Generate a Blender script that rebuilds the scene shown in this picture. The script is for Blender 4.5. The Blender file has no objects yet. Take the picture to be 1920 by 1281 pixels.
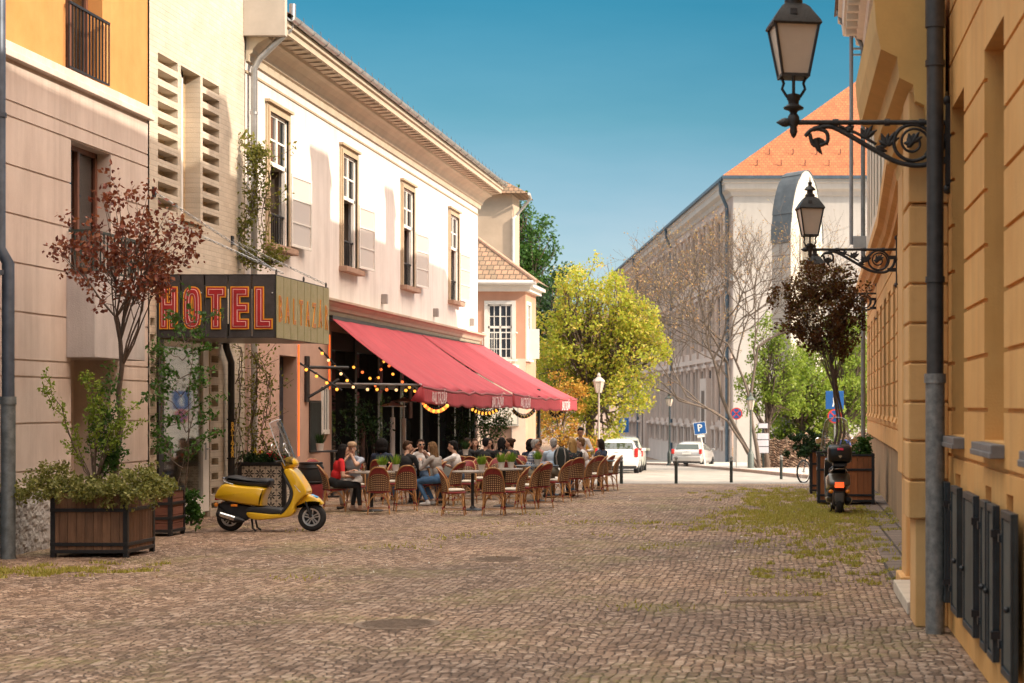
import bpy, bmesh, math, random
import numpy as np
from mathutils import Vector, Matrix, Euler
R = math.radians
PI = math.pi
SC = bpy.context.scene
COL = SC.collection
random.seed(7)

# ------------------------------------------------------------------ camera, sky, sun, exposure
F = 3287.0                                   # focal length in photo pixels (1920 wide)
CAMZ = 1.95
cam_d = bpy.data.cameras.new('street_camera')
cam = bpy.data.objects.new('street_camera', cam_d)
COL.objects.link(cam)
cam.location = (0, 0, CAMZ)
cam.rotation_euler = (PI / 2, 0, 0)
cam_d.sensor_width = 36.0
cam_d.lens = F / 1920 * 36.0
cam_d.shift_x = -515 / 1920
cam_d.shift_y = 119.5 / 1920
cam_d.clip_end = 3000
cam_d.dof.use_dof = True
cam_d.dof.focus_distance = 29.0
cam_d.dof.aperture_fstop = 3.2
SC.camera = cam

world = bpy.data.worlds.new("World")
SC.world = world
world.use_nodes = True
wt = world.node_tree
bg = wt.nodes['Background']
sky = wt.nodes.new('ShaderNodeTexSky')
sky.sky_type = 'NISHITA'
sky.sun_disc = False
sky.sun_elevation = R(29)
sky.sun_rotation = R(108)
sky.air_density = 1.0
sky.dust_density = 0.6
sky.ozone_density = 2.0
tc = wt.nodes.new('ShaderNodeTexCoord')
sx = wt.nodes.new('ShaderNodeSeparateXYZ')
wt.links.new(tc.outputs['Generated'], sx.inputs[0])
rp = wt.nodes.new('ShaderNodeValToRGB')      # pale at the horizon, deeper above, boosted and warmed overhead to fill the shade
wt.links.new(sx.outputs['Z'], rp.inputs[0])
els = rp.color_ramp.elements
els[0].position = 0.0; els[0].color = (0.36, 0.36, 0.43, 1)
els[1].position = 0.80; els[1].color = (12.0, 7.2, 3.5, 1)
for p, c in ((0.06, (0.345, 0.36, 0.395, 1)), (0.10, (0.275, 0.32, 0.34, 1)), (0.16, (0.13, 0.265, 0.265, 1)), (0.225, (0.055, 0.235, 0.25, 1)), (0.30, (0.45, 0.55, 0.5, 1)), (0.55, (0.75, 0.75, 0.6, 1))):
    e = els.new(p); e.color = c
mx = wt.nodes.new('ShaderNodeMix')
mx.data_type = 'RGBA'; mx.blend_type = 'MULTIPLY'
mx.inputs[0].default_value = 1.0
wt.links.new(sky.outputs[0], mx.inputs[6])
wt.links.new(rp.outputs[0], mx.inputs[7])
cmap = wt.nodes.new('ShaderNodeMapping'); wt.links.new(tc.outputs['Generated'], cmap.inputs[0]); cmap.inputs['Scale'].default_value = (2.0, 2.0, 9.0)
cn = wt.nodes.new('ShaderNodeTexNoise'); cn.inputs['Scale'].default_value = 1.6; cn.inputs['Detail'].default_value = 6; cn.inputs['Roughness'].default_value = .6; wt.links.new(cmap.outputs[0], cn.inputs['Vector'])
cr_ = wt.nodes.new('ShaderNodeValToRGB'); wt.links.new(cn.outputs[0], cr_.inputs[0])      # faint high haze
cr_.color_ramp.elements[0].position = .35; cr_.color_ramp.elements[0].color = (.97, .985, .985, 1); cr_.color_ramp.elements[1].position = .72; cr_.color_ramp.elements[1].color = (1.30, 1.10, 1.07, 1)
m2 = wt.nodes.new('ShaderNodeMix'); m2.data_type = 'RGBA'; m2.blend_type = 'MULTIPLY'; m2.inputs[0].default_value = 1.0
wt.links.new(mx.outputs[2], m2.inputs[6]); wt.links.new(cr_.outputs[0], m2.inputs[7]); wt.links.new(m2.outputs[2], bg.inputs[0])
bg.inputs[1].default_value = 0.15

sun_d = bpy.data.lights.new('sun', 'SUN')
sun_d.energy = 2.3
sun_d.angle = R(0.5)
sun_d.color = (1.0, 0.86, 0.68)
sun = bpy.data.objects.new('sun', sun_d)
COL.objects.link(sun)
sdir = Vector((math.cos(R(29)) * math.sin(R(108)), math.cos(R(29)) * math.cos(R(108)), math.sin(R(29))))
sun.rotation_euler = sdir.to_track_quat('Z', 'Y').to_euler()
sun.location = (20, -5, 30)

SC.view_settings.view_transform = 'Standard'
SC.view_settings.look = 'None'
SC.view_settings.gamma = 1.0
SC.view_settings.use_curve_mapping = False
SC.view_settings.exposure = 1.36
SC.render.engine = 'CYCLES'
SC.cycles.max_bounces = 7
SC.cycles.diffuse_bounces = 4
SC.cycles.transparent_max_bounces = 12
SC.cycles.caustics_reflective = False
SC.cycles.caustics_refractive = False
SC.cycles.sample_clamp_indirect = 6.0
SC.cycles.use_denoising = True

# ------------------------------------------------------------------ small geometry helpers
def at(px, py, Y):
    return Vector(((px - 1475) / F * Y, Y, CAMZ - (py - 760) / F * Y))
def gz(Y):                                    # the street falls away gently beyond the cafe
    return 0.0 if Y < 38 else -0.025 * (Y - 38)

class MB:
    def __init__(s):
        s.v = []; s.f = []; s.m = []
    def add(s, vs, fs, m=0, mat=None):
        o = len(s.v)
        if mat is not None:
            vs = [mat @ Vector(p) for p in vs]
        s.v.extend([tuple(p) for p in vs])
        s.f.extend([tuple(i + o for i in f) for f in fs])
        s.m.extend([m] * len(fs))
        return s
    def box(s, x0, x1, y0, y1, z0, z1, m=0, mat=None):
        v = [(x0, y0, z0), (x1, y0, z0), (x1, y1, z0), (x0, y1, z0), (x0, y0, z1), (x1, y0, z1), (x1, y1, z1), (x0, y1, z1)]
        return s.add(v, [(0, 3, 2, 1), (4, 5, 6, 7), (0, 1, 5, 4), (1, 2, 6, 5), (2, 3, 7, 6), (3, 0, 4, 7)], m, mat)
    def bar(s, a, b, w, h, m=0, up=(0, 0, 1)):
        a = Vector(a); b = Vector(b); d = b - a; L = d.length
        z = d.normalized(); u = Vector(up)
        if abs(z.dot(u)) > .99: u = Vector((1, 0, 0))
        x = u.cross(z).normalized(); y = z.cross(x)
        M = Matrix(((x.x, y.x, z.x, a.x), (x.y, y.y, z.y, a.y), (x.z, y.z, z.z, a.z), (0, 0, 0, 1)))
        return s.box(-w / 2, w / 2, -h / 2, h / 2, 0, L, m, M)
    def tube(s, pts, r, n=8, m=0, cap=True, closed=False, mat=None):
        pts = [Vector(p) for p in pts]; N = len(pts)
        rs = list(r) if isinstance(r, (list, tuple)) else [r] * N
        vs = []; fs = []; prev = None
        for i, p in enumerate(pts):
            if closed: t = pts[(i + 1) % N] - pts[i - 1]
            else: t = pts[min(i + 1, N - 1)] - pts[max(i - 1, 0)]
            if t.length < 1e-9: t = Vector((0, 0, 1))
            t.normalize()
            if prev is None:
                u = Vector((0, 0, 1)) if abs(t.z) < .9 else Vector((1, 0, 0))
                x = u.cross(t).normalized()
            else:
                x = (prev - t * prev.dot(t))
                if x.length < 1e-6: x = t.orthogonal()
                x.normalize()
            prev = x; y = t.cross(x)
            for k in range(n):
                a = 2 * PI * k / n
                vs.append(p + (x * math.cos(a) + y * math.sin(a)) * rs[i])
        for i in range(N - 1 + (1 if closed else 0)):
            j = (i + 1) % N
            for k in range(n):
                l = (k + 1) % n
                fs.append((i * n + k, i * n + l, j * n + l, j * n + k))
        if cap and not closed:
            fs.append(tuple(range(n - 1, -1, -1))); fs.append(tuple((N - 1) * n + k for k in range(n)))
        return s.add(vs, fs, m, mat)
    def lathe(s, prof, c=(0, 0, 0), n=16, m=0, mat=None, a0=0, phase=0):
        c = Vector(c); vs = []; fs = []
        for (r, z) in prof:
            for k in range(n):
                a = 2 * PI * k / n + phase
                vs.append((c.x + r * math.cos(a), c.y + r * math.sin(a), c.z + z))
        P = len(prof)
        for i in range(P - 1):
            for k in range(n):
                l = (k + 1) % n
                fs.append((i * n + k, i * n + l, (i + 1) * n + l, (i + 1) * n + k))
        fs.append(tuple(range(n - 1, -1, -1))); fs.append(tuple((P - 1) * n + k for k in range(n)))
        return s.add(vs, fs, m, mat)
    def ball(s, c, r, n=10, m=0, mat=None):
        sc = Vector((r, r, r)) if isinstance(r, (int, float)) else Vector(r)
        vs = []; fs = []; h = max(4, n // 2 + 1)
        for i in range(h + 1):
            t = PI * i / h
            for k in range(n):
                a = 2 * PI * k / n
                vs.append((c[0] + sc.x * math.sin(t) * math.cos(a), c[1] + sc.y * math.sin(t) * math.sin(a), c[2] - sc.z * math.cos(t)))
        for i in range(h):
            for k in range(n):
                l = (k + 1) % n
                fs.append((i * n + k, i * n + l, (i + 1) * n + l, (i + 1) * n + k))
        return s.add(vs, fs, m, mat)
    def prism(s, poly, fn0, fn1, m=0):
        """poly: list of 2-D points; fn0/fn1 map a point to the two end positions"""
        n = len(poly)
        vs = [fn0(*p) for p in poly] + [fn1(*p) for p in poly]
        fs = [tuple(range(n - 1, -1, -1)), tuple(range(n, 2 * n))] + [(i, (i + 1) % n, n + (i + 1) % n, n + i) for i in range(n)]
        return s.add(vs, fs, m)
    def quad(s, a, b, c, d, m=0):
        return s.add([a, b, c, d], [(0, 1, 2, 3)], m)
    def relief(s, U, V, depth, P, mats=None):
        """a wall laid out on grid lines U x V; depth(u,v) -> recess or None for an opening with depth in .h"""
        nu, nv = len(U) - 1, len(V) - 1
        D = [[depth((U[i] + U[i + 1]) / 2, (V[j] + V[j + 1]) / 2) for j in range(nv)] for i in range(nu)]
        mm = (lambda u, v: 0) if mats is None else mats
        for i in range(nu):
            for j in range(nv):
                d, op = D[i][j]
                uc, vc = (U[i] + U[i + 1]) / 2, (V[j] + V[j + 1]) / 2
                if not op:
                    s.quad(P(U[i], V[j], d), P(U[i + 1], V[j], d), P(U[i + 1], V[j + 1], d), P(U[i], V[j + 1], d), mm(uc, vc))
                if i + 1 < nu and abs(D[i + 1][j][0] - d) > 1e-6:
                    d2 = D[i + 1][j][0]
                    s.quad(P(U[i + 1], V[j], d), P(U[i + 1], V[j], d2), P(U[i + 1], V[j + 1], d2), P(U[i + 1], V[j + 1], d), mm(U[i + 1] + (.01 if d2 < d else -.01), vc))
                if j + 1 < nv and abs(D[i][j + 1][0] - d) > 1e-6:
                    d2 = D[i][j + 1][0]
                    s.quad(P(U[i], V[j + 1], d), P(U[i + 1], V[j + 1], d), P(U[i + 1], V[j + 1], d2), P(U[i], V[j + 1], d2), mm(uc, V[j + 1] + (.01 if d2 < d else -.01)))
        return s
    def xform(s, M):
        s.v = [tuple(M @ Vector(p)) for p in s.v]; return s
    def build(s, name, mats, parent=None, smooth=None, local=False, bevel=0, recalc=True, pm=None):
        me = bpy.data.meshes.new(name)
        me.from_pydata(s.v, [], s.f)
        if not isinstance(mats, (list, tuple)): mats = [mats]
        for m in mats: me.materials.append(m)
        if len(mats) > 1: me.polygons.foreach_set('material_index', s.m)
        if recalc:
            b = bmesh.new(); b.from_mesh(me); bmesh.ops.recalc_face_normals(b, faces=b.faces); b.to_mesh(me); b.free()
        if smooth:
            me.polygons.foreach_set('use_smooth', [True] * len(me.polygons))
            me.set_sharp_from_angle(angle=R(smooth))
        me.update()
        o = bpy.data.objects.new(name, me); COL.objects.link(o)
        if parent is not None: put_under(o, parent, local)
        if bevel:
            bm = o.modifiers.new('bevel', 'BEVEL'); bm.width = bevel; bm.segments = 2; bm.limit_method = 'ANGLE'
        return o

def root_of(o):
    M = Matrix.Identity(4); c = o
    while c is not None:
        M = Matrix.LocRotScale(c.location, c.rotation_euler, c.scale) @ (c.matrix_parent_inverse @ M if False else M)
        c = c.parent
    return M
def put_under(o, parent, local=False):
    o.parent = parent
    if not local:
        if parent.type == 'EMPTY':
            o.matrix_parent_inverse = Matrix.Translation(-Vector(parent.location))
def thing(name, label, cat, loc=(0, 0, 0), rz=0, group=None):
    o = bpy.data.objects.new(name, None); COL.objects.link(o)
    o.empty_display_size = .2
    o.location = loc; o.rotation_euler = (0, 0, rz)
    return tag(o, label, cat, group)
def tag(o, label, cat, group=None):
    o['label'] = label; o['category'] = cat
    if group: o['group'] = group
    return o
def kind(o, k):
    o['kind'] = k; return o
def copy_tree(o, parent=None):
    c = o.copy(); COL.objects.link(c)
    if parent is not None: c.parent = parent
    for ch in list(o.children): copy_tree(ch, c)
    return c
def big_mesh(name, verts, faces_n, mats, parent=None, local=False, smooth=False, mi=None):
    """fast mesh from numpy: verts (N,3), every face has faces_n consecutive verts"""
    me = bpy.data.meshes.new(name); N = len(verts); nf = N // faces_n
    me.vertices.add(N); me.vertices.foreach_set('co', np.asarray(verts, dtype=np.float32).ravel())
    me.loops.add(N); me.loops.foreach_set('vertex_index', np.arange(N, dtype=np.int32))
    me.polygons.add(nf); me.polygons.foreach_set('loop_start', np.arange(0, N, faces_n, dtype=np.int32))
    if not isinstance(mats, (list, tuple)): mats = [mats]
    for m in mats: me.materials.append(m)
    if mi is not None: me.polygons.foreach_set('material_index', np.asarray(mi, dtype=np.int32))
    me.update(calc_edges=True); me.validate()
    o = bpy.data.objects.new(name, me); COL.objects.link(o)
    if parent is not None: put_under(o, parent, local)
    return o
def text_mesh(txt, size, ext=.004, offset=0, sx=1.0):
    """letters as a mesh in its own XY plane, centred, returned as (verts, faces)"""
    cu = bpy.data.curves.new('lettering', 'FONT'); cu.body = txt; cu.size = size; cu.extrude = ext; cu.offset = offset
    cu.align_x = 'CENTER'; cu.align_y = 'CENTER'; cu.resolution_u = 2
    o = bpy.data.objects.new('lettering', cu); COL.objects.link(o)
    dg = bpy.context.evaluated_depsgraph_get()
    me = bpy.data.meshes.new_from_object(o.evaluated_get(dg))
    vs = [Vector((v.co.x * sx, v.co.y, v.co.z)) for v in me.vertices]; fs = [tuple(p.vertices) for p in me.polygons]
    bpy.data.objects.remove(o); bpy.data.curves.remove(cu); bpy.data.meshes.remove(me)
    return vs, fs
def frame3(o, x, y, z):
    x = Vector(x); y = Vector(y); z = Vector(z); o = Vector(o)
    return Matrix(((x.x, y.x, z.x, o.x), (x.y, y.y, z.y, o.y), (x.z, y.z, z.z, o.z), (0, 0, 0, 1)))

# ------------------------------------------------------------------ materials
MATS = {}
def nodes_of(name):
    m = bpy.data.materials.new(name); m.use_nodes = True
    return m, m.node_tree, m.node_tree.nodes['Principled BSDF']
def rgb(c): return (c[0], c[1], c[2], 1)
def pm(name, col, rough=.7, var=.12, scale=3.0, bump=0, bscale=40, metal=0, spec=.5, col2=None, detail=6, coat=0, axes=(1, 1, 1), coord='Object', pos=None, streak=0):
    if name in MATS: return MATS[name]
    m, nt, b = nodes_of(name)
    N, L = nt.nodes, nt.links
    b.inputs['Roughness'].default_value = rough; b.inputs['Metallic'].default_value = metal
    b.inputs['Specular IOR Level'].default_value = spec
    if coat: b.inputs['Coat Weight'].default_value = coat; b.inputs['Coat Roughness'].default_value = .05
    t = N.new('ShaderNodeTexCoord'); mp = N.new('ShaderNodeMapping'); L.new(t.outputs[coord], mp.inputs[0])
    mp.inputs['Scale'].default_value = axes
    n = N.new('ShaderNodeTexNoise'); L.new(mp.outputs[0], n.inputs['Vector']); n.inputs['Scale'].default_value = scale; n.inputs['Detail'].default_value = detail
    n.inputs['Roughness'].default_value = .62
    r = N.new('ShaderNodeValToRGB'); L.new(n.outputs[0], r.inputs[0])
    c2 = col2 if col2 else tuple(min(1, x * (1 + var)) for x in col)
    c1 = col if col2 else tuple(x * (1 - var) for x in col)
    p = pos or (.32, .68)
    r.color_ramp.elements[0].position = p[0]; r.color_ramp.elements[1].position = p[1]
    r.color_ramp.elements[0].color = rgb(c1); r.color_ramp.elements[1].color = rgb(c2)
    base = r.outputs[0]
    if streak:
        ms = N.new('ShaderNodeMapping'); L.new(t.outputs[coord], ms.inputs[0]); ms.inputs['Scale'].default_value = (2.6, 2.6, .16)
        base = mix_node(nt, streak, base, ramp(nt, noise(nt, ms.outputs[0], 1.5, 7, .7), [(.32, (.52, .49, .46)), (.55, (.95, .95, .95)), (.75, (1.06, 1.06, 1.06))]), 'MULTIPLY')
        base = mix_node(nt, streak * .8, base, ramp(nt, noise(nt, t.outputs[coord], .7, 8, .7), [(.35, (.66, .63, .60)), (.6, (1.04, 1.04, 1.04))]), 'MULTIPLY')
    L.new(base, b.inputs['Base Color'])
    if bump:
        n2 = N.new('ShaderNodeTexNoise'); L.new(mp.outputs[0], n2.inputs['Vector']); n2.inputs['Scale'].default_value = bscale; n2.inputs['Detail'].default_value = 4
        bp = N.new('ShaderNodeBump'); L.new(n2.outputs[0], bp.inputs['Height']); bp.inputs['Strength'].default_value = bump; bp.inputs['Distance'].default_value = .02
        L.new(bp.outputs[0], b.inputs['Normal'])
    MATS[name] = m
    return m
def mix_node(nt, fac, a, b_, mode='MIX'):
    x = nt.nodes.new('ShaderNodeMix'); x.data_type = 'RGBA'; x.blend_type = mode
    if isinstance(fac, (int, float)): x.inputs[0].default_value = fac
    else: nt.links.new(fac, x.inputs[0])
    for k, v in ((6, a), (7, b_)):
        if isinstance(v, tuple): x.inputs[k].default_value = rgb(v)
        else: nt.links.new(v, x.inputs[k])
    return x.outputs[2]
def noise(nt, vec, scale, detail=4, rough=.55):
    n = nt.nodes.new('ShaderNodeTexNoise'); n.inputs['Scale'].default_value = scale; n.inputs['Detail'].default_value = detail; n.inputs['Roughness'].default_value = rough
    if vec is not None: nt.links.new(vec, n.inputs['Vector'])
    return n.outputs[0]
def ramp(nt, v, stops, interp='LINEAR'):
    r = nt.nodes.new('ShaderNodeValToRGB'); nt.links.new(v, r.inputs[0]); r.color_ramp.interpolation = interp
    e = r.color_ramp.elements
    e[0].position, e[0].color = stops[0][0], rgb(stops[0][1] if isinstance(stops[0][1], tuple) else (stops[0][1],) * 3)
    e[1].position, e[1].color = stops[-1][0], rgb(stops[-1][1] if isinstance(stops[-1][1], tuple) else (stops[-1][1],) * 3)
    for p, c in stops[1:-1]:
        q = e.new(p); q.color = rgb(c if isinstance(c, tuple) else (c,) * 3)
    return r.outputs[0]
def brick_mat(name, c1, c2, mortar, bw, bh, ms=.012, axes='YZ', bump=.5, rough=.85, off=.5, nvar=.25):
    m, nt, b = nodes_of(name); N, L = nt.nodes, nt.links
    t = N.new('ShaderNodeTexCoord'); s = N.new('ShaderNodeSeparateXYZ'); L.new(t.outputs['Object'], s.inputs[0])
    c = N.new('ShaderNodeCombineXYZ'); L.new(s.outputs[axes[0]], c.inputs[0]); L.new(s.outputs[axes[1]], c.inputs[1])
    k = N.new('ShaderNodeTexBrick'); L.new(c.outputs[0], k.inputs['Vector'])
    k.inputs['Scale'].default_value = 1; k.inputs['Brick Width'].default_value = bw; k.inputs['Row Height'].default_value = bh; k.inputs['Mortar Size'].default_value = ms
    k.inputs['Color1'].default_value = rgb(c1); k.inputs['Color2'].default_value = rgb(c2); k.inputs['Mortar'].default_value = rgb(mortar); k.offset = off
    k.inputs['Mortar Smooth'].default_value = .3
    nz = noise(nt, t.outputs['Object'], 2.2, 6)
    col = mix_node(nt, nvar, k.outputs[0], ramp(nt, nz, [(.3, (.35, .33, .30)), (.7, (1, 1, 1))]), 'MULTIPLY')
    L.new(col, b.inputs['Base Color']); b.inputs['Roughness'].default_value = rough
    ad = N.new('ShaderNodeMath'); ad.operation = 'MULTIPLY_ADD'; L.new(k.outputs['Fac'], ad.inputs[0]); ad.inputs[1].default_value = -1
    L.new(noise(nt, t.outputs['Object'], 60, 3), ad.inputs[2])
    bp = N.new('ShaderNodeBump'); L.new(ad.outputs[0], bp.inputs['Height']); bp.inputs['Strength'].default_value = bump; bp.inputs['Distance'].default_value = .012
    L.new(bp.outputs[0], b.inputs['Normal'])
    return m
def glass_mat(name, tint=(.02, .025, .03), rough=.03):
    """window glass seen from outside: dark room behind, mirror-like surface"""
    m, nt, b = nodes_of(name)
    b.inputs['Base Color'].default_value = rgb(tint); b.inputs['Roughness'].default_value = rough; b.inputs['Specular IOR Level'].default_value = .9
    t = nt.nodes.new('ShaderNodeTexCoord')
    bp = nt.nodes.new('ShaderNodeBump'); nt.links.new(noise(nt, t.outputs['Object'], 1.6, 2), bp.inputs['Height']); bp.inputs['Strength'].default_value = .06; bp.inputs['Distance'].default_value = .05
    nt.links.new(bp.outputs[0], b.inputs['Normal'])
    return m
def clear_glass(name, tint=(.9, .95, .95), refl=.12):
    m = bpy.data.materials.new(name); m.use_nodes = True; nt = m.node_tree; nt.nodes.clear()
    o = nt.nodes.new('ShaderNodeOutputMaterial'); mix = nt.nodes.new('ShaderNodeMixShader')
    tr = nt.nodes.new('ShaderNodeBsdfTransparent'); tr.inputs[0].default_value = rgb(tint)
    gl = nt.nodes.new('ShaderNodeBsdfGlossy'); gl.inputs['Roughness'].default_value = .03
    fr = nt.nodes.new('ShaderNodeFresnel'); fr.inputs[0].default_value = 1.45
    ma = nt.nodes.new('ShaderNodeMath'); ma.operation = 'ADD'; ma.inputs[1].default_value = refl - .04
    md = nt.nodes.new('ShaderNodeMath'); md.operation = 'MULTIPLY'; md.inputs[1].default_value = .6; nt.links.new(fr.outputs[0], md.inputs[0]); nt.links.new(md.outputs[0], ma.inputs[0]); nt.links.new(ma.outputs[0], mix.inputs[0])
    nt.links.new(tr.outputs[0], mix.inputs[1]); nt.links.new(gl.outputs[0], mix.inputs[2]); nt.links.new(mix.outputs[0], o.inputs[0])
    return m
def leaf_mat(name, cols, rough=.5, trans=.35):
    m = bpy.data.materials.new(name); m.use_nodes = True; nt = m.node_tree; nt.nodes.clear(); N, L = nt.nodes, nt.links
    o = N.new('ShaderNodeOutputMaterial'); g = N.new('ShaderNodeNewGeometry')
    r = ramp(nt, g.outputs['Random Per Island'], [(i / (len(cols) - 1), c) for i, c in enumerate(cols)])
    d = N.new('ShaderNodeBsdfPrincipled'); d.inputs['Roughness'].default_value = rough; d.inputs['Specular IOR Level'].default_value = .25; L.new(r, d.inputs['Base Color'])
    t = N.new('ShaderNodeBsdfTranslucent'); br = mix_node(nt, 1.0, r, (1.25, 1.2, .8), 'MULTIPLY'); L.new(br, t.inputs[0])
    mx = N.new('ShaderNodeMixShader'); mx.inputs[0].default_value = trans; L.new(d.outputs[0], mx.inputs[1]); L.new(t.outputs[0], mx.inputs[2]); L.new(mx.outputs[0], o.inputs[0])
    return m
def glow_mat(name, col, strength):
    m, nt, b = nodes_of(name)
    b.inputs['Base Color'].default_value = rgb(col); b.inputs['Emission Color'].default_value = rgb(col); b.inputs['Emission Strength'].default_value = strength
    return m

black_metal = pm('black_metal', (.022, .022, .024), .45, .25, 8, .15, 60, metal=.3)
zinc = pm('zinc_sheet', (.42, .43, .44), .38, .18, 4, metal=.75)
white_paint = pm('white_paint', (.80, .78, .74), .45, .05, 6)
dark_glass = glass_mat('window_glass')
curtain = pm('curtain_cloth', (.55, .53, .50), .9, .25, 3, axes=(1, 14, .4))
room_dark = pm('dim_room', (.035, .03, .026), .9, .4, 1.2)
iron = pm('cast_iron', (.03, .027, .027), .5, .3, 14, .3, 70, metal=.2)

# ================================================================== GROUND
def cobble_mat():
    m, nt, b = nodes_of('cobblestones'); N, L = nt.nodes, nt.links
    t = N.new('ShaderNodeTexCoord'); P = t.outputs['Object']
    s = N.new('ShaderNodeSeparateXYZ'); L.new(P, s.inputs[0])
    def M(op, a, b_=None, c=None):
        n = N.new('ShaderNodeMath'); n.operation = op
        for i, v in enumerate((a, b_, c)):
            if v is None: continue
            if isinstance(v, (int, float)): n.inputs[i].default_value = v
            else: L.new(v, n.inputs[i])
        return n.outputs[0]
    # segmental arcs about 1.5 m wide: the rows bow across the street
    wob = noise(nt, P, .55, 2)
    u = M('MULTIPLY', s.outputs['X'], 1 / 1.55)
    fr = M('ABSOLUTE', M('SUBTRACT', M('FRACT', u), .5))
    arc = M('MULTIPLY', M('MULTIPLY', fr, fr), 1.5)
    yy = M('ADD', M('ADD', s.outputs['Y'], arc), M('MULTIPLY', wob, .30))
    xx = M('ADD', s.outputs['X'], M('MULTIPLY', wob, .15))
    c = N.new('ShaderNodeCombineXYZ'); L.new(xx, c.inputs[0]); L.new(M('MULTIPLY', yy, .92), c.inputs[1])
    v1 = N.new('ShaderNodeTexVoronoi'); v1.feature = 'DISTANCE_TO_EDGE'; v2 = N.new('ShaderNodeTexVoronoi')
    for v in (v1, v2):
        v.inputs['Scale'].default_value = 13.2; v.inputs['Randomness'].default_value = .62; L.new(c.outputs[0], v.inputs['Vector'])
        v.voronoi_dimensions = '2D'
    joint = ramp(nt, v1.outputs['Distance'], [(.012, 0), (.10, 1)])
    sep = N.new('ShaderNodeSeparateColor'); L.new(v2.outputs['Color'], sep.inputs[0])
    stone = ramp(nt, sep.outputs[0], [(0, (.19, .120, .082)), (.35, (.325, .215, .152)), (.7, (.43, .30, .222)), (1, (.60, .455, .36))])
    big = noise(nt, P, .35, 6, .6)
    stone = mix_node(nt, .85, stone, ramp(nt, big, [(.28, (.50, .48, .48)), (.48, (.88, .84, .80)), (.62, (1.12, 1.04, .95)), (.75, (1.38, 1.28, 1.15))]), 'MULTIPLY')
    fine = noise(nt, P, 38, 5, .65)
    stone = mix_node(nt, .55, stone, ramp(nt, fine, [(.28, (.55, .53, .5)), (.72, (1.25, 1.22, 1.2))]), 'MULTIPLY')
    moss_m = ramp(nt, noise(nt, P, .55, 8, .7), [(.50, 0), (.64, 1)])
    jc = mix_node(nt, moss_m, (.075, .055, .042), (.17, .15, .045))
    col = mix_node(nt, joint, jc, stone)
    # thin dusty moss creeping over the setts
    spot = M('MULTIPLY', moss_m, ramp(nt, noise(nt, P, 9, 5, .75), [(.44, 0), (.62, .85)]))
    col = mix_node(nt, spot, col, (.27, .235, .08))
    stain = ramp(nt, noise(nt, P, 1.7, 6, .75), [(.34, (.55, .52, .50)), (.46, (1, 1, 1))])
    col = mix_node(nt, .8, col, stain, 'MULTIPLY')
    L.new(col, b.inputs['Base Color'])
    L.new(ramp(nt, fine, [(.3, .62), (.7, .88)]), b.inputs['Roughness'])
    b.inputs['Specular IOR Level'].default_value = .35
    dome = ramp(nt, v1.outputs['Distance'], [(0, 0), (.06, .62), (.2, .9), (.4, 1)])
    h = M('ADD', M('ADD', dome, M('MULTIPLY', sep.outputs[1], .55)), M('MULTIPLY', fine, .35))
    bp = N.new('ShaderNodeBump'); L.new(h, bp.inputs['Height']); bp.inputs['Strength'].default_value = 1.0; bp.inputs['Distance'].default_value = .032
    L.new(bp.outputs[0], b.inputs['Normal'])
    return m
cobbles = cobble_mat()
g = MB()
rows = [-40, 38, 160, 2500]
for a, b_ in zip(rows[:-1], rows[1:]):
    za, zb = (0 if a <= 38 else gz(min(a, 160))), (0 if b_ <= 38 else gz(min(b_, 160)))
    g.quad((-900, a, za), (900, a, za), (900, b_, zb), (-900, b_, zb))
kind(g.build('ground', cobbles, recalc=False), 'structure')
road_m = pm('road_setts', (.20, .18, .16), .85, .2, 1.2, .7, 14, col2=(.36, .33, .295), streak=.0)
g = MB(); ys = [50.4, 70, 100, 160]
for a, b_ in zip(ys[:-1], ys[1:]):
    g.quad((-60, a, gz(a) + .006), (60, a, gz(a) + .006), (60, b_, gz(b_) + .006), (-60, b_, gz(b_) + .006))
kind(g.build('road', road_m, recalc=False), 'structure')
kerb_m = pm('kerb_stone', (.33, .22, .17), .85, .2, 3, .3)
pave_m = brick_mat('paving_slabs', (.52, .48, .44), (.46, .42, .38), (.30, .27, .24), .9, .6, .012, 'XY', .2)
kp = [(-11.5, 118), (-6.2, 104), (-3.45, 86.4), (-1.4, 74), (.7, 59.5), (2.2, 50.6), (2.9, 50.4)]
g = MB(); kb = MB(); prev = None
for i, (x, y) in enumerate(kp):
    z = gz(y)
    if i:
        x0, y0 = kp[i - 1]; z0 = gz(y0)
        g.quad((x0, y0, z0 + .125), (x, y, z + .125), (40, y, z + .125), (40, y0, z0 + .125))
        kb.bar((x0, y0, z0 + .066), (x, y, z + .066), .16, .13)
kind(g.build('pavement', pave_m), 'structure')
kind(kb.build('kerb', kerb_m, bevel=.015), 'structure')
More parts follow.
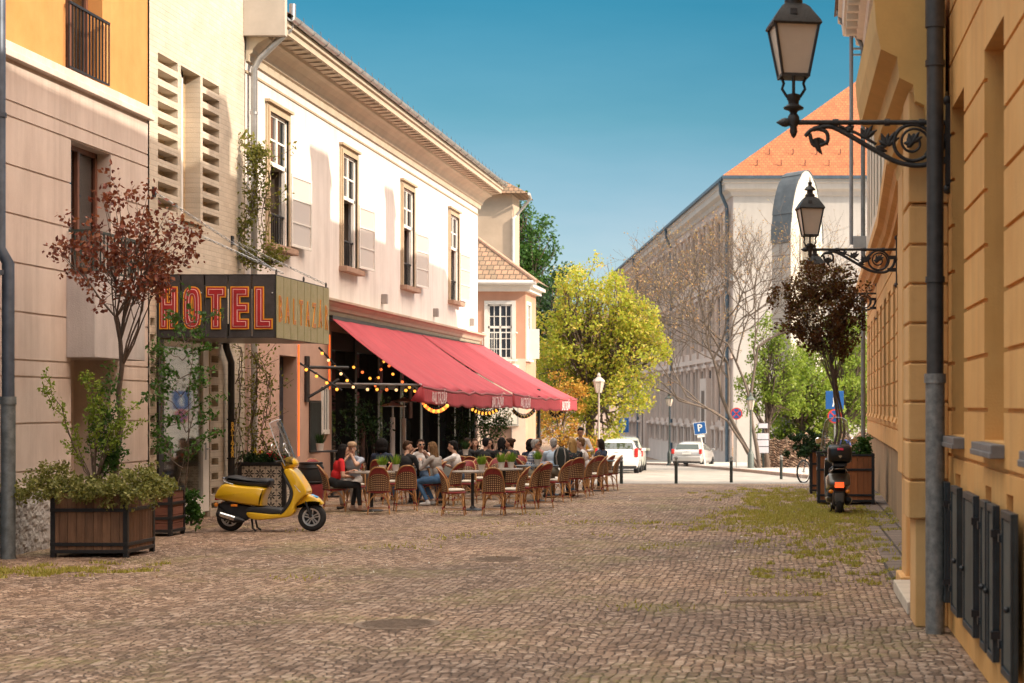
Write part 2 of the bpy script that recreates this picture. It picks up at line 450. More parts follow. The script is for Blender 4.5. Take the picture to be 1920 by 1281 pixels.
# low stone border in front of the long facade on the right
slab_m = brick_mat('gutter_slabs', (.27, .20, .16), (.18, .13, .105), (.07, .05, .04), .48, .30, .022, 'YX', 1.0)
g = MB(); g.quad((.86, 13.0, .005), (1.7, 13.0, .005), (2.3, 48, -.24), (1.56, 48, -.24))
g.v = [(x, y, z if y < 20 else z) for x, y, z in g.v]
g = MB()
for a, b_ in ((17.6, 38), (38, 48)):
    xa, xb = 1.02 + (a - 13) * .020, 1.02 + (b_ - 13) * .020
    g.quad((xa, a, gz(a) + .005), (xa + .75, a, gz(a) + .005), (xb + .75, b_, gz(b_) + .005), (xb, b_, gz(b_) + .005))
kind(g.build('kerb_strip', slab_m, recalc=False), 'structure')
def manhole(px, py, rx, label, square=False):
    Y = F * CAMZ / (py - 760); x = (px - 1475) / F * Y
    t = thing('manhole_cover', label, 'manhole cover', (x, Y, 0))
    mm = pm('worn_iron', (.23, .16, .115), .75, .3, 20, .5, 90, metal=.3)
    b = MB()
    if square: b.box(-rx, rx, -.22, .22, .0, .010)
    else: b.lathe([(rx * 1.12, 0), (rx * 1.12, .006), (rx, .008)], n=32)
    b.build('rim', mm, t, local=True)
    b = MB()
    if square:
        b.box(-rx + .05, rx - .05, -.17, .17, .008, .014)
        for k in range(9): b.box(-rx + .08 + k * (2 * rx - .2) / 8, -rx + .11 + k * (2 * rx - .2) / 8, -.14, .14, .014, .019)
    else:
        b.lathe([(rx * .96, .006), (rx * .96, .012)], n=32)
        for k in range(-4, 5):
            w = math.sqrt(max(0, (rx * .9) ** 2 - (k * rx * .2) ** 2)); b.box(-w, w, k * rx * .2 - .012, k * rx * .2 + .012, .012, .017)
    b.build('lid', mm, t, local=True)
manhole(935, 1049, .32, 'round iron manhole cover in the middle of the cobbles, furthest from the camera')
manhole(745, 1171, .34, 'round iron manhole cover in the near cobbles left of the middle')
manhole(1447, 1125, .42, 'oblong iron drain cover near the pipe on the right wall', True)

# ================================================================== LEFT ROW OF HOUSES
XL = -10.1
def yl(px): return XL * F / (px - 1475)        # distance of a point of the left fronts from its column in the photo
PL = lambda u, v, d: (XL - d, u, v)
def lines(a, b, *more):
    s = sorted(set([round(a, 4), round(b, 4)] + [round(x, 4) for m in more for x in m if a < x < b]))
    return s
def stone_mat(name, c1, c2, vscale=(1, 2.5, 1)):
    return pm(name, c1, .75, .1, 1.1, .25, 55, col2=c2, axes=vscale, detail=8, streak=.36)
pink_stone = stone_mat('pink_limestone', (.56, .465, .415), (.64, .55, .495))
orange_plaster = pm('orange_plaster', (.50, .215, .06), .85, .1, 1.6, .2, 70, col2=(.57, .265, .085), streak=.2)
rough_stone = pm('rough_stone', (.30, .28, .27), .9, .2, 6, 1.0, 26, col2=(.46, .43, .40))
wood_frame = pm('brown_window_wood', (.15, .06, .035), .5, .3, 4, axes=(8, 8, 1))
roof_tile = brick_mat('old_roof_tiles', (.36, .20, .13), (.24, .14, .10), (.10, .06, .045), .2, .16, .012, 'XY', .8)

# ---- slate-grey neighbour at the very edge
nb = thing('slate_townhouse', 'slate grey house front cut off at the left edge behind the fat downpipe', 'house', (XL, 20, 0))
b = MB(); b.box(-20, XL - .02, 12, 22.45, 0, 11)
b.build('wall', pm('slate_plaster', (.085, .095, .12), .8, .2, 2), nb)

# ---- pink limestone house with orange upper storey
st = thing('stone_house', 'pink limestone house with an orange plastered upper storey and a boxed bay', 'house', (XL, 25, 0))
Y0, Y1 = 22.5, 27.72
gro = [.86, 1.07, 1.71, 2.33, 2.55, 3.18, 3.82, 4.45, 5.08, 5.71, 5.91]
win = (24.74, 26.2, 3.82, 5.70); nic = (24.74, 26.2, .35, 2.62)
U = lines(Y0, Y1, win[:2], nic[:2], [22.86])
V = lines(.85, 6.45, win[2:], nic[2:], [g_ - .012 for g_ in gro], [g_ + .012 for g_ in gro])
def dep(u, v):
    if win[0] < u < win[1] and win[2] < v < win[3]: return (.24, True)
    if nic[0] < u < nic[1] and nic[2] < v < nic[3]: return (.55, False)
    if any(abs(v - g_) < .012 for g_ in gro): return (.022, False)
    return (0, False)
b = MB(); b.relief(U, V, dep, PL, lambda u, v: 0)
b.box(-22, XL - .6, Y0, Y1, 0, 11); b.box(XL - .6, XL - .001, Y0, Y0 + .02, .85, 6.45)
b.build('wall', pink_stone, st)
dk = pm('niche_backing', (.10, .06, .045), .8, .2, 3)
b = MB(); b.box(XL - .545, XL - .50, 24.76, 25.85, .4, 2.6, 0)
for k in range(8):
    for j in range(3): b.box(XL - .50, XL - .49, 24.95 + j * .3, 25.05 + j * .3, .55 + k * .27, .62 + k * .27, 1)
b.build('niche_panel', [dk, room_dark], st)
b = MB()
n = 60; import itertools
us = np.linspace(Y0 + .0, Y1, 131); vs_ = np.linspace(0, .83, 22)
rng = np.random.default_rng(3)
H = rng.random((131, 22)) * .04
H = (H + np.roll(H, 1, 0) + np.roll(H, 1, 1)) / 2.2
for i in range(130):
    for j in range(21):
        b.quad(PL(us[i], vs_[j], -.02 - H[i, j]), PL(us[i + 1], vs_[j], -.02 - H[i + 1, j]), PL(us[i + 1], vs_[j + 1], -.02 - H[i + 1, j + 1]), PL(us[i], vs_[j + 1], -.02 - H[i, j + 1]))
b.box(XL - .1, XL - .001, Y0, Y1, 0, .83)
b.build('rough_plinth', rough_stone, st)
b = MB(); b.box(XL - .05, XL + .035, Y0, Y1, .83, .875); b.build('plinth_ledge', pink_stone, st, bevel=.006)
b = MB(); b.box(XL - .3, XL + .10, Y0 - .03, Y1 + .03, 6.45, 6.54); b.box(XL - .3, XL + .06, Y0 - .03, Y1 + .03, 6.54, 6.66)
b.build('ledge', pink_stone, st, bevel=.008)
ow = (24.62, 25.95, 6.66, 9.3)
b = MB(); b.relief(lines(Y0 + .05, 27.79, ow[:2]), lines(6.66, 11, ow[2:]), lambda u, v: ((.28, True) if ow[0] < u < ow[1] and v < ow[3] else (.03, False)), PL)
b.box(XL - .6, XL - .031, Y0 + .05, Y0 + .07, 6.66, 11); b.build('upper_wall', orange_plaster, st)
def simple_window(name, y0, y1, z0, z1, x, frame_m, root, mull=True, fw=.07, curt=True):
    b = MB(); b.box(x - .06, x, y0, y0 + fw, z0, z1); b.box(x - .06, x, y1 - fw, y1, z0, z1); b.box(x - .06, x, y0, y1, z0, z0 + fw); b.box(x - .06, x, y0, y1, z1 - fw, z1)
    if mull: b.box(x - .055, x + .012, (y0 + y1) / 2 - fw / 2, (y0 + y1) / 2 + fw / 2, z0 + fw, z1 - fw)
    w = b.build(name, frame_m, root, bevel=.004)
    b = MB(); b.box(x - .045, x - .035, y0 + fw, y1 - fw, z0 + fw, z1 - fw); p = b.build('pane', clear_pane, w)
    if curt:
        b = MB(); N = 40
        for k in range(N):
            a, c = y0 + (y1 - y0) * k / N, y0 + (y1 - y0) * (k + 1) / N
            b.quad((x - .16 - .02 * math.sin(k * 1.7), a, z0), (x - .16 - .02 * math.sin(k * 1.7 + 1.7), c, z0), (x - .16 - .02 * math.sin(k * 1.7 + 1.7), c, z1), (x - .16 - .02 * math.sin(k * 1.7), a, z1))
        b.build('curtain', curtain, w)
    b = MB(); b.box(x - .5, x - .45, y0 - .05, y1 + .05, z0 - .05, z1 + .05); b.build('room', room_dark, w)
    return w
clear_pane = clear_glass('window_pane', (.55, .58, .60), .22)
simple_window('window', win[0], win[1], win[2], win[3], XL - .2, wood_frame, st)
simple_window('window', ow[0], ow[1], ow[2], ow[3], XL - .24, wood_frame, st)
def railing(name, x, y0, y1, z0, z1, root, n=11, side=0, mat=None):
    b = MB(); b.box(x - .02, x + .02, y0, y1, z1 - .035, z1); b.box(x - .012, x + .012, y0, y1, z0, z0 + .03)
    for k in range(n + 1):
        y = y0 + (y1 - y0) * k / n; b.box(x - .009, x + .009, y - .009, y + .009, z0, z1)
    if side:
        for yy in (y0, y1):
            b.box(x - side, x, yy - .018, yy + .018, z1 - .035, z1); b.box(x - side, x, yy - .012, yy + .012, z0, z0 + .03)
            for k in range(1, 4): b.box(x - side * k / 4 - .009, x - side * k / 4 + .009, yy - .009, yy + .009, z0, z1)
    return b.build(name, mat or black_metal, root)
railing('balcony_railing', XL + .05, 24.55, 26.0, 6.68, 7.62, st, 12)
b = MB(); b.box(XL - .002, XL + .40, 24.58, 26.5, 2.62, 3.82); b.build('bay_box', stone_mat('grey_limestone', (.42, .385, .385), (.52, .48, .47)), st, bevel=.01)
railing('balcony_railing', XL + .36, 24.62, 26.46, 3.84, 4.42, st, 14, .34, pm('green_iron', (.02, .035, .03), .45, .2, 8))
b = MB(); b.box(-22, XL + .1, Y0 - .1, Y1 + .1, 11, 11.2); b.build('roof', roof_tile, st)
b = MB(); b.box(XL - .01, XL + .03, 26.75, 26.9, 3.05, 3.25); b.build('wall_lamp', white_paint, st, bevel=.01)

# fat downpipe in front of it
dp = thing('downpipe', 'blue grey drainpipe with a wide lower section at the far left edge', 'drainpipe', (-9.88, 22.25, 0))
pipe_blue = pm('pipe_blue_grey', (.085, .105, .14), .42, .25, 5, metal=.4)
pipe_galv = pm('pipe_galvanised', (.16, .185, .20), .5, .35, 9, metal=.45)
b = MB(); b.tube([(-9.88, 22.25, 0), (-9.88, 22.25, 2.0)], .088, 16); b.tube([(-9.88, 22.25, 1.96), (-9.88, 22.25, 2.06)], .098, 16); b.build('lower_pipe', pipe_galv, dp, smooth=40)
b = MB(); b.tube([(-9.88, 22.25, 2.03), (-9.88, 22.25, 3.75), (-9.98, 22.22, 3.95), (-9.98, 22.22, 10.8)], .075, 16)
for z in (3.6, 5.6, 7.8): b.tube([(-9.98, 22.22, z), (-9.98, 22.22, z + .06)], .088, 16)
b.build('upper_pipe', pipe_blue, dp, smooth=40)

# ---- cream brick annex with pierced brickwork
cream_brick = brick_mat('cream_brick', (.62, .545, .45), (.55, .475, .385), (.50, .44, .36), .27, .0862, .008, 'YZ', .45, .85, .5, .3)
tan_brick = brick_mat('tan_brick', (.55, .41, .25), (.46, .34, .20), (.36, .28, .18), .27, .0862, .008, 'YZ', .4, .85, .5, .3)
an = thing('brick_annex', 'narrow cream brick house with pierced brickwork between the stone house and the white hotel', 'house', (XL, 30, 0))
A0, A1 = 27.78, 32.66
pitch = .2585
holes = []
for k in range(10):
    zt = 7.62 - pitch * k
    holes += [(28.16, 29.08, zt - .15, zt, .22, False), (30.32, 31.2, zt - .15, zt, .22, False)]
holes.append((29.22, 30.2, 5.08, 7.62, .26, False))
for k in range(13):
    zt = .24 + pitch * k
    holes += [(27.82, 28.04, zt - .12, zt, .25, False), (30.78, 31.16, zt - .12, zt, .25, False)]
door = (28.1, 30.72, 0, 3.08)
holes.append((*door, .75, True))
U = lines(A0, A1, [h[0] for h in holes], [h[1] for h in holes]); V = lines(0, 11.6, [h[2] for h in holes], [h[3] for h in holes])
def dep(u, v):
    for h in holes:
        if h[0] < u < h[1] and h[2] < v < h[3]: return (h[4], h[5])
    return (0, False)
b = MB(); b.relief(U, V, dep, PL, lambda u, v: 1 if (dep(u, v)[0] > .1) else 0)
b.box(-22, XL - .9, A0, A1, 0, 11.6); b.box(XL - .8, XL - .3, A0, A0 + .02, 6, 11.6); b.box(XL - .8, XL - .3, A1 - .02, A1, 6, 11.6)
b.build('wall', [cream_brick, tan_brick], an)
b = MB(); b.box(XL - .8, XL - .75, door[0], door[1], 0, 3.1); b.build('entrance_back', tan_brick, an)
b = MB()
for k in range(11): b.box(XL - .75, XL - .73, 29.9, 30.2, .2 + k * pitch, .33 + k * pitch)
b.build('wall_slot', room_dark, an)
b = MB(); b.box(XL - .2, XL - .14, 29.25, 29.36, 5.1, 7.6); b.box(XL - .2, XL - .14, 29.66, 29.74, 5.1, 7.6); b.box(XL - .2, XL - .14, 29.25, 29.74, 7.5, 7.6); b.box(XL - .2, XL - .14, 29.25, 29.74, 5.1, 5.18)
w = b.build('window', white_paint, an)
b = MB(); b.box(XL - .19, XL - .18, 29.36, 29.66, 5.18, 7.5); b.build('pane', dark_glass, w)
b = MB(); b.box(XL - .1, XL + .05, 29.18, 30.26, 5.03, 5.08); b.build('sill', pm('tan_sill', (.45, .36, .26), .8), an, bevel=.005)
dr = MB(); dr.box(XL - .1, XL - .02, 30.42, 30.72, .1, 3.0); dr.box(XL - .1, XL - .02, 28.3, 30.42, 2.92, 3.02); dr.box(XL - .1, XL - .02, 28.3, 30.42, .06, .34); dr.box(XL - .1, XL - .02, 28.1, 28.3, .06, 3.02)
d_ = dr.build('glass_door', white_paint, an, bevel=.005)
b = MB(); b.box(XL - .065, XL - .055, 28.3, 30.42, .34, 2.92); b.build('pane', clear_glass('door_glass', (.95, .96, .94), .0), d_)
b = MB(); b.box(XL - .02, XL - .012, 30.5, 30.57, 1.0, 1.3); b.tube([(XL - .012, 30.535, 1.19), (XL + .05, 30.535, 1.19), (XL + .055, 30.38, 1.19)], .011, 8); b.build('handle', zinc, d_)
b = MB(); b.box(XL - .03, XL + .03, 28.12, 28.36, .0, 3.02); b.build('door_post', black_metal, an)
# pierced-brick anchors
for y, z in ((27.95, 5.35), (31.9, 4.95)): b = MB(); b.box(XL, XL + .03, y - .05, y + .05, z - .08, z + .08); b.build('anchor_plate', black_metal, an)
b = MB(); b.box(-22, XL + .05, A0, A1, 11.6, 11.75); b.build('roof', zinc, an)

# black drainpipe with vertical yellow lettering
bp_ = thing('drainpipe', 'black drainpipe with a cranked top and yellow upright lettering beside the glass door', 'drainpipe', (-9.98, 31.55, 0))
b = MB(); b.tube([(-9.98, 31.5, 0), (-9.98, 31.5, 2.72), (-9.98, 31.22, 2.98), (-9.98, 31.22, 3.4)], .06, 14); 
for z in (.98, 1.68): b.tube([(-9.98, 31.5, z), (-9.98, 31.5, z + .03)], .078, 14)
b.build('pipe', black_metal, bp_, smooth=40)
gold = pm('sign_gold', (.72, .42, .06), .45, .15, 9)
b = MB()
for k, ch in enumerate('BALTAZÁR'):
    v, f = text_mesh(ch, .12, .004, .002)
    b.add(v, f, 0, frame3((-9.935, 31.43, 1.60 - k * .078), (.45, .893, 0), (0, 0, 1), (.893, -.45, 0)))
b.build('lettering', gold, bp_)

# ---- white hotel
hotel_plaster = pm('white_plaster', (.73, .69, .665), .88, .05, .8, .15, 45, col2=(.79, .75, .72), streak=.32)
tan_trim = pm('tan_trim', (.44, .345, .24), .8, .12, 2.5, .2, 40)
cornice_m = pm('cornice_plaster', (.55, .47, .36), .8, .1, 2, .1, 40)
ht = thing('hotel_building', 'white two storey hotel with tall windows, a deep tan cornice and a red awning below', 'hotel', (XL, 45, 0))
H0, H1 = 32.7, 57.3
hw = [(34.12, 35.42), (39.75, 41.05), (46.0, 47.35), (52.45, 53.8)]
WZ = (5.12, 7.68); MIDZ = 6.66
gf = [(34.9, 36.15, 0, 2.95, .3), (38.9, 57.0, -.4, 3.6, .5)]
U = lines(H0, H1, [a for h in hw for a in h], [a for h in gf for a in h[:2]]); V = lines(-.5, 8.4, WZ, [0, 2.95, 3.6, 3.95, -.4])
def dep(u, v):
    for h in hw:
        if h[0] < u < h[1] and WZ[0] < v < WZ[1]: return (.25, True)
    for h in gf:
        if h[0] < u < h[1] and h[2] < v < h[3]: return (h[4], True)
    return (0, False)
tan_low = pm('rosy_plaster', (.46, .30, .235), .85, .1, 1.5, .15, 50)
b = MB(); b.relief(U, V, dep, PL, lambda u, v: 1 if v < 3.95 else 0)
b.box(-22, XL - .9, H0, H1, -.6, 9.1)
b.box(XL - .9, XL - .001, H1 - .02, H1, -.6, 9.1)
b.build('wall', [hotel_plaster, tan_low], ht)
prof = [(0, 8.38), (.05, 8.38), (.07, 8.50), (.12, 8.53), (.14, 8.60), (.22, 8.70), (.33, 8.77), (.42, 8.80), (.43, 8.86), (.74, 8.90), (.75, 9.0), (.80, 9.02), (.80, 9.12), (0, 9.14)]
b = MB(); b.prism(prof, lambda o, z: (XL + o, H0 + .02, z), lambda o, z: (XL + o, H1 + .25, z)); 
for k in range(60):
    y = H0 + .2 + k * .41
    b.box(XL + .44, XL + .735, y - .006, y + .006, 8.853, 8.884, 1)
b.build('cornice', [cornice_m, pm('soffit_shadow_gap', (.25, .2, .15), .8)], ht)
b = MB(); b.box(XL - .01, XL + .025, H0, H1, 8.16, 8.20); b.build('moulding', tan_trim, ht)
b = MB(); b.box(XL + .0, XL + .78, H0 - .12, H0 + .015, 8.82, 9.55); b.build('end_panel', pm('grey_plaster', (.44, .40, .355), .8, .08, 3), ht, bevel=.01)
b = MB()
for k in range(13):
    a0, a1 = PI + PI * k / 12, 0
    pass
arc = [(.86 + .085 * math.cos(PI + PI * k / 12), 9.2 + .085 * math.sin(PI + PI * k / 12)) for k in range(13)]
arc2 = [(.86 + .078 * math.cos(2 * PI - PI * k / 12), 9.2 + .078 * math.sin(2 * PI - PI * k / 12)) for k in range(13)]
b.prism(arc + arc2, lambda o, z: (XL + o, H0, z), lambda o, z: (XL + o, H1 + .25, z))
for k in range(26):
    y = H0 + .4 + k * .96; b.tube([(XL + .86 + .09 * math.cos(PI + PI * q / 8), y, 9.2 + .09 * math.sin(PI + PI * q / 8)) for q in range(9)], .012, 6)
b.build('gutter', zinc, ht, smooth=40)
b = MB(); b.add([(XL + .84, H0, 9.26), (XL + .84, H1 + .25, 9.26), (-16, H1 + .25, 13.0), (-16, H0, 13.0), (-22, H0, 9.2), (-22, H1 + .25, 9.2), (-16, H0, 9.2), (-16, H1 + .25, 9.2)], [(0, 1, 2, 3), (3, 2, 5, 4), (0, 3, 6), (1, 7, 2), (3, 4, 6), (2, 7, 5)])
b.build('roof', roof_tile, ht, recalc=False)
b = MB()
for k in range(40):
    y = H0 + .5 + k * .62; b.tube([(XL + .8, y, 9.25), (XL + .78, y, 9.42)], .006, 4)
b.build('snow_guard', black_metal, ht)
sp = [(0, 3.93), (.03, 3.95), (.06, 4.02), (.10, 4.05), (.13, 4.12), (.2, 4.2), (.27, 4.22), (.28, 4.27), (0, 4.31)]
b = MB(); b.prism(sp, lambda o, z: (XL + o, 37.6, z), lambda o, z: (XL + o, H1 + .1, z)); b.build('string_course', cornice_m, ht)
casement_m = pm('casement_white', (.74, .72, .68), .4, .06, 6)
pale_glass = glass_mat('pale_glass', (.55, .50, .47), .25)  # pale base colour stands in for the bright sky and wall it reflects
def hotel_window(y0, y1):
    x = XL
    b = MB(); fw = .16
    for k, (w_, pr) in enumerate(((fw, .035), (fw * .55, .06))):
        b.box(x, x + pr, y0 - w_, y0, WZ[0] - .02, WZ[1] + w_); b.box(x, x + pr, y1, y1 + w_, WZ[0] - .02, WZ[1] + w_); b.box(x, x + pr, y0, y1, WZ[1], WZ[1] + w_)
    b.box(x, x + .10, y0 - fw - .04, y1 + fw + .04, WZ[1] + fw, WZ[1] + fw + .05)
    w = b.build('window', tan_trim, ht)
    b = MB(); X = x - .02; f = .06
    za, zb = MIDZ, WZ[1]
    b.box(X - .05, X, y0, y1, za, za + f + .02); b.box(X - .05, X, y0, y1, zb - f, zb); b.box(X - .05, X, y0, y0 + f, za, zb); b.box(X - .05, X, y1 - f, y1, za, zb)
    ym = (y0 + y1) / 2; zm = (za + zb) / 2
    b.box(X - .045, X + .01, ym - .045, ym + .045, za, zb)
    b.box(X - .04, X - .005, y0, y1, zm - .02, zm + .02)
    b.box(X - .07, X - .001, y0, y0 + f, WZ[0], za); b.box(X - .07, X - .001, y1 - f, y1, WZ[0], za); b.box(X - .45, X - .02, y0 + f, y0 + f + .05, WZ[0], za)
    sf = b.build('sash', white_paint, w)
    b = MB(); b.box(X - .03, X - .025, y0 + f, y1 - f, za + f, zb - f); b.build('pane', dark_glass, w)
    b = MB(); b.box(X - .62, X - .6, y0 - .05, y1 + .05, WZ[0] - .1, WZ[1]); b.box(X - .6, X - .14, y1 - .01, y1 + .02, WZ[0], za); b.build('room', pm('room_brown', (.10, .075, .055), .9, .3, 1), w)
    b = MB(); b.box(X - .16, X - .15, y0 + .35, y0 + .75, WZ[0], za); b.build('curtain', pm('brown_drape', (.16, .10, .06), .9, .2, 4, axes=(1, 20, .5)), w)
    # leaf swung right round against the wall
    L0, L1 = y1 + .06, y1 + .06 + (y1 - y0) * .92; f = .055; zt = MIDZ - .02; zz0 = WZ[0] + .05
    tlt = lambda u: x + .07 + (u - L0) * .07
    b = MB()
    def vb(a, c, za_, zb_, th=.04): b.bar((tlt((a + c) / 2), (a + c) / 2, za_), (tlt((a + c) / 2), (a + c) / 2, zb_), th, c - a, up=(0, 1, 0)) if False else b.box(tlt((a + c) / 2) - th / 2, tlt((a + c) / 2) + th / 2, a, c, za_, zb_)
    vb(L0, L0 + f, zz0, zt); vb(L1 - f, L1, zz0, zt)
    for k in range(4):
        zc = zz0 + (zt - zz0 - f) * k / 3
        b.bar((tlt(L0 + f), L0 + f, zc + f / 2), (tlt(L1 - f), L1 - f, zc + f / 2), .035, f if k in (0, 3) else .03)
    lf = b.build('casement', casement_m, w)
    b = MB(); b.quad((tlt(L0 + f), L0 + f, zz0), (tlt(L1 - f), L1 - f, zz0), (tlt(L1 - f), L1 - f, zt), (tlt(L0 + f), L0 + f, zt)); b.build('casement_pane', pale_glass, w)
    b = MB(); b.box(x - .2, x + .19, y0 - .2, y1 + .2, WZ[0] - .14, WZ[0] - .02); b.build('sill', pm('red_sandstone', (.36, .235, .17), .85, .15, 5, .3), w, bevel=.012)
    railing('railing', x - .05, y0, y1, WZ[0], WZ[0] + .62, w, 9)
    return w
for a, c in hw: hotel_window(a, c)
for px in (716, 813, 881):
    y = yl(px); b = MB(); b.box(XL, XL + .14, y - .08, y + .08, 4.48, 4.72); b.build('spotlight', pm('lamp_grey', (.30, .27, .26), .5), ht, bevel=.012)
# downpipe with swan neck
b = MB(); b.tube([(XL + .80, 33.0, 9.5), (XL + .80, 33.0, 9.2), (XL + .74, 32.95, 9.0), (XL + .22, 32.86, 8.45), (XL + .12, 32.85, 8.25), (XL + .12, 32.85, 0)], .062, 14)
for z in (7.4, 5.4, 3.2, 1.4): b.tube([(XL + .12, 32.85, z), (XL + .12, 32.85, z + .05)], .072, 14)
b.build('downpipe', zinc, ht, smooth=40)
# ground floor: arched door, lit pier, menu board, little window, dark shopfront
b = MB(); b.box(XL - .34, XL - .28, 34.9, 36.15, 0, 2.95)
for zz in ((.2, 1.0), (1.12, 2.0), (2.1, 2.8)):
    for yy in ((35.0, 35.45), (35.6, 36.05)): b.box(XL - .28, XL - .262, yy[0], yy[1], zz[0], zz[1])
d_ = b.build('door', pm('ink_blue_door', (.015, .022, .035), .5, .3, 6), ht, bevel=.006)
b = MB(); b.tube([(XL - .25, 36.0, .95), (XL - .19, 36.0, .95), (XL - .19, 36.0, 1.15), (XL - .25, 36.0, 1.15)], .012, 6); b.build('handle', zinc, d_)
neon = glow_mat('orange_neon', (1.0, .14, .02), .55)
for y, z0, z1 in ((36.22, .9, 3.2), (38.66, 2.3, 3.5)):
    b = MB(); b.tube([(XL + .02, y, z0), (XL + .02, y, z1)], .016, 8); b.build('neon_tube', neon, ht)
b = MB(); b.box(XL, XL + .03, 37.05, 37.95, .95, 2.05); f_ = b.build('menu_board', pm('dark_frame', (.02, .018, .016), .5), ht, bevel=.006)
b = MB(); b.box(XL + .031, XL + .035, 37.1, 37.9, 1.0, 2.0); b.build('board_panel', pm('chalkboard', (.012, .018, .017), .7, .5, 6), f_)
b = MB(); b.box(XL, XL + .05, 38.0, 38.56, 1.32, 1.42); b.box(XL, XL + .04, 38.02, 38.10, 1.4, 2.35); b.box(XL, XL + .04, 38.46, 38.54, 1.4, 2.35); b.box(XL, XL + .04, 38.02, 38.54, 2.3, 2.36); b.box(XL, XL + .04, 38.26, 38.30, 1.4, 2.3)
w = b.build('window', white_paint, ht); b = MB(); b.box(XL + .01, XL + .015, 38.1, 38.46, 1.42, 2.3); b.build('pane', dark_glass, w)
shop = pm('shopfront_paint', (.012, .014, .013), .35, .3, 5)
b = MB(); 
yy = 38.9
piers = [38.9, 41.2, 43.5, 46.0, 48.5, 51.0, 53.5, 56.0, 57.0]
for y in piers: b.box(XL - .35, XL - .02, y - .11, y + .11, -.5, 3.6)
b.box(XL - .35, XL - .05, 38.9, 57, 3.2, 3.6); b.box(XL - .35, XL - .05, 38.9, 57, 2.35, 2.47); b.box(XL - .35, XL - .05, 38.9, 57, -.5, .32)
b.build('shopfront', shop, ht)
for a, c in zip(piers[:-1], piers[1:]):
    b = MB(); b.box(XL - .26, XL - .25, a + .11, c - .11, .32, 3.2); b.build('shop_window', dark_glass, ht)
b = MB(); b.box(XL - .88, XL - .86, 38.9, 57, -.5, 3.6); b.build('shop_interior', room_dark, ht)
for (y, z, w_, h_) in ((43.0, 2.45, .5, .35), (46.9, 2.0, .35, .8), (49.0, 2.2, .3, .7), (41.7, 1.0, .25, 1.1)):
    b = MB(); b.box(XL - .02, XL + .012, y, y + w_, z - h_ / 2, z + h_ / 2); b.build('reflection_panel', pm('brick_reflection', (.16, .075, .055), .85, .3, 6), ht)  # brick-toned panels stand in for reflections in the shop glass

# ---- hotel sign box
sg = thing('hotel_sign', 'boxy hanging hotel sign with red letters outlined in yellow, held by chains', 'sign', (-9.1, 28.1, 3.03))
SX0, SX1, SY0, SY1, SZ0, SZ1 = XL + .01, -8.19, 28.1, 31.34, 3.03, 4.05
mesh_dark = pm('dark_mesh_panel', (.045, .040, .042), .4, .3, 6, .6, 220, metal=.3)
mesh_gold = pm('gold_mesh_panel', (.36, .33, .16), .35, .14, 5, .5, 200, metal=.35, col2=(.45, .40, .24))
b = MB(); b.box(SX0, SX1, SY0, SY1, SZ1 - .02, SZ1); 
for (x, y) in ((SX0, SY0), (SX1 - .03, SY0), (SX1 - .03, SY1 - .03), (SX0, SY1 - .03)): b.box(x, x + .03, y, y + .03, SZ0, SZ1)
b.box(SX0, SX1, SY0, SY0 + .03, SZ0, SZ0 + .02); b.box(SX1 - .03, SX1, SY0, SY1, SZ0, SZ0 + .02)
b.build('frame', black_metal, sg)
b = MB(); b.box(SX0 + .01, SX1 - .02, SY0 + .03, SY1 - .03, SZ0 + .02, SZ0 + .03); b.build('soffit_panel', pm('sign_soffit', (.20, .185, .19), .35, .15, 3, metal=.3), sg)
pw = (SX1 - SX0) / 5
for k in range(5):
    b = MB(); b.box(SX0 + k * pw + .014, SX0 + (k + 1) * pw - .014, SY0 - .012, SY0 + .012, SZ0 + .005, SZ1 - .02)
    p = b.build('front_panel', mesh_dark, sg)
    b = MB()
    for q in (.05, pw - .05): b.ball((SX0 + k * pw + q, SY0 - .016, SZ1 - .3), .013, 8)
    b.build('rivet', zinc, p)
q = (SY1 - SY0) / 8
for k in range(8):
    b = MB(); b.box(SX1 - .012, SX1 + .012, SY0 + k * q + .022, SY0 + (k + 1) * q - .008, SZ0 + .005, SZ1 - .02); b.build('side_panel', mesh_gold, sg)
def poff(P, d):
    out = []; n = len(P)
    ar = sum(P[i][0] * P[(i + 1) % n][1] - P[(i + 1) % n][0] * P[i][1] for i in range(n))
    sgn = 1 if ar > 0 else -1
    for i in range(n):
        p0, p1, p2 = P[i - 1], P[i], P[(i + 1) % n]
        a = Vector((p1[0] - p0[0], p1[1] - p0[1])).normalized(); c = Vector((p2[0] - p1[0], p2[1] - p1[1])).normalized()
        n1 = Vector((a.y, -a.x)) * sgn; n2 = Vector((c.y, -c.x)) * sgn
        m = (n1 + n2); m = m / max(.3, m.dot(n1)) if m.length > 1e-6 else n1
        out.append((p1[0] + m.x * d, p1[1] + m.y * d))
    return out
LET = {
 'H': [[(0, 0), (.32, 0), (.32, .40), (.68, .40), (.68, 0), (1, 0), (1, 1), (.68, 1), (.68, .60), (.32, .60), (.32, 1), (0, 1)]],
 'T': [[(.30, 0), (.70, 0), (.70, .82), (1.05, .82), (1.05, 1), (-.05, 1), (-.05, .82), (.30, .82)]],
 'E': [[(0, 0), (1, 0), (1, .17), (.40, .17), (.40, .42), (1, .42), (1, .58), (.40, .58), (.40, .83), (1, .83), (1, 1), (0, 1)]],
 'L': [[(0, 0), (1, 0), (1, .17), (.40, .17), (.40, 1), (0, 1)]],
 'O': [[(.5 + .5 * math.copysign(abs(math.cos(t)) ** .7, math.cos(t)), .5 + .5 * math.copysign(abs(math.sin(t)) ** .45, math.sin(t))) for t in [2 * PI * k / 28 for k in range(28)]],
       [(.5 + .17 * math.copysign(abs(math.cos(t)) ** .7, math.cos(t)), .5 + .34 * math.copysign(abs(math.sin(t)) ** .5, math.sin(t))) for t in [2 * PI * k / 28 for k in range(28)]]],
}
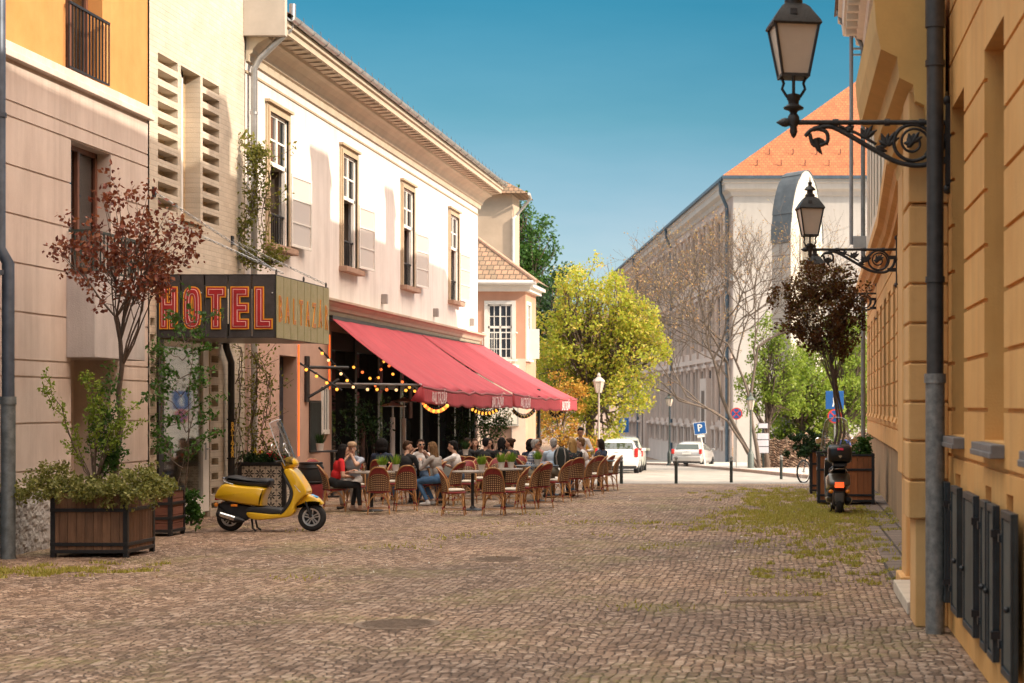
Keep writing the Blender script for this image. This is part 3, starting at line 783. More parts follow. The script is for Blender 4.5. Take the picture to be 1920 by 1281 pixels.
red_l = pm('sign_red', (.36, .018, .022), .35, .2, 3)
yel_l = pm('sign_yellow', (.80, .36, .03), .4, .1, 8)
wht_l = pm('sign_line', (.85, .62, .60), .5)
for k, ch in enumerate('HOTEL'):
    x0 = SX0 + k * pw + .075; lw = pw - .15; lh = .62; z0 = SZ0 + .17
    b = MB()
    for off, dpt, mi in ((.032, .030, 1), (.016, .034, 0), (-.010, .038, 2), (-.019, .042, 0)):
        polys = [[(x0 + p[0] * lw, z0 + p[1] * lh) for p in P] for P in LET[ch]]
        o = poff(polys[0], off)
        if len(polys) == 1:
            b.prism(o, lambda x, z: (x, SY0 - .012, z), lambda x, z, d=dpt: (x, SY0 - d, z), mi)
        else:
            i_ = poff(polys[1], -off); n = len(o)
            for j in range(n):
                j2 = (j + 1) % n
                b.prism([o[j], o[j2], i_[j2], i_[j]], lambda x, z: (x, SY0 - .012, z), lambda x, z, d=dpt: (x, SY0 - d, z), mi)
    b.build('letter', [red_l, yel_l, wht_l], sg)
for k, ch in enumerate('BALTAZÁR'):
    yc = SY0 + (k + .5) * q; b = MB()
    for off, dpt, mi in ((.012, .022, 0), (.001, .025, 1)):
        v, f = text_mesh(ch, .60 if ch != 'Á' else .54, dpt - .012, off * .8, .55)
        b.add(v, f, mi, frame3((SX1 + .012, yc, SZ0 + .45), (0, 1, 0), (0, 0, 1), (1, 0, 0)))
    b.build('letter', [yel_l, pm('sign_rust', (.42, .16, .05), .5, .2, 6)], sg)
def chain(a, c, sag=.0):
    a = Vector(a); c = Vector(c); L = (c - a).length; n = int(L / .075); b = MB()
    for i in range(n):
        p = a.lerp(c, i / n) - Vector((0, 0, sag * 4 * (i / n) * (1 - i / n))); d = (c - a).normalized(); s = d.orthogonal().normalized() if i % 2 else d.cross(d.orthogonal()).normalized()
        b.tube([p + d * (.048 * math.cos(t)) + s * (.02 * math.sin(t)) for t in [2 * PI * k / 8 for k in range(8)]], .006, 4, closed=True)
    b.build('chain', zinc, sg)
chain((XL + .02, 27.95, 5.35), (SX1 - .02, SY0 + .1, 4.1)); chain((XL + .02, 31.9, 4.95), (SX1 - .02, SY1 - .1, 4.1)); chain((XL + .02, 28.6, 4.95), (SX1 - .05, SY0 + .7, 4.1))
b = MB()
for y in (SY0 + .1, SY0 + 1.7, SY1 - .1): b.tube([(SX1 - .02 + .0, y + .04 * math.cos(t), 4.09 + .04 * math.sin(t)) for t in [2 * PI * k / 10 for k in range(10)]], .009, 5, closed=True)
b.build('chain_eye', black_metal, sg)

# ---- red awning
aw = thing('awning', 'long red sloping cafe awning with white lettering on its valance', 'awning', (-8.5, 48, 2.2))
def awn_mat(name, c, vary):
    m = pm(name, c, .8, .1, .9, .12, 120, axes=(1, 3, 1)); return m
def add_seams(m):
    nt = m.node_tree; bs = nt.nodes['Principled BSDF']; src = bs.inputs['Base Color'].links[0].from_socket
    t = nt.nodes.new('ShaderNodeTexCoord'); sp = nt.nodes.new('ShaderNodeSeparateXYZ'); nt.links.new(t.outputs['Object'], sp.inputs[0])
    def M(op, a, b_):
        n = nt.nodes.new('ShaderNodeMath'); n.operation = op
        for i, v in enumerate((a, b_)):
            if isinstance(v, (int, float)): n.inputs[i].default_value = v
            else: nt.links.new(v, n.inputs[i])
        return n.outputs[0]
    f = M('LESS_THAN', M('FRACT', M('MULTIPLY', sp.outputs['Y'], .83), 0), .025)
    c = mix_node(nt, M('MULTIPLY', f, .55), src, (.16, .015, .02))
    fade = ramp(nt, noise(nt, t.outputs['Object'], .9, 7, .7), [(.3, (.86, .84, .84)), (.7, (1.12, 1.12, 1.12))]); c = mix_node(nt, 1.0, c, fade, 'MULTIPLY')
    nt.links.new(c, bs.inputs['Base Color']); return m
red_cloth = add_seams(pm('awning_red', (.36, .042, .056), .75, .12, 1.5, .1, 160, col2=(.43, .058, .074), axes=(.6, 3, .6)))
red_val = pm('valance_red', (.36, .035, .045), .75, .14, 2.5, .1, 120, axes=(1, 4, .4))
def fx(Y): return -8.0 + 1.1 * (Y - 38.4) / 19.1
def fz(Y): return 2.36 - .2 * (Y - 38.4) / 19.1
def tz(Y): return 3.86 + .06 * (Y - 38.4) / 19.1
for (ya, yb) in ((38.4, 47.62), (47.78, 57.5)):
    b = MB(); n = 60; k_ = 14
    def AP(i, j):
        Y = ya + (yb - ya) * i / n; t = j / k_
        x0, z0, x1, z1 = XL + .12, tz(Y), fx(Y), fz(Y)
        ph = (Y - ya) / (yb - ya)
        rip = .024 * math.sin(ph * 2 * PI * 6 + .6 * math.sin(t * 3)) + .012 * math.sin(ph * 47 + t * 2.5) + .008 * math.sin(ph * 83 - t * 4)
        sag = .085 * math.sin(PI * t) * (.6 + .4 * math.cos(ph * 2 * PI * 6))
        droop = .05 * math.sin(PI * ph) * t
        return (x0 + (x1 - x0) * t, Y, z0 + (z1 - z0) * t - sag - droop + rip * (1 if 0 < j else 0))
    for i in range(n):
        for j in range(k_): b.quad(AP(i, j), AP(i + 1, j), AP(i + 1, j + 1), AP(i, j + 1))
    c_ = b.build('canopy', red_cloth, aw, recalc=False, smooth=60)
    # weld for smooth shading
    bmx = bmesh.new(); bmx.from_mesh(c_.data); bmesh.ops.remove_doubles(bmx, verts=bmx.verts, dist=.0005); bmx.to_mesh(c_.data); bmx.free()
    so = c_.modifiers.new('cloth', 'SOLIDIFY'); so.thickness = .006
    b = MB()
    def VP(i, j):
        p = Vector(AP(i, k_)); t = j / 5; ph = i / n * 18
        return (p.x + .012 + .018 * t * math.sin(ph * 1.3) + .03 * t, p.y, p.z - .03 - .345 * t - .012 * t * math.sin(ph * 2.1))
    for i in range(n):
        for j in range(5): b.quad(VP(i, j), VP(i + 1, j), VP(i + 1, j + 1), VP(i, j + 1))
    p0, p1 = Vector(VP(0, 0)), Vector(VP(0, 5)); b.add([p0, p1, (p1.x - .28, p1.y - .02, p1.z + .05), (p0.x - .06, p0.y, p0.z)], [(0, 1, 2, 3)])
    v_ = b.build('valance', red_val, aw, recalc=False, smooth=60)
    bmx = bmesh.new(); bmx.from_mesh(v_.data); bmesh.ops.remove_doubles(bmx, verts=bmx.verts, dist=.0005); bmx.to_mesh(v_.data); bmx.free()
    so = v_.modifiers.new('cloth', 'SOLIDIFY'); so.thickness = .005
    b = MB(); b.tube([Vector(AP(i, k_)) - Vector((-.01, 0, .02)) for i in range(0, n + 1, 4)], .028, 10); b.build('front_bar', pm('awning_bar', (.30, .05, .055), .5), aw, smooth=40)
    for yc in ([39.75, 45.7] if ya < 40 else [49.2, 55.4]):
        i = (yc - ya) / (yb - ya) * n; p = Vector(VP(i, 2.7)); dx = Vector((1.1, 19.1, 0)).normalized()
        v, f = text_mesh('BALTAZÁR', .39, .003, .004, .70)
        b = MB(); b.add(v, f, 0, frame3(p + Vector((.030, 0, -.005)), dx, Vector((.05, 0, 1)).normalized(), dx.cross(Vector((.05, 0, 1))).normalized()))
        b.build('lettering', pm('valance_white', (.72, .55, .55), .8), v_)
b = MB(); b.tube([(-9.9, 38.5, 2.42), (-8.02, 38.5, 2.40)], .028, 10); b.build('awning_arm', zinc, aw, smooth=40)
b = MB(); b.box(XL, XL + .16, 38.4, 57.5, 3.80, 3.92); b.build('roller_box', black_metal, aw)
b = MB(); b.tube([(-7.55, 53.4, gz(53.4)), (-7.55, 53.4, 2.45)], .05, 12); b.build('support_post', pm('post_grey', (.06, .07, .08), .5), aw, smooth=40)

# wall bracket for the lights
br = thing('wall_bracket', 'black iron bracket fixed to the hotel pier beside the menu board', 'bracket', (XL, 36.9, 2.4))
b = MB(); b.box(XL, XL + .05, 36.7, 36.95, 2.02, 2.98); b.build('plate', black_metal, br)
b = MB(); b.tube([(XL + .05, 36.85, 2.75), (XL + .75, 37.4, 2.75)], .035, 10); b.tube([(XL + .05, 36.85, 2.12), (XL + .6, 37.2, 2.5)], .03, 10); b.build('arm', black_metal, br)
bulb_m = glow_mat('warm_bulb', (1.0, .38, .05), .85); bulb_o = glow_mat('orange_bulb', (1.0, .18, .04), .7); bulb_w = glow_mat('pale_bulb', (1.0, .62, .28), .55)
def light_string(label, pts, n, rod=False, colours=(bulb_m,), r=.034, drop=.05):
    t = thing('light_string', label, 'string lights', pts[0], group='strings of cafe lights')
    b = MB(); b.tube(pts, .022 if rod else .008, 6); b.build('cable', black_metal, t)
    L = [0]
    for a, c in zip(pts[:-1], pts[1:]): L.append(L[-1] + (Vector(c) - Vector(a)).length)
    for k in range(n):
        s = L[-1] * (k + .5) / n
        i = max(j for j in range(len(L)) if L[j] <= s + 1e-9); i = min(i, len(pts) - 2)
        p = Vector(pts[i]).lerp(Vector(pts[i + 1]), (s - L[i]) / max(1e-6, L[i + 1] - L[i])) - Vector((0, 0, drop))
        b = MB(); b.ball(p, r, 10); bo = b.build('bulb', colours[k % len(colours)], t, smooth=80)
        b = MB(); b.tube([p + Vector((0, 0, r * .8)), p + Vector((0, 0, r + .05))], .018, 6); b.build('socket', black_metal, bo)
    return t
def A(px, py, Y): return tuple(at(px, py, Y))
light_string('black rod of amber bulbs sloping down past the orange neon tube', [A(545, 670, 36.2), A(641, 732, 36.9)], 5, True)
light_string('black rod of amber bulbs sloping down to the bar below the awning edge', [A(598, 652, 37.2), A(668, 728, 38.2)], 6, True, (bulb_m, bulb_w))
light_string('loose wire of amber and orange bulbs under the near awning edge', [A(655, 680, 40), A(690, 700, 40.2), A(704, 720, 40.2), A(720, 672, 40.6), A(735, 688, 40.8)], 8, False, (bulb_m, bulb_o))
light_string('short wire of bulbs hanging along the silver awning arm', [A(680, 722, 38.9), A(712, 722, 38.9), A(745, 723, 38.9), A(770, 724, 38.9)], 5, False, (bulb_w, bulb_m, bulb_o), .036, .1)
light_string('bulbs strung close under the slanting cloth beside the arm', [A(728, 690, 41), A(745, 705, 41), A(762, 718, 41), A(785, 735, 40.5), A(795, 755, 39.5)], 8, False, (bulb_m, bulb_o, bulb_m))
def garland(label, pxa, pxb, ytop, dip, Y, cols, n):
    pts = [A(pxa + (pxb - pxa) * k / 10, ytop + dip * (1 - (2 * k / 10 - 1) ** 2), Y) for k in range(11)]
    light_string(label, pts, n, False, cols, .043, .02)
garland('glowing swag of yellow and orange bulbs under the first lettering on the valance', 796, 840, 758, 12, 39.4, (bulb_m, bulb_o), 11)
dim = pm('unlit_bulb', (.45, .32, .08), .3, .2, 9)
garland('half lit swag of bulbs under the second lettering on the valance', 885, 935, 766, 8, 45.8, (bulb_m, black_metal), 16)
garland('dark swag of bulbs under the third lettering beside the post', 962, 1002, 769, 12, 49.2, (dim, black_metal), 16)
garland('dark swag of bulbs at the far end of the valance', 1030, 1055, 771, 9, 55.4, (dim, black_metal), 12)

# ================================================================== RIGHT: LONG YELLOW BUILDING
XR = 1.42
ochre = pm('ochre_plaster', (.70, .34, .095), .85, .1, 1.3, .2, 60, col2=(.77, .41, .135), detail=8, streak=.3)
ochre_low = pm('ochre_plaster_pale', (.69, .375, .135), .85, .12, 1.6, .2, 50, col2=(.76, .45, .19), detail=8, streak=.3)
plinth_m = pm('stained_plinth', (.26, .17, .10), .9, .25, 1.8, .4, 30, col2=(.42, .29, .17), axes=(1, 3, .35), detail=8)
cream_up = pm('cream_plaster', (.60, .52, .41), .85, .1, 1.5, .15, 50)
yb = thing('yellow_building', 'long rusticated yellow building along the right edge with cellar shutters and stone sills', 'building', (XR, 14, 0))
PR = lambda u, v, d: (XR + d, u, v)
wins = [(8.9, 10.0), (11.46, 12.6), (14.04, 15.07)]
cells = [(10.98, 11.32), (12.16, 12.52), (14.32, 14.76)]
gro = [1.52 + .395 * k for k in range(0, 8)] + [4.9 + .45 * k for k in range(12)]
U = lines(-14, 15.4, [a for w in wins for a in w], [a for c in cells for a in c]); V = lines(0, 12.9, [1.70, 4.5, .3, 1.38], [g_ - .016 for g_ in gro], [g_ + .016 for g_ in gro])
def dep(u, v):
    for w in wins:
        if w[0] < u < w[1] and 1.70 < v < 4.5: return (.26, True)
    for c in cells:
        if c[0] < u < c[1] and .3 < v < 1.38: return (.20, False)
    if any(abs(v - g_) < .016 for g_ in gro): return (.028, False)
    return (0, False)
b = MB(); b.relief(U, V, dep, PR)
b.box(XR + .7, 12, -14, 15.4, 0, 12.9)
b.build('wall', ochre, yb)
for w in wins:
    x = XR + .2
    b = MB(); f = .07
    b.box(x, x + .06, w[0], w[0] + f, 1.7, 4.5); b.box(x, x + .06, w[1] - f, w[1], 1.7, 4.5); b.box(x, x + .06, w[0], w[1], 4.43, 4.5); b.box(x, x + .06, w[0], w[1], 1.7, 1.78); b.box(x - .01, x + .06, w[0], w[1], 3.5, 3.58); b.box(x - .01, x + .06, sum(w) / 2 - .05, sum(w) / 2 + .05, 1.7, 4.5)
    wo = b.build('window', wood_frame, yb)
    b = MB(); b.box(x + .03, x + .04, w[0] + f, w[1] - f, 1.78, 4.43); b.build('pane', dark_glass, wo)
    b = MB(); b.box(XR - .09, XR + .2, w[0] - .04, w[1] + .04, 1.63, 1.69); b.box(XR - .10, XR + .0, w[0] - .04, w[1] + .04, 1.60, 1.64); b.build('sill', pm('grey_sill', (.16, .145, .14), .55, .2, 9), wo, bevel=.006)
shut_m = pm('shutter_blue_black', (.022, .030, .036), .4, .3, 7, .15, 40, metal=.2)
leaf_y = [(14.80, 15.34), (13.76, 14.28), (12.56, 13.30), (11.80, 12.13), (11.36, 11.70), (10.45, 10.94)]
for k, (a, c) in enumerate(leaf_y):
    b = MB(); x = XR - .05; z0, z1 = .28, 1.30; f = .05
    b.box(x - .02, x + .012, a, c, z0, z1)
    for (q0, q1, r0, r1) in ((a, a + f, z0, z1), (c - f, c, z0, z1), (a + f, c - f, z0, z0 + f), (a + f, c - f, z1 - f, z1)): b.box(x - .036, x - .02, q0, q1, r0, r1)
    s_ = b.build('shutter', shut_m, yb, bevel=.004)
    b = MB(); b.box(x - .026, x - .021, a + f + .012, c - f - .012, z0 + f + .012, z1 - f - .012); b.build('shutter_panel', pm('shutter_grey_green', (.060, .066, .060), .55, .35, 5, .2, 30, axes=(1, 1, .4)), s_)
    near = a if k % 2 == 0 else c
    for z in (z0 + .18, z1 - .18): b = MB(); b.box(XR - .10, XR - .0, near - .03, near + .03, z - .025, z + .025); b.build('hinge', black_metal, s_)
    b = MB(); b.ball((XR - .10, a + .08 if k % 2 else c - .08, .72), .022, 8); b.build('knob', black_metal, s_)
# pier with rusticated blocks beside the fat pipe
b = MB(); b.box(1.13, XR, 15.42, 16.05, 0, .95)
b.build('pier_base', ochre_low, yb, bevel=.01)
b = MB()
for k in range(8): b.box(1.07, XR, 15.38, 16.1, .955 + .345 * k, .955 + .345 * k + .325)
b.box(1.09, XR, 15.42, 16.05, .95, 3.72)
b.build('pier_blocks', ochre_low, yb, bevel=.012)
b = MB(); b.box(1.07, XR, 15.38, 16.1, 3.73, 4.7); b.build('pier_capital', ochre_low, yb, bevel=.01)
b = MB(); b.box(1.22, XR + .1, 18.5, 19.25, 1.22, 4.7); b.box(1.26, XR + .1, 18.55, 19.2, .1, 1.22); b.box(1.20, XR + .1, 18.48, 19.28, 0, .14); b.build('far_pier', ochre_low, yb, bevel=.015)
b = MB(); b.box(XR, 12, 15.4, 19.25, 0, 12.9); b.build('porch_wall', ochre, yb)
b = MB(); b.box(1.12, XR + .02, 16.3, 18.4, 0, .12); b.build('door_step', pm('pale_step', (.55, .47, .38), .85), yb, bevel=.01)
hp = [(0, 4.42), (.16, 4.42), (.18, 4.56), (.26, 4.60), (.28, 4.74), (.40, 4.80), (.42, 4.98), (.56, 5.05), (.60, 5.25), (.62, 5.5), (0, 5.62)]
b = MB(); b.prism(hp, lambda o, z: (XR - .04 - o, 15.25, z), lambda o, z: (XR - .04 - o, 19.4, z)); b.build('porch_cornice', pm('ochre_trim', (.60, .36, .12), .8, .1, 2, .1, 40), yb)
def xf(u): return 1.46 + (u - 19.25) * .0363 if u < 30 else 1.85 + (u - 30) * .0194
PF = lambda u, v, d: (xf(u) + d, u, v)
fw = [(20.6 + 2.25 * k, 21.7 + 2.25 * k) for k in range(12)]
gro2 = [1.55 + .395 * k for k in range(0, 9)]
U = lines(19.25, 48, [a for w in fw for a in w], [30]); V = lines(-.4, 12.4, [1.75, 4.05, 1.2, 5.2, 6.4, 9.0], [g_ - .016 for g_ in gro2], [g_ + .016 for g_ in gro2])
def dep(u, v):
    for w in fw:
        if w[0] < u < w[1] and (1.75 < v < 4.05 or 6.4 < v < 9.0): return (.28, False)
    if any(abs(v - g_) < .016 for g_ in gro2): return (.026, False)
    return (.05 if v < 1.2 else 0, False)
def mt(u, v):
    if any(w[0] < u < w[1] for w in fw) and (1.75 < v < 4.05 or 6.4 < v < 9.0): return 3
    return 1 if v < 1.2 else (2 if v > 5.2 else 0)
b = MB(); b.relief(U, V, dep, PF, mt)
b.add([PF(48, -.4, 0), (12, 48, -.4), (12, 48, 12.4), PF(48, 12.4, 0)], [(0, 1, 2, 3)], 2)
b.box(3.0, 15.5, 19.25, 47.98, -.4, 12.9)  # unseen rear block, its depth stretched for the shadow it throws on the street
b.build('long_wall', [ochre_low, plinth_m, cream_up, dark_glass], yb)
for w in fw:
    a, c = w
    b = MB(); z0 = 1.75
    b.add([PF(a - .06, z0 - .08, -.07), PF(c + .06, z0 - .08, -.07), PF(c + .06, z0, -.05), PF(a - .06, z0, -.05), PF(a - .06, z0 - .08, .2), PF(c + .06, z0 - .08, .2), PF(c + .06, z0, .2), PF(a - .06, z0, .2)], [(0, 1, 2, 3), (0, 1, 5, 4), (3, 2, 6, 7), (0, 3, 7, 4), (1, 2, 6, 5)])
    s_ = b.build('window', ochre_low, yb)
    b = MB()
    for (q0, q1, r0, r1) in ((a, a + .07, 1.75, 4.05), (c - .07, c, 1.75, 4.05), ((a + c) / 2 - .04, (a + c) / 2 + .04, 1.75, 4.05), (a, c, 3.1, 3.17), (a, c, 3.98, 4.05)):
        b.add([PF(q0, r0, .23), PF(q1, r0, .23), PF(q1, r1, .23), PF(q0, r1, .23)], [(0, 1, 2, 3)])
    b.build('window_frame', pm('grey_window_frame', (.50, .45, .38), .5), s_)
cp = [(0, 4.75), (.07, 4.75), (.09, 4.85), (.16, 4.88), (.20, 4.98), (.30, 5.03), (.31, 5.18), (0, 5.26)]
for (ya, yb_) in ((19.3, 30), (30, 48)):
    b = MB(); b.prism(cp, lambda o, z: PF(ya, z, -o), lambda o, z: PF(yb_, z, -o)); b.build('string_course', ochre_low, yb)
ep = [(0, 11.6), (.1, 11.6), (.14, 11.8), (.3, 11.85), (.32, 12.05), (.66, 12.1), (.7, 12.4), (.8, 12.45), (.8, 12.6), (0, 12.7)]
for (ya, yb_) in ((-14, 15.4), (15.4, 19.3), (19.3, 30), (30, 48.2)):
    q0 = XR if ya < 19 else xf(ya); q1 = XR if yb_ < 19.4 else xf(yb_)
    b = MB(); b.prism(ep, lambda o, z: (q0 - o, ya, z), lambda o, z: (q1 - o, yb_, z)); b.build('eaves', cream_up, yb)
for k in range(22):
    y = 28 + k * .9; b = MB(); b.box(xf(y) - .6, xf(y), y - .12, y + .12, 11.86, 12.09); b.build('bracket', cream_up, yb)
b = MB(); b.add([(XR - .8, -14, 12.62), (1.3, 48.2, 12.62), (7, 48.2, 14.6), (7, -14, 14.6), (15.6, 48.2, 12.7), (15.6, -14, 12.7)], [(0, 1, 2, 3), (3, 2, 4, 5)]); b.build('roof', roof_tile, yb)
for (y, w_) in ((26.0, .9), (32.6, 1.3), (39.5, .8)):
    b = MB(); b.box(4.2, 5.0, y, y + w_, 12.6, 15.6); b.box(4.1, 5.1, y - .1, y + w_ + .1, 15.6, 15.75); b.build('chimney', pm('chimney_brick', (.30, .14, .09), .9, .2, 8), yb)
# fat pipe
rp_ = thing('downpipe', 'tall thick drainpipe on the yellow wall, dark above and galvanised grey below', 'drainpipe', (1.27, 15.0, 0))
b = MB(); b.tube([(1.27, 15.0, 0), (1.27, 15.0, 2.16)], .083, 20); b.tube([(1.27, 15.0, 2.14), (1.27, 15.0, 2.22)], .094, 20); b.build('lower_pipe', pm('galvanised_worn', (.15, .145, .14), .55, .3, 16, .25, 50, metal=.35, col2=(.30, .28, .26)), rp_, smooth=40)
b = MB(); b.tube([(1.27, 15.0, 2.2), (1.27, 15.0, 6.5)], .073, 20)
for z in (3.0, 4.85): b.tube([(1.27, 15.0, z), (1.27, 15.0, z + .05)], .085, 20)
b.tube([(1.27, 15.0, 5.18), (1.27, 15.0, 5.6)], .085, 20)
b.build('upper_pipe', pm('dark_pipe', (.06, .052, .048), .5, .25, 10, metal=.25), rp_, smooth=40)
# mast and pipe at the far end
ms = thing('aerial_mast', 'tall thin grey aerial mast with a box at the far end of the yellow building', 'mast', (1.75, 47.5, 6.2))
b = MB(); b.tube([(1.75, 47.5, 6.3), (1.75, 47.5, 12.6)], .055, 10); b.build('pole', pm('mast_grey', (.27, .28, .29), .5, .1, 4, metal=.3), ms, smooth=40)
b = MB(); b.box(1.80, 2.16, 47.3, 47.5, 6.2, 6.52); b.build('junction_box', pm('box_grey', (.33, .35, .36), .5), ms, bevel=.01)
b = MB(); b.box(1.75, 2.2, 47.48, 47.52, 11.58, 11.64); b.box(1.75, 2.2, 47.48, 47.52, 11.42, 11.47); b.build('wall_arm', zinc, ms)
ep_ = thing('drainpipe', 'slim grey drainpipe with a curved top at the far corner of the yellow building', 'drainpipe', (2.07, 47.4, 0))
b = MB(); b.tube([(1.40, 47.4, 13.0), (1.40, 47.4, 12.55), (1.5, 47.4, 12.3), (1.9, 47.4, 11.95), (2.06, 47.4, 11.6), (2.07, 47.4, 1.2), (2.07, 47.4, -.25)], .06, 12); b.build('pipe', pm('pipe_grey', (.19, .21, .215), .5, .2, 6, metal=.3), ep_, smooth=40)

# ---- iron wall lamps
milk = pm('lantern_glass', (.52, .44, .37), .35, .1, 2, spec=.6)
lamp_n = 0
def wall_lamp(x, y, z, label, L=1.34, drop=0):
    t = thing('wall_lamp', label, 'street lamp', (x, y, z), 0, 'iron lanterns on scrolled wall brackets')
    b = MB(); b.box(-.02, .03, -.04, .04, -.55, .16); b.ball((-.0, 0, .19), .045, 8); b.ball((0, 0, -.58), .045, 8)
    b.box(-.16, 0, -.03, .03, -.36, -.30); b.box(-.14, 0, -.03, .03, -.16, -.10); b.build('wall_plate', iron, t, local=True, smooth=40)
    b = MB(); b.tube([(0, 0, 0), (-L, 0, 0)], .022, 10)
    for q in (.2, .5, .95): b.tube([(-q, 0, 0), (-q - .05, 0, 0)], .032, 8)
    b.lathe([(.0, -.14), (.02, -.12), (.035, -.08), (.03, -.04), (.055, 0), (.05, .05), (.03, .08), (.04, .1), (.085, .115 - drop * .4), (.09, .13 - drop * .4), (.045, .16 - drop * .6), (.05, .19 - drop), (.06, .2 - drop), (.06, .24 - drop), (.03, .25 - drop)], (-L, 0, 0), 14)
    b.tube([(-L - .02, 0, 0), (-L - .07, 0, 0), (-L - .10, 0, 0), (-L - .15, 0, 0)], [.025, .042, .035, .004], 10)
    b.build('arm', iron, t, local=True, smooth=50)
    # scrolls
    b = MB()
    def cat(pts, r, n=10):
        P = [Vector(p) for p in pts]; out = []
        for i in range(len(P) - 1):
            p0, p1, p2, p3 = P[max(i - 1, 0)], P[i], P[i + 1], P[min(i + 2, len(P) - 1)]
            for k in range(n):
                s = k / n; out.append(.5 * ((2 * p1) + (p2 - p0) * s + (2 * p0 - 5 * p1 + 4 * p2 - p3) * s * s + (3 * p1 - p0 - 3 * p2 + p3) * s ** 3))
        out.append(P[-1]); b.tube(out, r, 7)
    V3 = lambda x_, z_: (x_, 0, z_)
    cat([V3(-1.2, -.1), V3(-1.16, -.2), V3(-1.05, -.17), V3(-1.06, -.08), V3(-1.17, -.06), V3(-1.24, -.12)], .018)
    cat([V3(-1.17, -.06), V3(-1.03, -.035), V3(-.88, -.1), V3(-.62, -.25), V3(-.42, -.35), V3(-.2, -.37), V3(-.07, -.27), V3(-.03, -.14)], .023)
    cat([V3(-.95, -.03), V3(-.8, -.09), V3(-.62, -.19)], .014)
    c0 = Vector((-.30, 0, -.175))
    b.tube([c0 + Vector((.168 * math.cos(a), 0, .158 * math.sin(a))) for a in [2 * PI * k / 28 for k in range(28)]], .017, 7, closed=True)
    b.tube([c0 + Vector((r_ * math.cos(a), 0, r_ * math.sin(a))) for r_, a in [(.15 - .10 * k / 26, -.8 + k * .30) for k in range(27)]], .013, 6)

    def leafb(cx, cz, r, ang, n=5):
        for k in range(n):
            a = ang + (k - (n - 1) / 2) * .5
            d = Vector((math.cos(a), 0, math.sin(a))); tip = Vector((cx, 0, cz)) + d * r * (1 if k % 2 else .82)
            b.tube([(cx, 0, cz), Vector((cx, 0, cz)).lerp(tip, .5) + Vector((0, .012, 0)), tip + Vector((.02, 0, .0))], [.018, .028, .006], 6)
    leafb(-.30, -.175, .10, 2.2, 7); leafb(-.52, -.2, .13, 1.7); leafb(-.70, -.13, .11, 1.8); leafb(-.86, -.08, .07, 1.6, 3); leafb(-1.13, -.14, .09, -1.4, 4); leafb(-.62, -.22, .08, -.4, 3)
    b.tube([V3(-1.15, -.14), V3(-1.12, -.24), V3(-1.09, -.28)], [.035, .022, .004], 7)
    b.build('scrollwork', iron, t, local=True, smooth=60)
    # lantern
    n0 = None; lx = -L; dz = -drop; ph = R(45 + 10); s2 = math.sqrt(2)
    bt = [(.115 * s2, .40 + dz), (.19 * s2, .83 + dz)]
    b = MB()
    for (r0, z0), (r1, z1) in ((bt[0], bt[1]),):
        for k in range(4):
            a = ph + k * PI / 2
            b.tube([(lx + r0 * math.cos(a), r0 * math.sin(a), z0), (lx + r1 * math.cos(a), r1 * math.sin(a), z1)], .014, 6)
    b.lathe([(.125 * s2, .385), (.125 * s2, .41)], (lx, 0, dz), 4, phase=ph); 
    b.lathe([(.205 * s2, .82), (.215 * s2, .835), (.205 * s2, .86), (.12 * s2, .99), (.085 * s2, 1.02)], (lx, 0, dz), 4, phase=ph)
    b.lathe([(.075, 1.0), (.08, 1.06), (.07, 1.07), (.05, 1.08), (.05, 1.13), (.095, 1.14), (.09, 1.155), (.06, 1.19), (.03, 1.21), (.03, 1.24), (.04, 1.26), (.012, 1.28), (.006, 1.36)], (lx, 0, dz), 14)
    b.box(lx - .03, lx + .03, -.185 * 1.0, -.13, .905 + dz, .955 + dz)
    b.build('lantern_frame', iron, t, local=True, smooth=30)
    b = MB(); b.lathe([(.108 * s2, .40), (.182 * s2, .825)], (lx, 0, dz), 4, phase=ph); b.build('lantern_glass', milk, t, local=True)
    b = MB()
    for s in (-1, 1):
        b.tube([(lx + s * .055, 0, .22 + dz), (lx + s * .10, 0, .29 + dz), (lx + s * .085, 0, .34 + dz), (lx + s * .11, 0, .40 + dz)], .014, 6)
        b.tube([(lx, s * .055, .22 + dz), (lx, s * .10, .29 + dz), (lx, s * .085, .34 + dz), (lx, s * .11, .40 + dz)], .014, 6)
    b.tube([(lx, 0, .2 + dz), (lx, 0, .4 + dz)], .012, 6); b.build('cradle', iron, t, local=True, smooth=60)
    return t
wall_lamp(1.40, 15.25, 4.41, 'nearest and largest iron lantern, on the bracket that crosses the thick drainpipe')
wall_lamp(1.80, 28.6, 4.49, 'middle iron lantern, its glass in front of the pointed stone arch', 1.42, .17)
wall_lamp(2.06, 40.0, 4.5, 'furthest iron lantern bracket, mostly behind the dark red tree', 1.42, .17)

# ================================================================== FAR END OF THE STREET
peach = pm('peach_plaster', (.58, .31, .21), .85, .08, 1.2, .1, 50, streak=.25)
white_trim = pm('white_trim', (.74, .70, .65), .7, .05, 3)
ch = thing('corner_house', 'peach corner house with white windows and a mossy tiled hip roof behind the hotel', 'house', (-10.1, 67.8, gz(68)))
b = MB(); g0 = gz(68) - .3
PX = lambda u, v, d: (u, 67.8 + d, v)
b.relief(lines(-18, -10.1, [-11.55, -10.62]), lines(g0, 6.4, [3.75, 5.85, -1, 1.1]), lambda u, v: (.2, True) if -11.55 < u < -10.62 and (3.75 < v < 5.85 or v < 1.1 and v > -1) else (0, False), PX, lambda u, v: 1 if v < 3.2 else 0)
PYs = lambda u, v, d: (-10.1 - d, u, v)
b.relief(lines(67.8, 70.6, [68.05, 68.95]), lines(g0, 6.4, [3.75, 5.85]), lambda u, v: (.2, True) if 68.05 < u < 68.95 and 3.75 < v < 5.85 else (0, False), PYs)
b.build('wall', [peach, pm('pale_peach', (.66, .50, .40), .85, .08, 1.5)], ch)
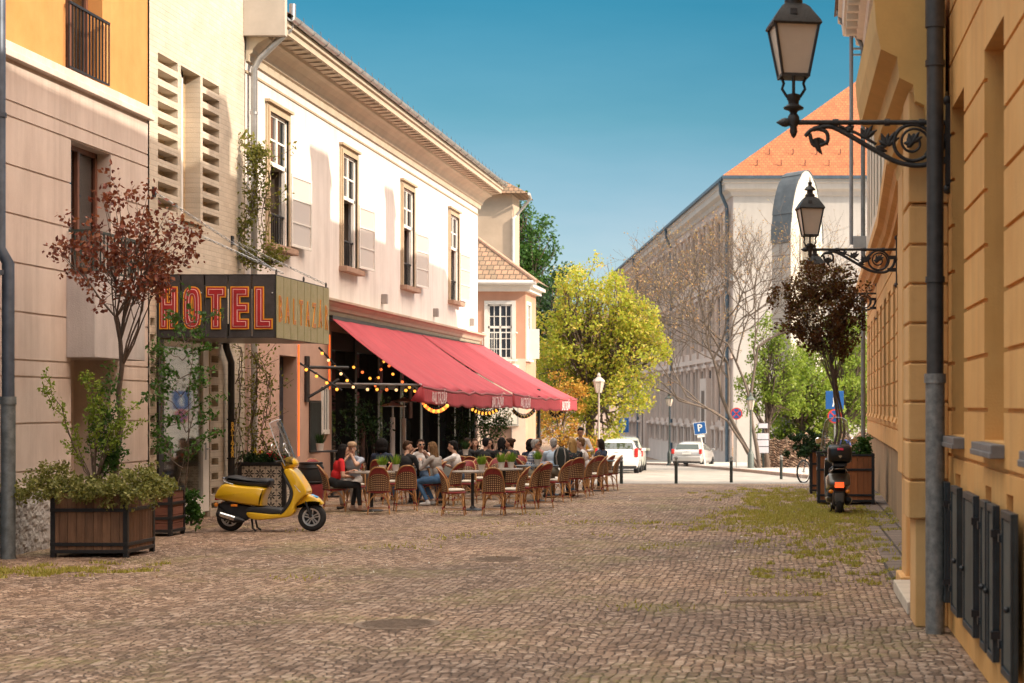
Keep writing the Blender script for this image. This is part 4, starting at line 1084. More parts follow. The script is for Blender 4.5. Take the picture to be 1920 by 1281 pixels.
def white_window(root, M, w, h, open_leaf=False):
    b = MB(); f = .06
    for a in ((-w / 2 - .14, -w / 2, 0, h + .14), (w / 2, w / 2 + .14, 0, h + .14), (-w / 2, w / 2, h, h + .14)): b.box(a[0], a[1], -.04, .1, a[2], a[3])
    for a in ((-w / 2, -w / 2 + f, 0, h), (w / 2 - f, w / 2, 0, h), (-w / 2, w / 2, 0, f), (-w / 2, w / 2, h - f, h), (-.03, .03, 0, h), (-w / 2, w / 2, h * .56, h * .56 + .09)): b.box(a[0], a[1], .02, .06, a[2], a[3])
    for zz in (.18, .37, .78): b.box(-w / 2, w / 2, .025, .05, h * zz - .015, h * zz + .015)
    for xx in (-w / 4, w / 4): b.box(xx - .015, xx + .015, .025, .05, 0, h)
    b.box(-w / 2 - .2, w / 2 + .2, -.12, .02, -.1, -.02)
    b.xform(M); wd = b.build('window', white_trim, root)
    b = MB(); b.box(-w / 2, w / 2, .06, .07, 0, h); b.xform(M); b.build('pane', glass_far, wd)
    if open_leaf:
        b = MB(); b.box(-w / 2 - .05, -w / 2 - .01, -.5, -.02, 0, h * .55); b.xform(M); b.build('open_leaf', white_trim, wd)
    return wd
glass_far = glass_mat('far_glass', (.035, .042, .055), .55)
glass_far.node_tree.nodes['Principled BSDF'].inputs['Specular IOR Level'].default_value = .25
Mw = Matrix.Translation((-11.085, 67.8, 3.75)); wd = white_window(ch, Mw, .93, 2.1)
b = MB(); 
for k in range(8): b.box(-11.7 + k * .18, -11.685 + k * .18, 67.4, 67.415, 3.55, 4.75)
b.box(-11.72, -10.4, 67.39, 67.42, 4.73, 4.77); b.box(-11.72, -10.4, 67.39, 67.42, 3.5, 3.54); b.box(-11.72, -11.7, 67.4, 67.8, 4.73, 4.77); b.box(-10.42, -10.4, 67.4, 67.8, 4.73, 4.77)
b.build('window_railing', white_trim, wd)
b = MB(); b.box(-11.75, -10.37, 67.35, 67.8, 3.36, 3.5); b.build('balcony_slab', white_trim, ch)
Ms = frame3((-10.1, 68.5, 3.75), (0, 1, 0), (-1, 0, 0), (0, 0, 1)); white_window(ch, Ms, .9, 2.1, True)
b = MB(); b.box(-18.2, -9.9, 67.6, 70.8, 6.35, 6.5); b.box(-18.3, -9.75, 67.45, 70.9, 6.5, 6.64); b.build('cornice', white_trim, ch)
b = MB(); b.tube([(-18, 67.3, 6.72), (-9.62, 67.3, 6.66)], .09, 10); b.build('gutter', pm('white_gutter', (.70, .68, .65), .5), ch, smooth=40)
mossy = brick_mat('mossy_tiles', (.38, .22, .14), (.24, .17, .11), (.10, .07, .05), .24, .2, .02, 'XZ', 1.2, .9)
b = MB(); E0 = (-9.6, 67.25, 6.7); E1 = (-18.4, 67.25, 6.7); E2 = (-9.6, 71.0, 6.7); T0 = (-13.2, 70.9, 9.2); T1 = (-18.4, 70.9, 9.2); T2 = (-13.2, 71.4, 9.2)
b.add([E0, E1, T1, T0, E2, T2], [(0, 1, 2, 3), (0, 3, 5, 4)]); b.build('roof', mossy, ch, recalc=False)
b = MB(); b.tube([E0, T0], .09, 8); b.build('hip_ridge', pm('ridge_tile', (.42, .25, .17), .85, .2, 5), ch)
b = MB(); b.box(-12.0, -10.35, 67.70, 67.8, 1.15, 1.9)
sf = b.build('shop_sign', pm('sign_grey_frame', (.34, .33, .30), .6), ch)
b = MB(); b.box(-11.93, -10.42, 67.68, 67.70, 1.22, 1.83); b.build('sign_panel', pm('sign_cream', (.62, .58, .50), .7), sf)
v, f = text_mesh('KIOSZK', .36, .004, .0, .95); b = MB(); b.add(v, f, 0, frame3((-11.15, 67.675, 1.52), (1, 0, 0), (0, 0, 1), (0, -1, 0))); b.build('lettering', pm('sign_olive', (.22, .19, .10), .7), sf)
b = MB(); b.box(-11.5, -10.65, 67.86, 67.9, g0, 1.1); b.build('shop_door', pm('brown_door', (.22, .13, .09), .6), ch)

th = thing('tall_house', 'tall plain beige gable house with a brown tiled roof rising behind the corner house', 'house', (-14, 86, gz(86)))
beige = pm('beige_plaster', (.52, .40, .30), .88, .1, 1, .1, 40)
b = MB(); b.box(-26, -13.45, 86, 88.2, -2, 12.3); b.build('wall', beige, th)
b = MB(); b.add([(-27, 85.4, 12.3), (-12.6, 85.4, 12.3), (-12.8, 88.6, 12.3), (-27, 88.6, 12.3), (-16.2, 86.9, 14.2), (-26, 87.1, 14.2)], [(0, 1, 4), (1, 2, 5, 4), (0, 4, 5, 3), (0, 3, 2, 1)]); b.build('roof', mossy, th)
b = MB(); b.tube([(-12.55, 85.4, 12.25), (-12.55, 86, 12.1), (-13.3, 86.3, 11.3), (-13.4, 85.9, 11.1), (-13.4, 85.9, -1)], .07, 8); b.build('downpipe', pm('pale_pipe', (.55, .53, .5), .5), th, smooth=40)
b = MB(); b.box(-18.5, -17.2, 85.9, 87, 12, 15.2); b.build('chimney', beige, th)

# ---- long archive building with the orange hip roof
ar = thing('archive_building', 'big pale three storey building with rows of tall windows and an orange tiled hip roof', 'building', (-3.56, 117, gz(117)))
C0 = Vector((-3.56, 117.0)); e = Vector((-.182, .983)).normalized(); nrm = Vector((-e.y, e.x))
pink_w = pm('rosy_stucco', (.58, .465, .41), .88, .06, .5, .1, 20, streak=.2); white_w = pm('white_stucco', (.54, .50, .465), .88, .05, .4, streak=.15)
base_z = gz(160) - 1.2
def PA(u, v, d):
    p = C0 + e * u - nrm * d
    return (p.x, p.y, v)
cw = [2.4 + 4.4 * k for k in range(19)]
rowsz = [(-.9 - .2, .1), (.9, 4.5), (6.0, 9.6), (11.6, 14.9)]
U = lines(0, 88, [c - .75 for c in cw], [c + .75 for c in cw]); V = lines(base_z, 16.2, [a for r_ in rowsz for a in r_], [.35, .5, 5.1, 5.45, 10.3, 10.75])
def dep(u, v):
    if any(abs(u - c) < .75 for c in cw) and any(r_[0] < v < r_[1] for r_ in rowsz): return (.15, False)
    if .35 < v < .5 or 5.1 < v < 5.45 or 10.3 < v < 10.75: return (-.18, False)
    return (-.10 if v < .35 else 0, False)
b = MB(); b.relief(U, V, dep, PA)
b.add([PA(0, base_z, 0), (24, 117, base_z), (24, 117, 16.2), PA(0, 16.2, 0)], [(0, 1, 2, 3)], 1)
b.add([PA(88, base_z, 0), PA(88, base_z, 16), PA(88, 16.2, 16), PA(88, 16.2, 0)], [(0, 1, 2, 3)], 0)
b.build('wall', [pink_w, white_w], ar)
proto = None
yawA = math.atan2(e.y, e.x)
for r_ in rowsz:
    h = r_[1] - r_[0]; me_src = None
    for c in cw:
        if me_src is None:
            b = MB(); b.box(-.75, .75, -.03, 0, 0, h)
            for q in (-.75, -.04, .67): b.box(q, q + .08, 0, .04, 0, h)
            b.box(-.75, .75, 0, .04, h * .62, h * .62 + .1); b.box(-1.0, -.8, .36, .52, -.1, h + .15); b.box(.8, 1.0, .36, .52, -.1, h + .15); b.box(-1.15, 1.15, .36, .6, h + .15, h + .35)
            b.f = b.f; b.m = [0] * 6 + [1] * (len(b.f) - 6)
            o = b.build('window', [glass_far, pink_w], ar, local=True); me_src = o
        else:
            o = me_src.copy(); COL.objects.link(o)
        p = Vector(PA(c, r_[0], .13)); o.matrix_parent_inverse = Matrix.Identity(4)
        o.location = p - Vector(ar.location); o.rotation_euler = (0, 0, yawA)
# narrow pilasters between the windows
b0 = None
for c in [q + 2.2 for q in cw[:-1]]:
    for (za, zb) in ((.5, 5.1), (5.45, 10.3)):
        b = MB(); b.add([PA(c - .35, za, -.16), PA(c + .35, za, -.16), PA(c + .35, zb, -.16), PA(c - .35, zb, -.16), PA(c - .35, za, 0), PA(c + .35, za, 0), PA(c + .35, zb, 0), PA(c - .35, zb, 0)], [(0, 1, 2, 3), (0, 1, 5, 4), (3, 2, 6, 7), (0, 3, 7, 4), (1, 2, 6, 5)]); b.build('pilaster', pink_w, ar)
cr = [(0, 15.9), (.12, 15.95), (.2, 16.2), (.5, 16.35), (.55, 16.7), (.65, 16.75), (.65, 17.0), (0, 17.0)]
b = MB(); b.prism(cr, lambda o, z: PA(-.0, z, -o), lambda o, z: PA(88, z, -o)); b.prism(cr, lambda o, z: (-3.56 - o, 117 - o, z), lambda o, z: (24, 117 - o, z)); b.build('cornice', white_w, ar)
b = MB(); gut = pm('blue_zinc', (.08, .12, .16), .5, .2, 3, metal=.3); b.bar((*PA(0, 0, -.75)[:2], 17.08), (*PA(88, 0, -.75)[:2], 17.08), .2, .2); b.bar((-4.3, 116.25, 17.08), (24, 116.25, 17.08), .2, .2); b.build('gutter', gut, ar)
b = MB(); b.box(-3.4, 24, 116.85, 117, -2.5, .6); b.box(-3.3, 24, 116.9, 117, .6, .8); b.build('plinth', white_w, ar)
orange_tile = brick_mat('orange_tiles', (.46, .155, .055), (.37, .115, .04), (.24, .08, .04), .26, .20, .02, 'XZ', .8, .85)
b = MB(); d = 8.6; zt = 25.2; c1 = (-4.25, 116.3, 17.2); rg = (-3.56 + d, 117 + d, zt)
L1 = PA(88, 17.2, -.7); R1 = (*[a for a in PA(88, 0, 8)[:2]], 21)
b.add([c1, (24, 116.3, 17.2), (24, 117 + d, zt), rg, (24, 134.5, 17.2), (-2, 134.5, 17.2)], [(0, 1, 2, 3), (3, 2, 4), (0, 3, 5), (3, 4, 5)])
k_ = PA(10, 20.5, 8)
b.add([c1, L1, R1, k_], [(0, 1, 2, 3)])
b.build('roof', orange_tile, ar)
for row, z in ((0, 18.0), (1, 18.9)):
    b = MB()
    for k in range(9):
        x = -2 + k * 1.6 + row * .8; y = 116.3 + (z - 17.2) * (9.3 / 8.0); b.box(x, x + .07, y - .12, y - .02, z, z + .35)
    b.build('snow_guard', pm('dark_tile_hook', (.16, .06, .04), .7), ar)
for u in (1.0, 33.0, 62.0):
    p = PA(u, 0, -.28); b = MB(); b.tube([(*PA(u, 0, -.75)[:2], 17), (*PA(u, 0, -.7)[:2], 16.2), (*PA(u, 0, -.3)[:2], 15.3), (p[0], p[1], 15), (p[0], p[1], gz(160) - .6)], .12, 8); b.build('downpipe', gut, ar, smooth=40)
for u in (11.4, 55.0):
    b = MB(); p = PA(u, 0, -.25); b.add([PA(u - 1.7, -2.4, -.5), PA(u + 1.7, -2.4, -.5), PA(u + 1.7, 3.9, -.5), PA(u - 1.7, 3.9, -.5), PA(u - 1.7, -2.4, 0), PA(u + 1.7, -2.4, 0), PA(u + 1.7, 3.9, 0), PA(u - 1.7, 3.9, 0)], [(0, 1, 2, 3), (0, 1, 5, 4), (3, 2, 6, 7), (0, 3, 7, 4), (1, 2, 6, 5)]); po = b.build('portal', pink_w, ar)
    b = MB(); b.add([PA(u - .8, -2.4, -.52), PA(u + .8, -2.4, -.52), PA(u + .8, 3.0, -.52), PA(u - .8, 3.0, -.52)], [(0, 1, 2, 3)]); b.build('portal_door', pm('oak_door', (.10, .06, .04), .6), po)

ds = thing('distant_house', 'distant pinkish house front closing the street behind the yellow tree', 'house', (-40, 230, gz(160)))
b = MB(); b.box(-80, -22, 235, 250, -4, 11); b.build('wall', pink_w, ds)
b = MB(); b.add([(-80, 234, 11), (-22, 234, 11), (-22, 250, 15), (-80, 250, 15)], [(0, 1, 2, 3)]); b.build('roof', roof_tile, ds)
for k in range(8):
    b = MB(); b.box(-46 + k * 3, -44.8 + k * 3, 234.9, 235, 1, 4); b.build('window', glass_far, ds)

# ---- rebuilt gothic window standing alone
gw = thing('gothic_arch', 'freestanding pointed stone church window with a blue grey metal cap', 'monument', (.52, 87, gz(87)), R(40))
Wd, Dp, zs, zt = 2.05, 1.45, 11.2, 14.75
def parch(w, z0, zs, zt, n=12):
    h = zt - zs; pts = [(-w / 2, z0), (-w / 2, zs)]
    for k in range(1, n + 1):
        q = math.sin(PI / 2 * k / n); pts.append((-w / 2 * max(0, 1 - q * q) ** .56, zs + h * q))
    return pts + [(-x, z) for x, z in reversed(pts[:-1])]
oc = parch(Wd, 0, zs, zt); ic = parch(1.0, 2.6, 10.6, 13.6)
sand = brick_mat('pale_ashlar', (.70, .65, .57), (.63, .58, .50), (.40, .35, .30), 1.1, .62, .015, 'XZ', .3, .85)
sand_shade = brick_mat('shaded_ashlar', (.50, .44, .40), (.42, .37, .33), (.24, .2, .18), 1.6, .62, .03, 'YZ', .5, .85)  # same stone for the sides, their shade put into a darker colour
b = MB(); n = len(oc)
for (q, m_) in ((-Dp / 2, 0), (Dp / 2, 0)):
    for i in range(n - 1): b.quad((oc[i][0], q, oc[i][1]), (oc[i + 1][0], q, oc[i + 1][1]), (ic[i + 1][0], q, ic[i + 1][1]), (ic[i][0], q, ic[i][1]), m_)
    b.quad((oc[0][0], q, 0), (oc[-1][0], q, 0), (ic[-1][0], q, 2.6), (ic[0][0], q, 2.6), m_)
for i in range(n - 1):
    b.quad((oc[i][0], -Dp / 2, oc[i][1]), (oc[i + 1][0], -Dp / 2, oc[i + 1][1]), (oc[i + 1][0], Dp / 2, oc[i + 1][1]), (oc[i][0], Dp / 2, oc[i][1]), 1)
    b.quad((ic[i][0], -Dp / 2, ic[i][1]), (ic[i + 1][0], -Dp / 2, ic[i + 1][1]), (ic[i + 1][0], Dp / 2, ic[i + 1][1]), (ic[i][0], Dp / 2, ic[i][1]), 0)
b.quad((-.5, -Dp / 2, 2.6), (.5, -Dp / 2, 2.6), (.5, Dp / 2, 2.6), (-.5, Dp / 2, 2.6))
b.build('stone_frame', [sand, sand_shade], gw, local=True, recalc=True)
b = MB(); o2 = [(x * 1.03, z + .03 if z > zs else z) for x, z in oc]
for i in range(1, n - 2): b.quad((o2[i][0], -Dp / 2 - .03, max(o2[i][1], zs - .2)), (o2[i + 1][0], -Dp / 2 - .03, max(o2[i + 1][1], zs - .2)), (o2[i + 1][0], Dp / 2 + .03, max(o2[i + 1][1], zs - .2)), (o2[i][0], Dp / 2 + .03, max(o2[i][1], zs - .2)))
cp_ = b.build('metal_cap', pm('cap_zinc', (.115, .125, .135), .65, .2, 2, metal=.05), gw, local=True); so = cp_.modifiers.new('sheet', 'SOLIDIFY'); so.thickness = .03
b = MB(); b.tube([(0, -.3, 2.6), (0, -.3, 12.2)], .05, 8)
for k in range(2): b.tube([((-.25 if k else .25) + .23 * math.cos(t), -.3, 11.3 + .5 * math.sin(t)) for t in [PI * q / 12 for q in range(13)]], .035, 6)
b.tube([(.2 * math.cos(t), -.3, 12.4 + .2 * math.sin(t)) for t in [2 * PI * q / 16 for q in range(16)]], .035, 6, closed=True)
b.build('tracery', sand, gw, local=True)
# ---- ruined rubble wall
rw = tag(None or bpy.data.objects.new('x', None), 'a', 'b') if False else None
rng = np.random.default_rng(5)
nx, nz = 90, 30
xs = np.linspace(-1.25, 5.2, nx); b = MB()
top = 1.55 + .18 * np.sin(xs * 2.1) + .10 * np.sin(xs * 7.3) + rng.random(nx) * .07
def hgt(i, j, s): 
    return .42 + .05 * math.sin(i * 1.7 + j * 2.9) + s[i, j]
S1 = rng.random((nx, nz)) * .09; S1 = (S1 + np.roll(S1, 1, 0) + np.roll(S1, 1, 1) + np.roll(S1, -1, 1)) / 2.5
zb = gz(84)
g_ = lambda i, j: (xs[i], 84.2 - hgt(i, j, S1), zb - .1 + (top[i] + .1) * j / (nz - 1))
h_ = lambda i, j: (xs[i], 84.9 + S1[i, j], zb - .1 + (top[i] + .1) * j / (nz - 1))
for i in range(nx - 1):
    for j in range(nz - 1):
        b.quad(g_(i, j), g_(i + 1, j), g_(i + 1, j + 1), g_(i, j + 1)); b.quad(h_(i, j), h_(i + 1, j), h_(i + 1, j + 1), h_(i, j + 1))
    b.quad(g_(i, nz - 1), g_(i + 1, nz - 1), h_(i + 1, nz - 1), h_(i, nz - 1))
for i in (0, nx - 1):
    for j in range(nz - 1): b.quad(g_(i, j), h_(i, j), h_(i, j + 1), g_(i, j + 1))
def rubble_mat():
    m, nt, bs = nodes_of('rubble'); t = nt.nodes.new('ShaderNodeTexCoord'); v = nt.nodes.new('ShaderNodeTexVoronoi'); v.inputs['Scale'].default_value = 4.2; nt.links.new(t.outputs['Object'], v.inputs['Vector'])
    v2 = nt.nodes.new('ShaderNodeTexVoronoi'); v2.feature = 'DISTANCE_TO_EDGE'; v2.inputs['Scale'].default_value = 4.2; nt.links.new(t.outputs['Object'], v2.inputs['Vector'])
    s = nt.nodes.new('ShaderNodeSeparateColor'); nt.links.new(v.outputs['Color'], s.inputs[0])
    c = ramp(nt, s.outputs[0], [(0, (.17, .10, .07)), (.5, (.30, .19, .13)), (1, (.46, .33, .24))])
    c = mix_node(nt, ramp(nt, v2.outputs['Distance'], [(.0, 0), (.09, 1)]), (.12, .09, .07), c); nt.links.new(c, bs.inputs['Base Color']); bs.inputs['Roughness'].default_value = .9
    bp = nt.nodes.new('ShaderNodeBump'); nt.links.new(v2.outputs['Distance'], bp.inputs['Height']); bp.inputs['Strength'].default_value = 1; bp.inputs['Distance'].default_value = .12; nt.links.new(bp.outputs[0], bs.inputs['Normal'])
    return m
tag(b.build('rubble_wall', rubble_mat()), 'broken rubble stone wall in the sun on the far pavement', 'wall')

# ================================================================== PLANTS
def leaf_cloud(centres, sig, n, size, rng, up=.25, aspect=.55, squash=1.0):
    """n small folded leaves scattered round the given points"""
    C_ = np.asarray(centres, dtype=np.float64); idx = rng.integers(0, len(C_), n)
    d = rng.normal(size=(n, 3)); d /= np.linalg.norm(d, axis=1)[:, None] + 1e-9
    rad = sig * rng.random(n) ** .5
    P = C_[idx] + d * rad[:, None] * np.array([1, 1, squash])
    a = rng.normal(size=(n, 3)); a[:, 2] += up * np.sign(rng.random(n) - .3); a /= np.linalg.norm(a, axis=1)[:, None]
    r = rng.normal(size=(n, 3)); s = np.cross(a, r); s /= np.linalg.norm(s, axis=1)[:, None] + 1e-9
    L = size * (.65 + .7 * rng.random(n)); W = L * aspect
    A_ = P - a * L[:, None] / 2; B_ = P + s * W[:, None] / 2 - a * L[:, None] * .08; Cc = P + a * L[:, None] / 2; D_ = P - s * W[:, None] / 2 - a * L[:, None] * .08
    return np.stack([A_, B_, Cc, D_], 1).reshape(-1, 3)
bark = pm('bark', (.12, .085, .065), .9, .3, 6, .6, 25, axes=(3, 3, .6)); bark_pale = pm('pale_bark', (.13, .10, .08), .9, .25, 6, .5, 25, axes=(3, 3, .6))
def curve(p0, p1, bow, n, rng):
    p0 = np.array(p0, float); p1 = np.array(p1, float); d = p1 - p0; L = np.linalg.norm(d)
    off = rng.normal(size=3) * L * .06
    out = []
    for k in range(n + 1):
        t = k / n; w = math.sin(PI * t)
        out.append(p0 + d * t + np.array([0, 0, bow]) * L * w * (1) + off * w + (rng.normal(size=3) * L * .012 if 0 < k < n else 0))
    return out
def crown_tree(name, label, base, trunk_top, r0, blobs, tips, n_leaf, leaf, sig, leaf_m, seed, group=None, bark_m=None, cat='tree', bow=.08, twigs=3, stems=None, up=.25, squash=1.0, hollow=.35):
    """trunk, limbs that reach for random points in the crown blobs (cx,cy,cz,rx,ry,rz), leaf clumps at the twig ends"""
    rng = np.random.default_rng(seed); base = np.array(base, float); tt = np.array(trunk_top, float)
    t = thing(name, label, cat, tuple(base), 0, group)
    b = MB(); tr = curve(base, tt, 0, 6, rng)
    for s_ in (stems or [(0, 0)]):
        b.tube([Vector(p) + Vector((s_[0] * (1 - .8 * k / 6), s_[1] * (1 - .8 * k / 6), 0)) for k, p in enumerate(tr)], [r0 * (1.25 - .5 * k / 6) for k in range(7)], 8)
    pts = []
    vol = np.array([bl[3] * bl[4] * bl[5] for bl in blobs]); vol /= vol.sum()
    for k in range(tips):
        bl = blobs[rng.choice(len(blobs), p=vol)]
        d = rng.normal(size=3); d /= np.linalg.norm(d); rr = hollow + (1 - hollow) * rng.random() ** .6
        p = np.array(bl[:3]) + d * rr * np.array(bl[3:6]); pts.append(p)
    mains = pts[:max(5, tips // 6)]
    for p in mains:
        i = rng.integers(4, 7); s_ = tr[i]; q = curve(s_, p, bow, 5, rng); b.tube(q, [r0 * (.42 - .075 * k) for k in range(6)], 5)
        for _ in range(twigs):
            j = rng.integers(2, 5); near = min(pts, key=lambda w: np.linalg.norm(w - q[j]) * (1 + rng.random())); q2 = curve(q[j], near, bow * .5, 3, rng); b.tube(q2, [r0 * .2, r0 * .15, r0 * .1, r0 * .05], 4)
    for p in pts[len(mains):]:
        m_ = min(mains, key=lambda w: np.linalg.norm(w - p)); s_ = tt + (m_ - tt) * (.35 + .4 * rng.random()); b.tube(curve(s_, p, bow * .5, 3, rng), [r0 * .2, r0 * .14, r0 * .1, r0 * .05], 4)
    b.build('trunk', bark_m or bark, t, smooth=60, recalc=False)
    V = leaf_cloud(pts, sig, n_leaf, leaf, rng, up, .58, squash)
    big_mesh('crown', V, 4, leaf_m, t)
    return t
red_leaf = leaf_mat('copper_leaf', [(.10, .028, .02), (.16, .04, .026), (.22, .065, .035), (.26, .10, .045)], .45, .28)
red_dark = leaf_mat('dark_copper_leaf', [(.065, .03, .015), (.11, .045, .02), (.14, .065, .026), (.14, .115, .03)], .45, .35)
spring = leaf_mat('spring_leaf', [(.14, .22, .03), (.22, .31, .045), (.29, .36, .07), (.18, .27, .04)], .45, .4)
yellow_leaf = leaf_mat('yellow_green_leaf', [(.25, .32, .03), (.40, .43, .055), (.31, .37, .045), (.50, .46, .09), (.56, .40, .08)], .5, .42)
orange_leaf = leaf_mat('orange_leaf', [(.42, .17, .04), (.48, .27, .05), (.45, .34, .06)], .5, .4)
mid_green = leaf_mat('green_leaf', [(.03, .085, .018), (.055, .13, .025), (.08, .17, .035)], .45, .35)
deep_green = leaf_mat('deep_green_leaf', [(.012, .035, .012), (.025, .06, .02), (.04, .085, .025)], .45, .25)
rim_leaf = leaf_mat('variegated_leaf', [(.12, .14, .03), (.20, .21, .05), (.30, .29, .10), (.10, .12, .03), (.38, .36, .15)], .45, .3)
vine_leaf = leaf_mat('vine_leaf', [(.10, .13, .025), (.17, .19, .04), (.22, .20, .05), (.13, .15, .03)], .5, .35)

# copper tree in the big planter
crown_tree('copper_tree', 'young copper leaved tree with a thin straight trunk in the big wooden planter', (-8.80, 22.95, .75), (-8.78, 22.95, 3.1), .035,
    [(-8.60, 22.95, 4.15, 1.05, .8, .9), (-8.75, 22.95, 3.75, .8, .7, .6), (-8.35, 22.9, 3.75, .75, .6, .45), (-8.6, 22.95, 4.7, .35, .3, .45)], 95, 2500, .075, .17, red_leaf, 11, 'copper leaved trees in planters', bow=.10)
# dark copper tree on the right
crown_tree('copper_tree', 'dark copper leaved tree with several stems in the planter behind the black scooter', (1.05, 34.9, .75), (.90, 34.9, 2.75), .024,
    [(.72, 34.9, 3.75, .80, .7, .70), (.62, 34.9, 4.35, .62, .5, .45), (.92, 34.9, 3.25, .55, .5, .4), (.15, 34.9, 4.0, .48, .4, .48), (1.30, 34.8, 3.95, .45, .4, .55), (.05, 34.9, 3.5, .35, .3, .25), (1.15, 34.8, 4.5, .3, .3, .3)], 210, 8000, .075, .16, red_dark, 23, 'copper leaved trees in planters', stems=[(0, 0), (.10, .05), (-.09, .08)])
# yellow green tree
g7 = gz(76)
crown_tree('yellow_tree', 'broad sunlit yellow green tree beside the street beyond the awning', (-8.6, 77, g7), (-8.5, 77, 2.2), .20,
    [(-8.3, 77, 5.1, 2.6, 2.3, 2.5), (-7.0, 76, 4.3, 1.9, 1.6, 1.7), (-9.9, 77, 4.2, 1.6, 1.6, 2.4), (-8.6, 76, 7.0, 1.6, 1.4, 1.3), (-6.2, 76, 5.3, 1.1, 1.1, 1.0), (-7.6, 76, 2.4, 1.8, 1.5, 1.4), (-9.8, 76.5, 1.5, 1.2, 1.2, 1.6), (-8.2, 76, .6, 1.1, 1.1, .9)], 330, 24000, .15, .46, yellow_leaf, 31)
t = crown_tree('orange_bush', 'orange and gold shrub under the left side of the yellow tree', (-9.6, 74.5, gz(75)), (-9.6, 74.5, .6), .06, [(-9.7, 74.5, 1.4, 1.0, .8, 1.3), (-9.2, 74.5, 2.6, .9, .7, 1.0), (-8.9, 74.5, .2, .9, .7, .6)], 80, 3200, .12, .3, orange_leaf, 37, cat='shrub')
# tall green tree behind the beige house, darker one below it
crown_tree('green_tree', 'tall bright green tree rising behind the tall beige house', (-17.8, 118, gz(118)), (-17.6, 118, 8), .3,
    [(-17.6, 118, 13.0, 1.9, 1.9, 2.6), (-16.4, 118, 11.0, 1.7, 1.6, 2.0), (-18.5, 118, 10.5, 2.2, 2, 4.0), (-17.9, 118, 15.4, 1.0, 1, 1.3), (-15.8, 118, 9.6, 1.3, 1.2, 1.2)], 220, 11000, .24, .6, mid_green, 41)
crown_tree('green_tree', 'dark green tree between the corner house and the yellow tree', (-15.0, 104, gz(104)), (-14.8, 104, 2), .25,
    [(-14.6, 104, 4.5, 2.0, 2.0, 4.0), (-13.6, 104, 8.0, 1.8, 1.8, 2.2), (-16, 104, 7.2, 2, 2, 3)], 170, 8000, .24, .6, deep_green, 43)
# bare tree and green tree on the far pavement
def bare_tree(label, base, seed, lean, H):
    rng = np.random.default_rng(seed); t = thing('bare_tree', label, 'tree', base); b = MB(); budp = []
    def grow(p, d, L, r, lvl):
        n = 3; q = [p]
        for k in range(n):
            d = d + rng.normal(size=3) * .13 + np.array([0, 0, .04]); d /= np.linalg.norm(d); q.append(q[-1] + d * L / n)
        b.tube([Vector(x) for x in q], [r * (1 - .12 * k) for k in range(n + 1)], 7 if lvl < 2 else 4)
        if lvl >= 7 or L < .17: budp.append(q[-1]); budp.append(q[-2]); return
        kids = 3 if lvl in (1, 2, 3, 4, 5) else 2
        for k in range(kids):
            a = rng.normal(size=3); a[1] *= .8; a -= d * a.dot(d); a /= np.linalg.norm(a)
            sp = .45 + .35 * rng.random() if lvl else .35 + .2 * rng.random()
            nd = d * math.cos(sp) + a * math.sin(sp); nd[2] = nd[2] * .9 + .12 + (.15 if lvl > 3 else 0); nd /= np.linalg.norm(nd)
            st = q[-1] if k < 2 else q[-2]
            grow(st, nd, L * (.70 + .18 * rng.random()), r * (.62 if k else .7), lvl + 1)
    p = np.array(base, float)
    for dv, L, r in lean: grow(p, np.array(dv, float) / np.linalg.norm(dv), L, r, 0)
    b.build('trunk', bark_pale, t, smooth=60, recalc=False)
    V = leaf_cloud(budp, .16, 6000, .08, rng); big_mesh('buds', V, 4, leaf_mat('tan_bud', [(.34, .17, .09), (.44, .26, .12), (.40, .32, .12)], .6, .3), t)
bare_tree('bare spring tree with spreading grey branches on the far pavement', (-1.25, 81.5, gz(81.5)), 9, [((-.40, 0, 1.0), 3.1, .13), ((-.10, .1, 1.0), 3.3, .11), ((-.75, -.1, .9), 2.9, .08)], 9)
crown_tree('green_tree', 'light green leafing tree beside the bare tree on the far pavement', (-.95, 83, gz(83)), (-.8, 83, 1.2), .13,
    [(-.7, 83, 3.6, 1.2, 1.1, 1.7), (-1.6, 83, 2.8, .9, .8, 1.3), (-.1, 83, 2.4, 1.1, .9, 1.0), (-.9, 83, 5.2, .8, .7, 1.0), (.2, 83, 4.0, .7, .6, .9)], 150, 7600, .13, .32, spring, 51)
for k, (x, y, h, lab) in enumerate(((.75, 85.6, 5.4, 'pale green tree in front of the gothic arch, behind the rubble wall'), (2.7, 90, 7.4, 'pale green tree behind the signs near the far corner of the yellow building'), (3.3, 100, 8.0, 'larger pale green tree right of the gothic arch, deepest of the trees on the right'))):
    crown_tree('green_tree', lab, (x, y, gz(y)), (x, y, .8), .15, [(x, y, h * .45, 1.7, 1.4, h * .45), (x - 1.1, y, h * .3, 1.3, 1, 1.6), (x + .8, y, h * .7, 1.1, 1, 1.5), (x + 1.2, y, h * .3, 1.2, 1, 1.6)], 190, 9000, .17, .42, spring, 60 + k)

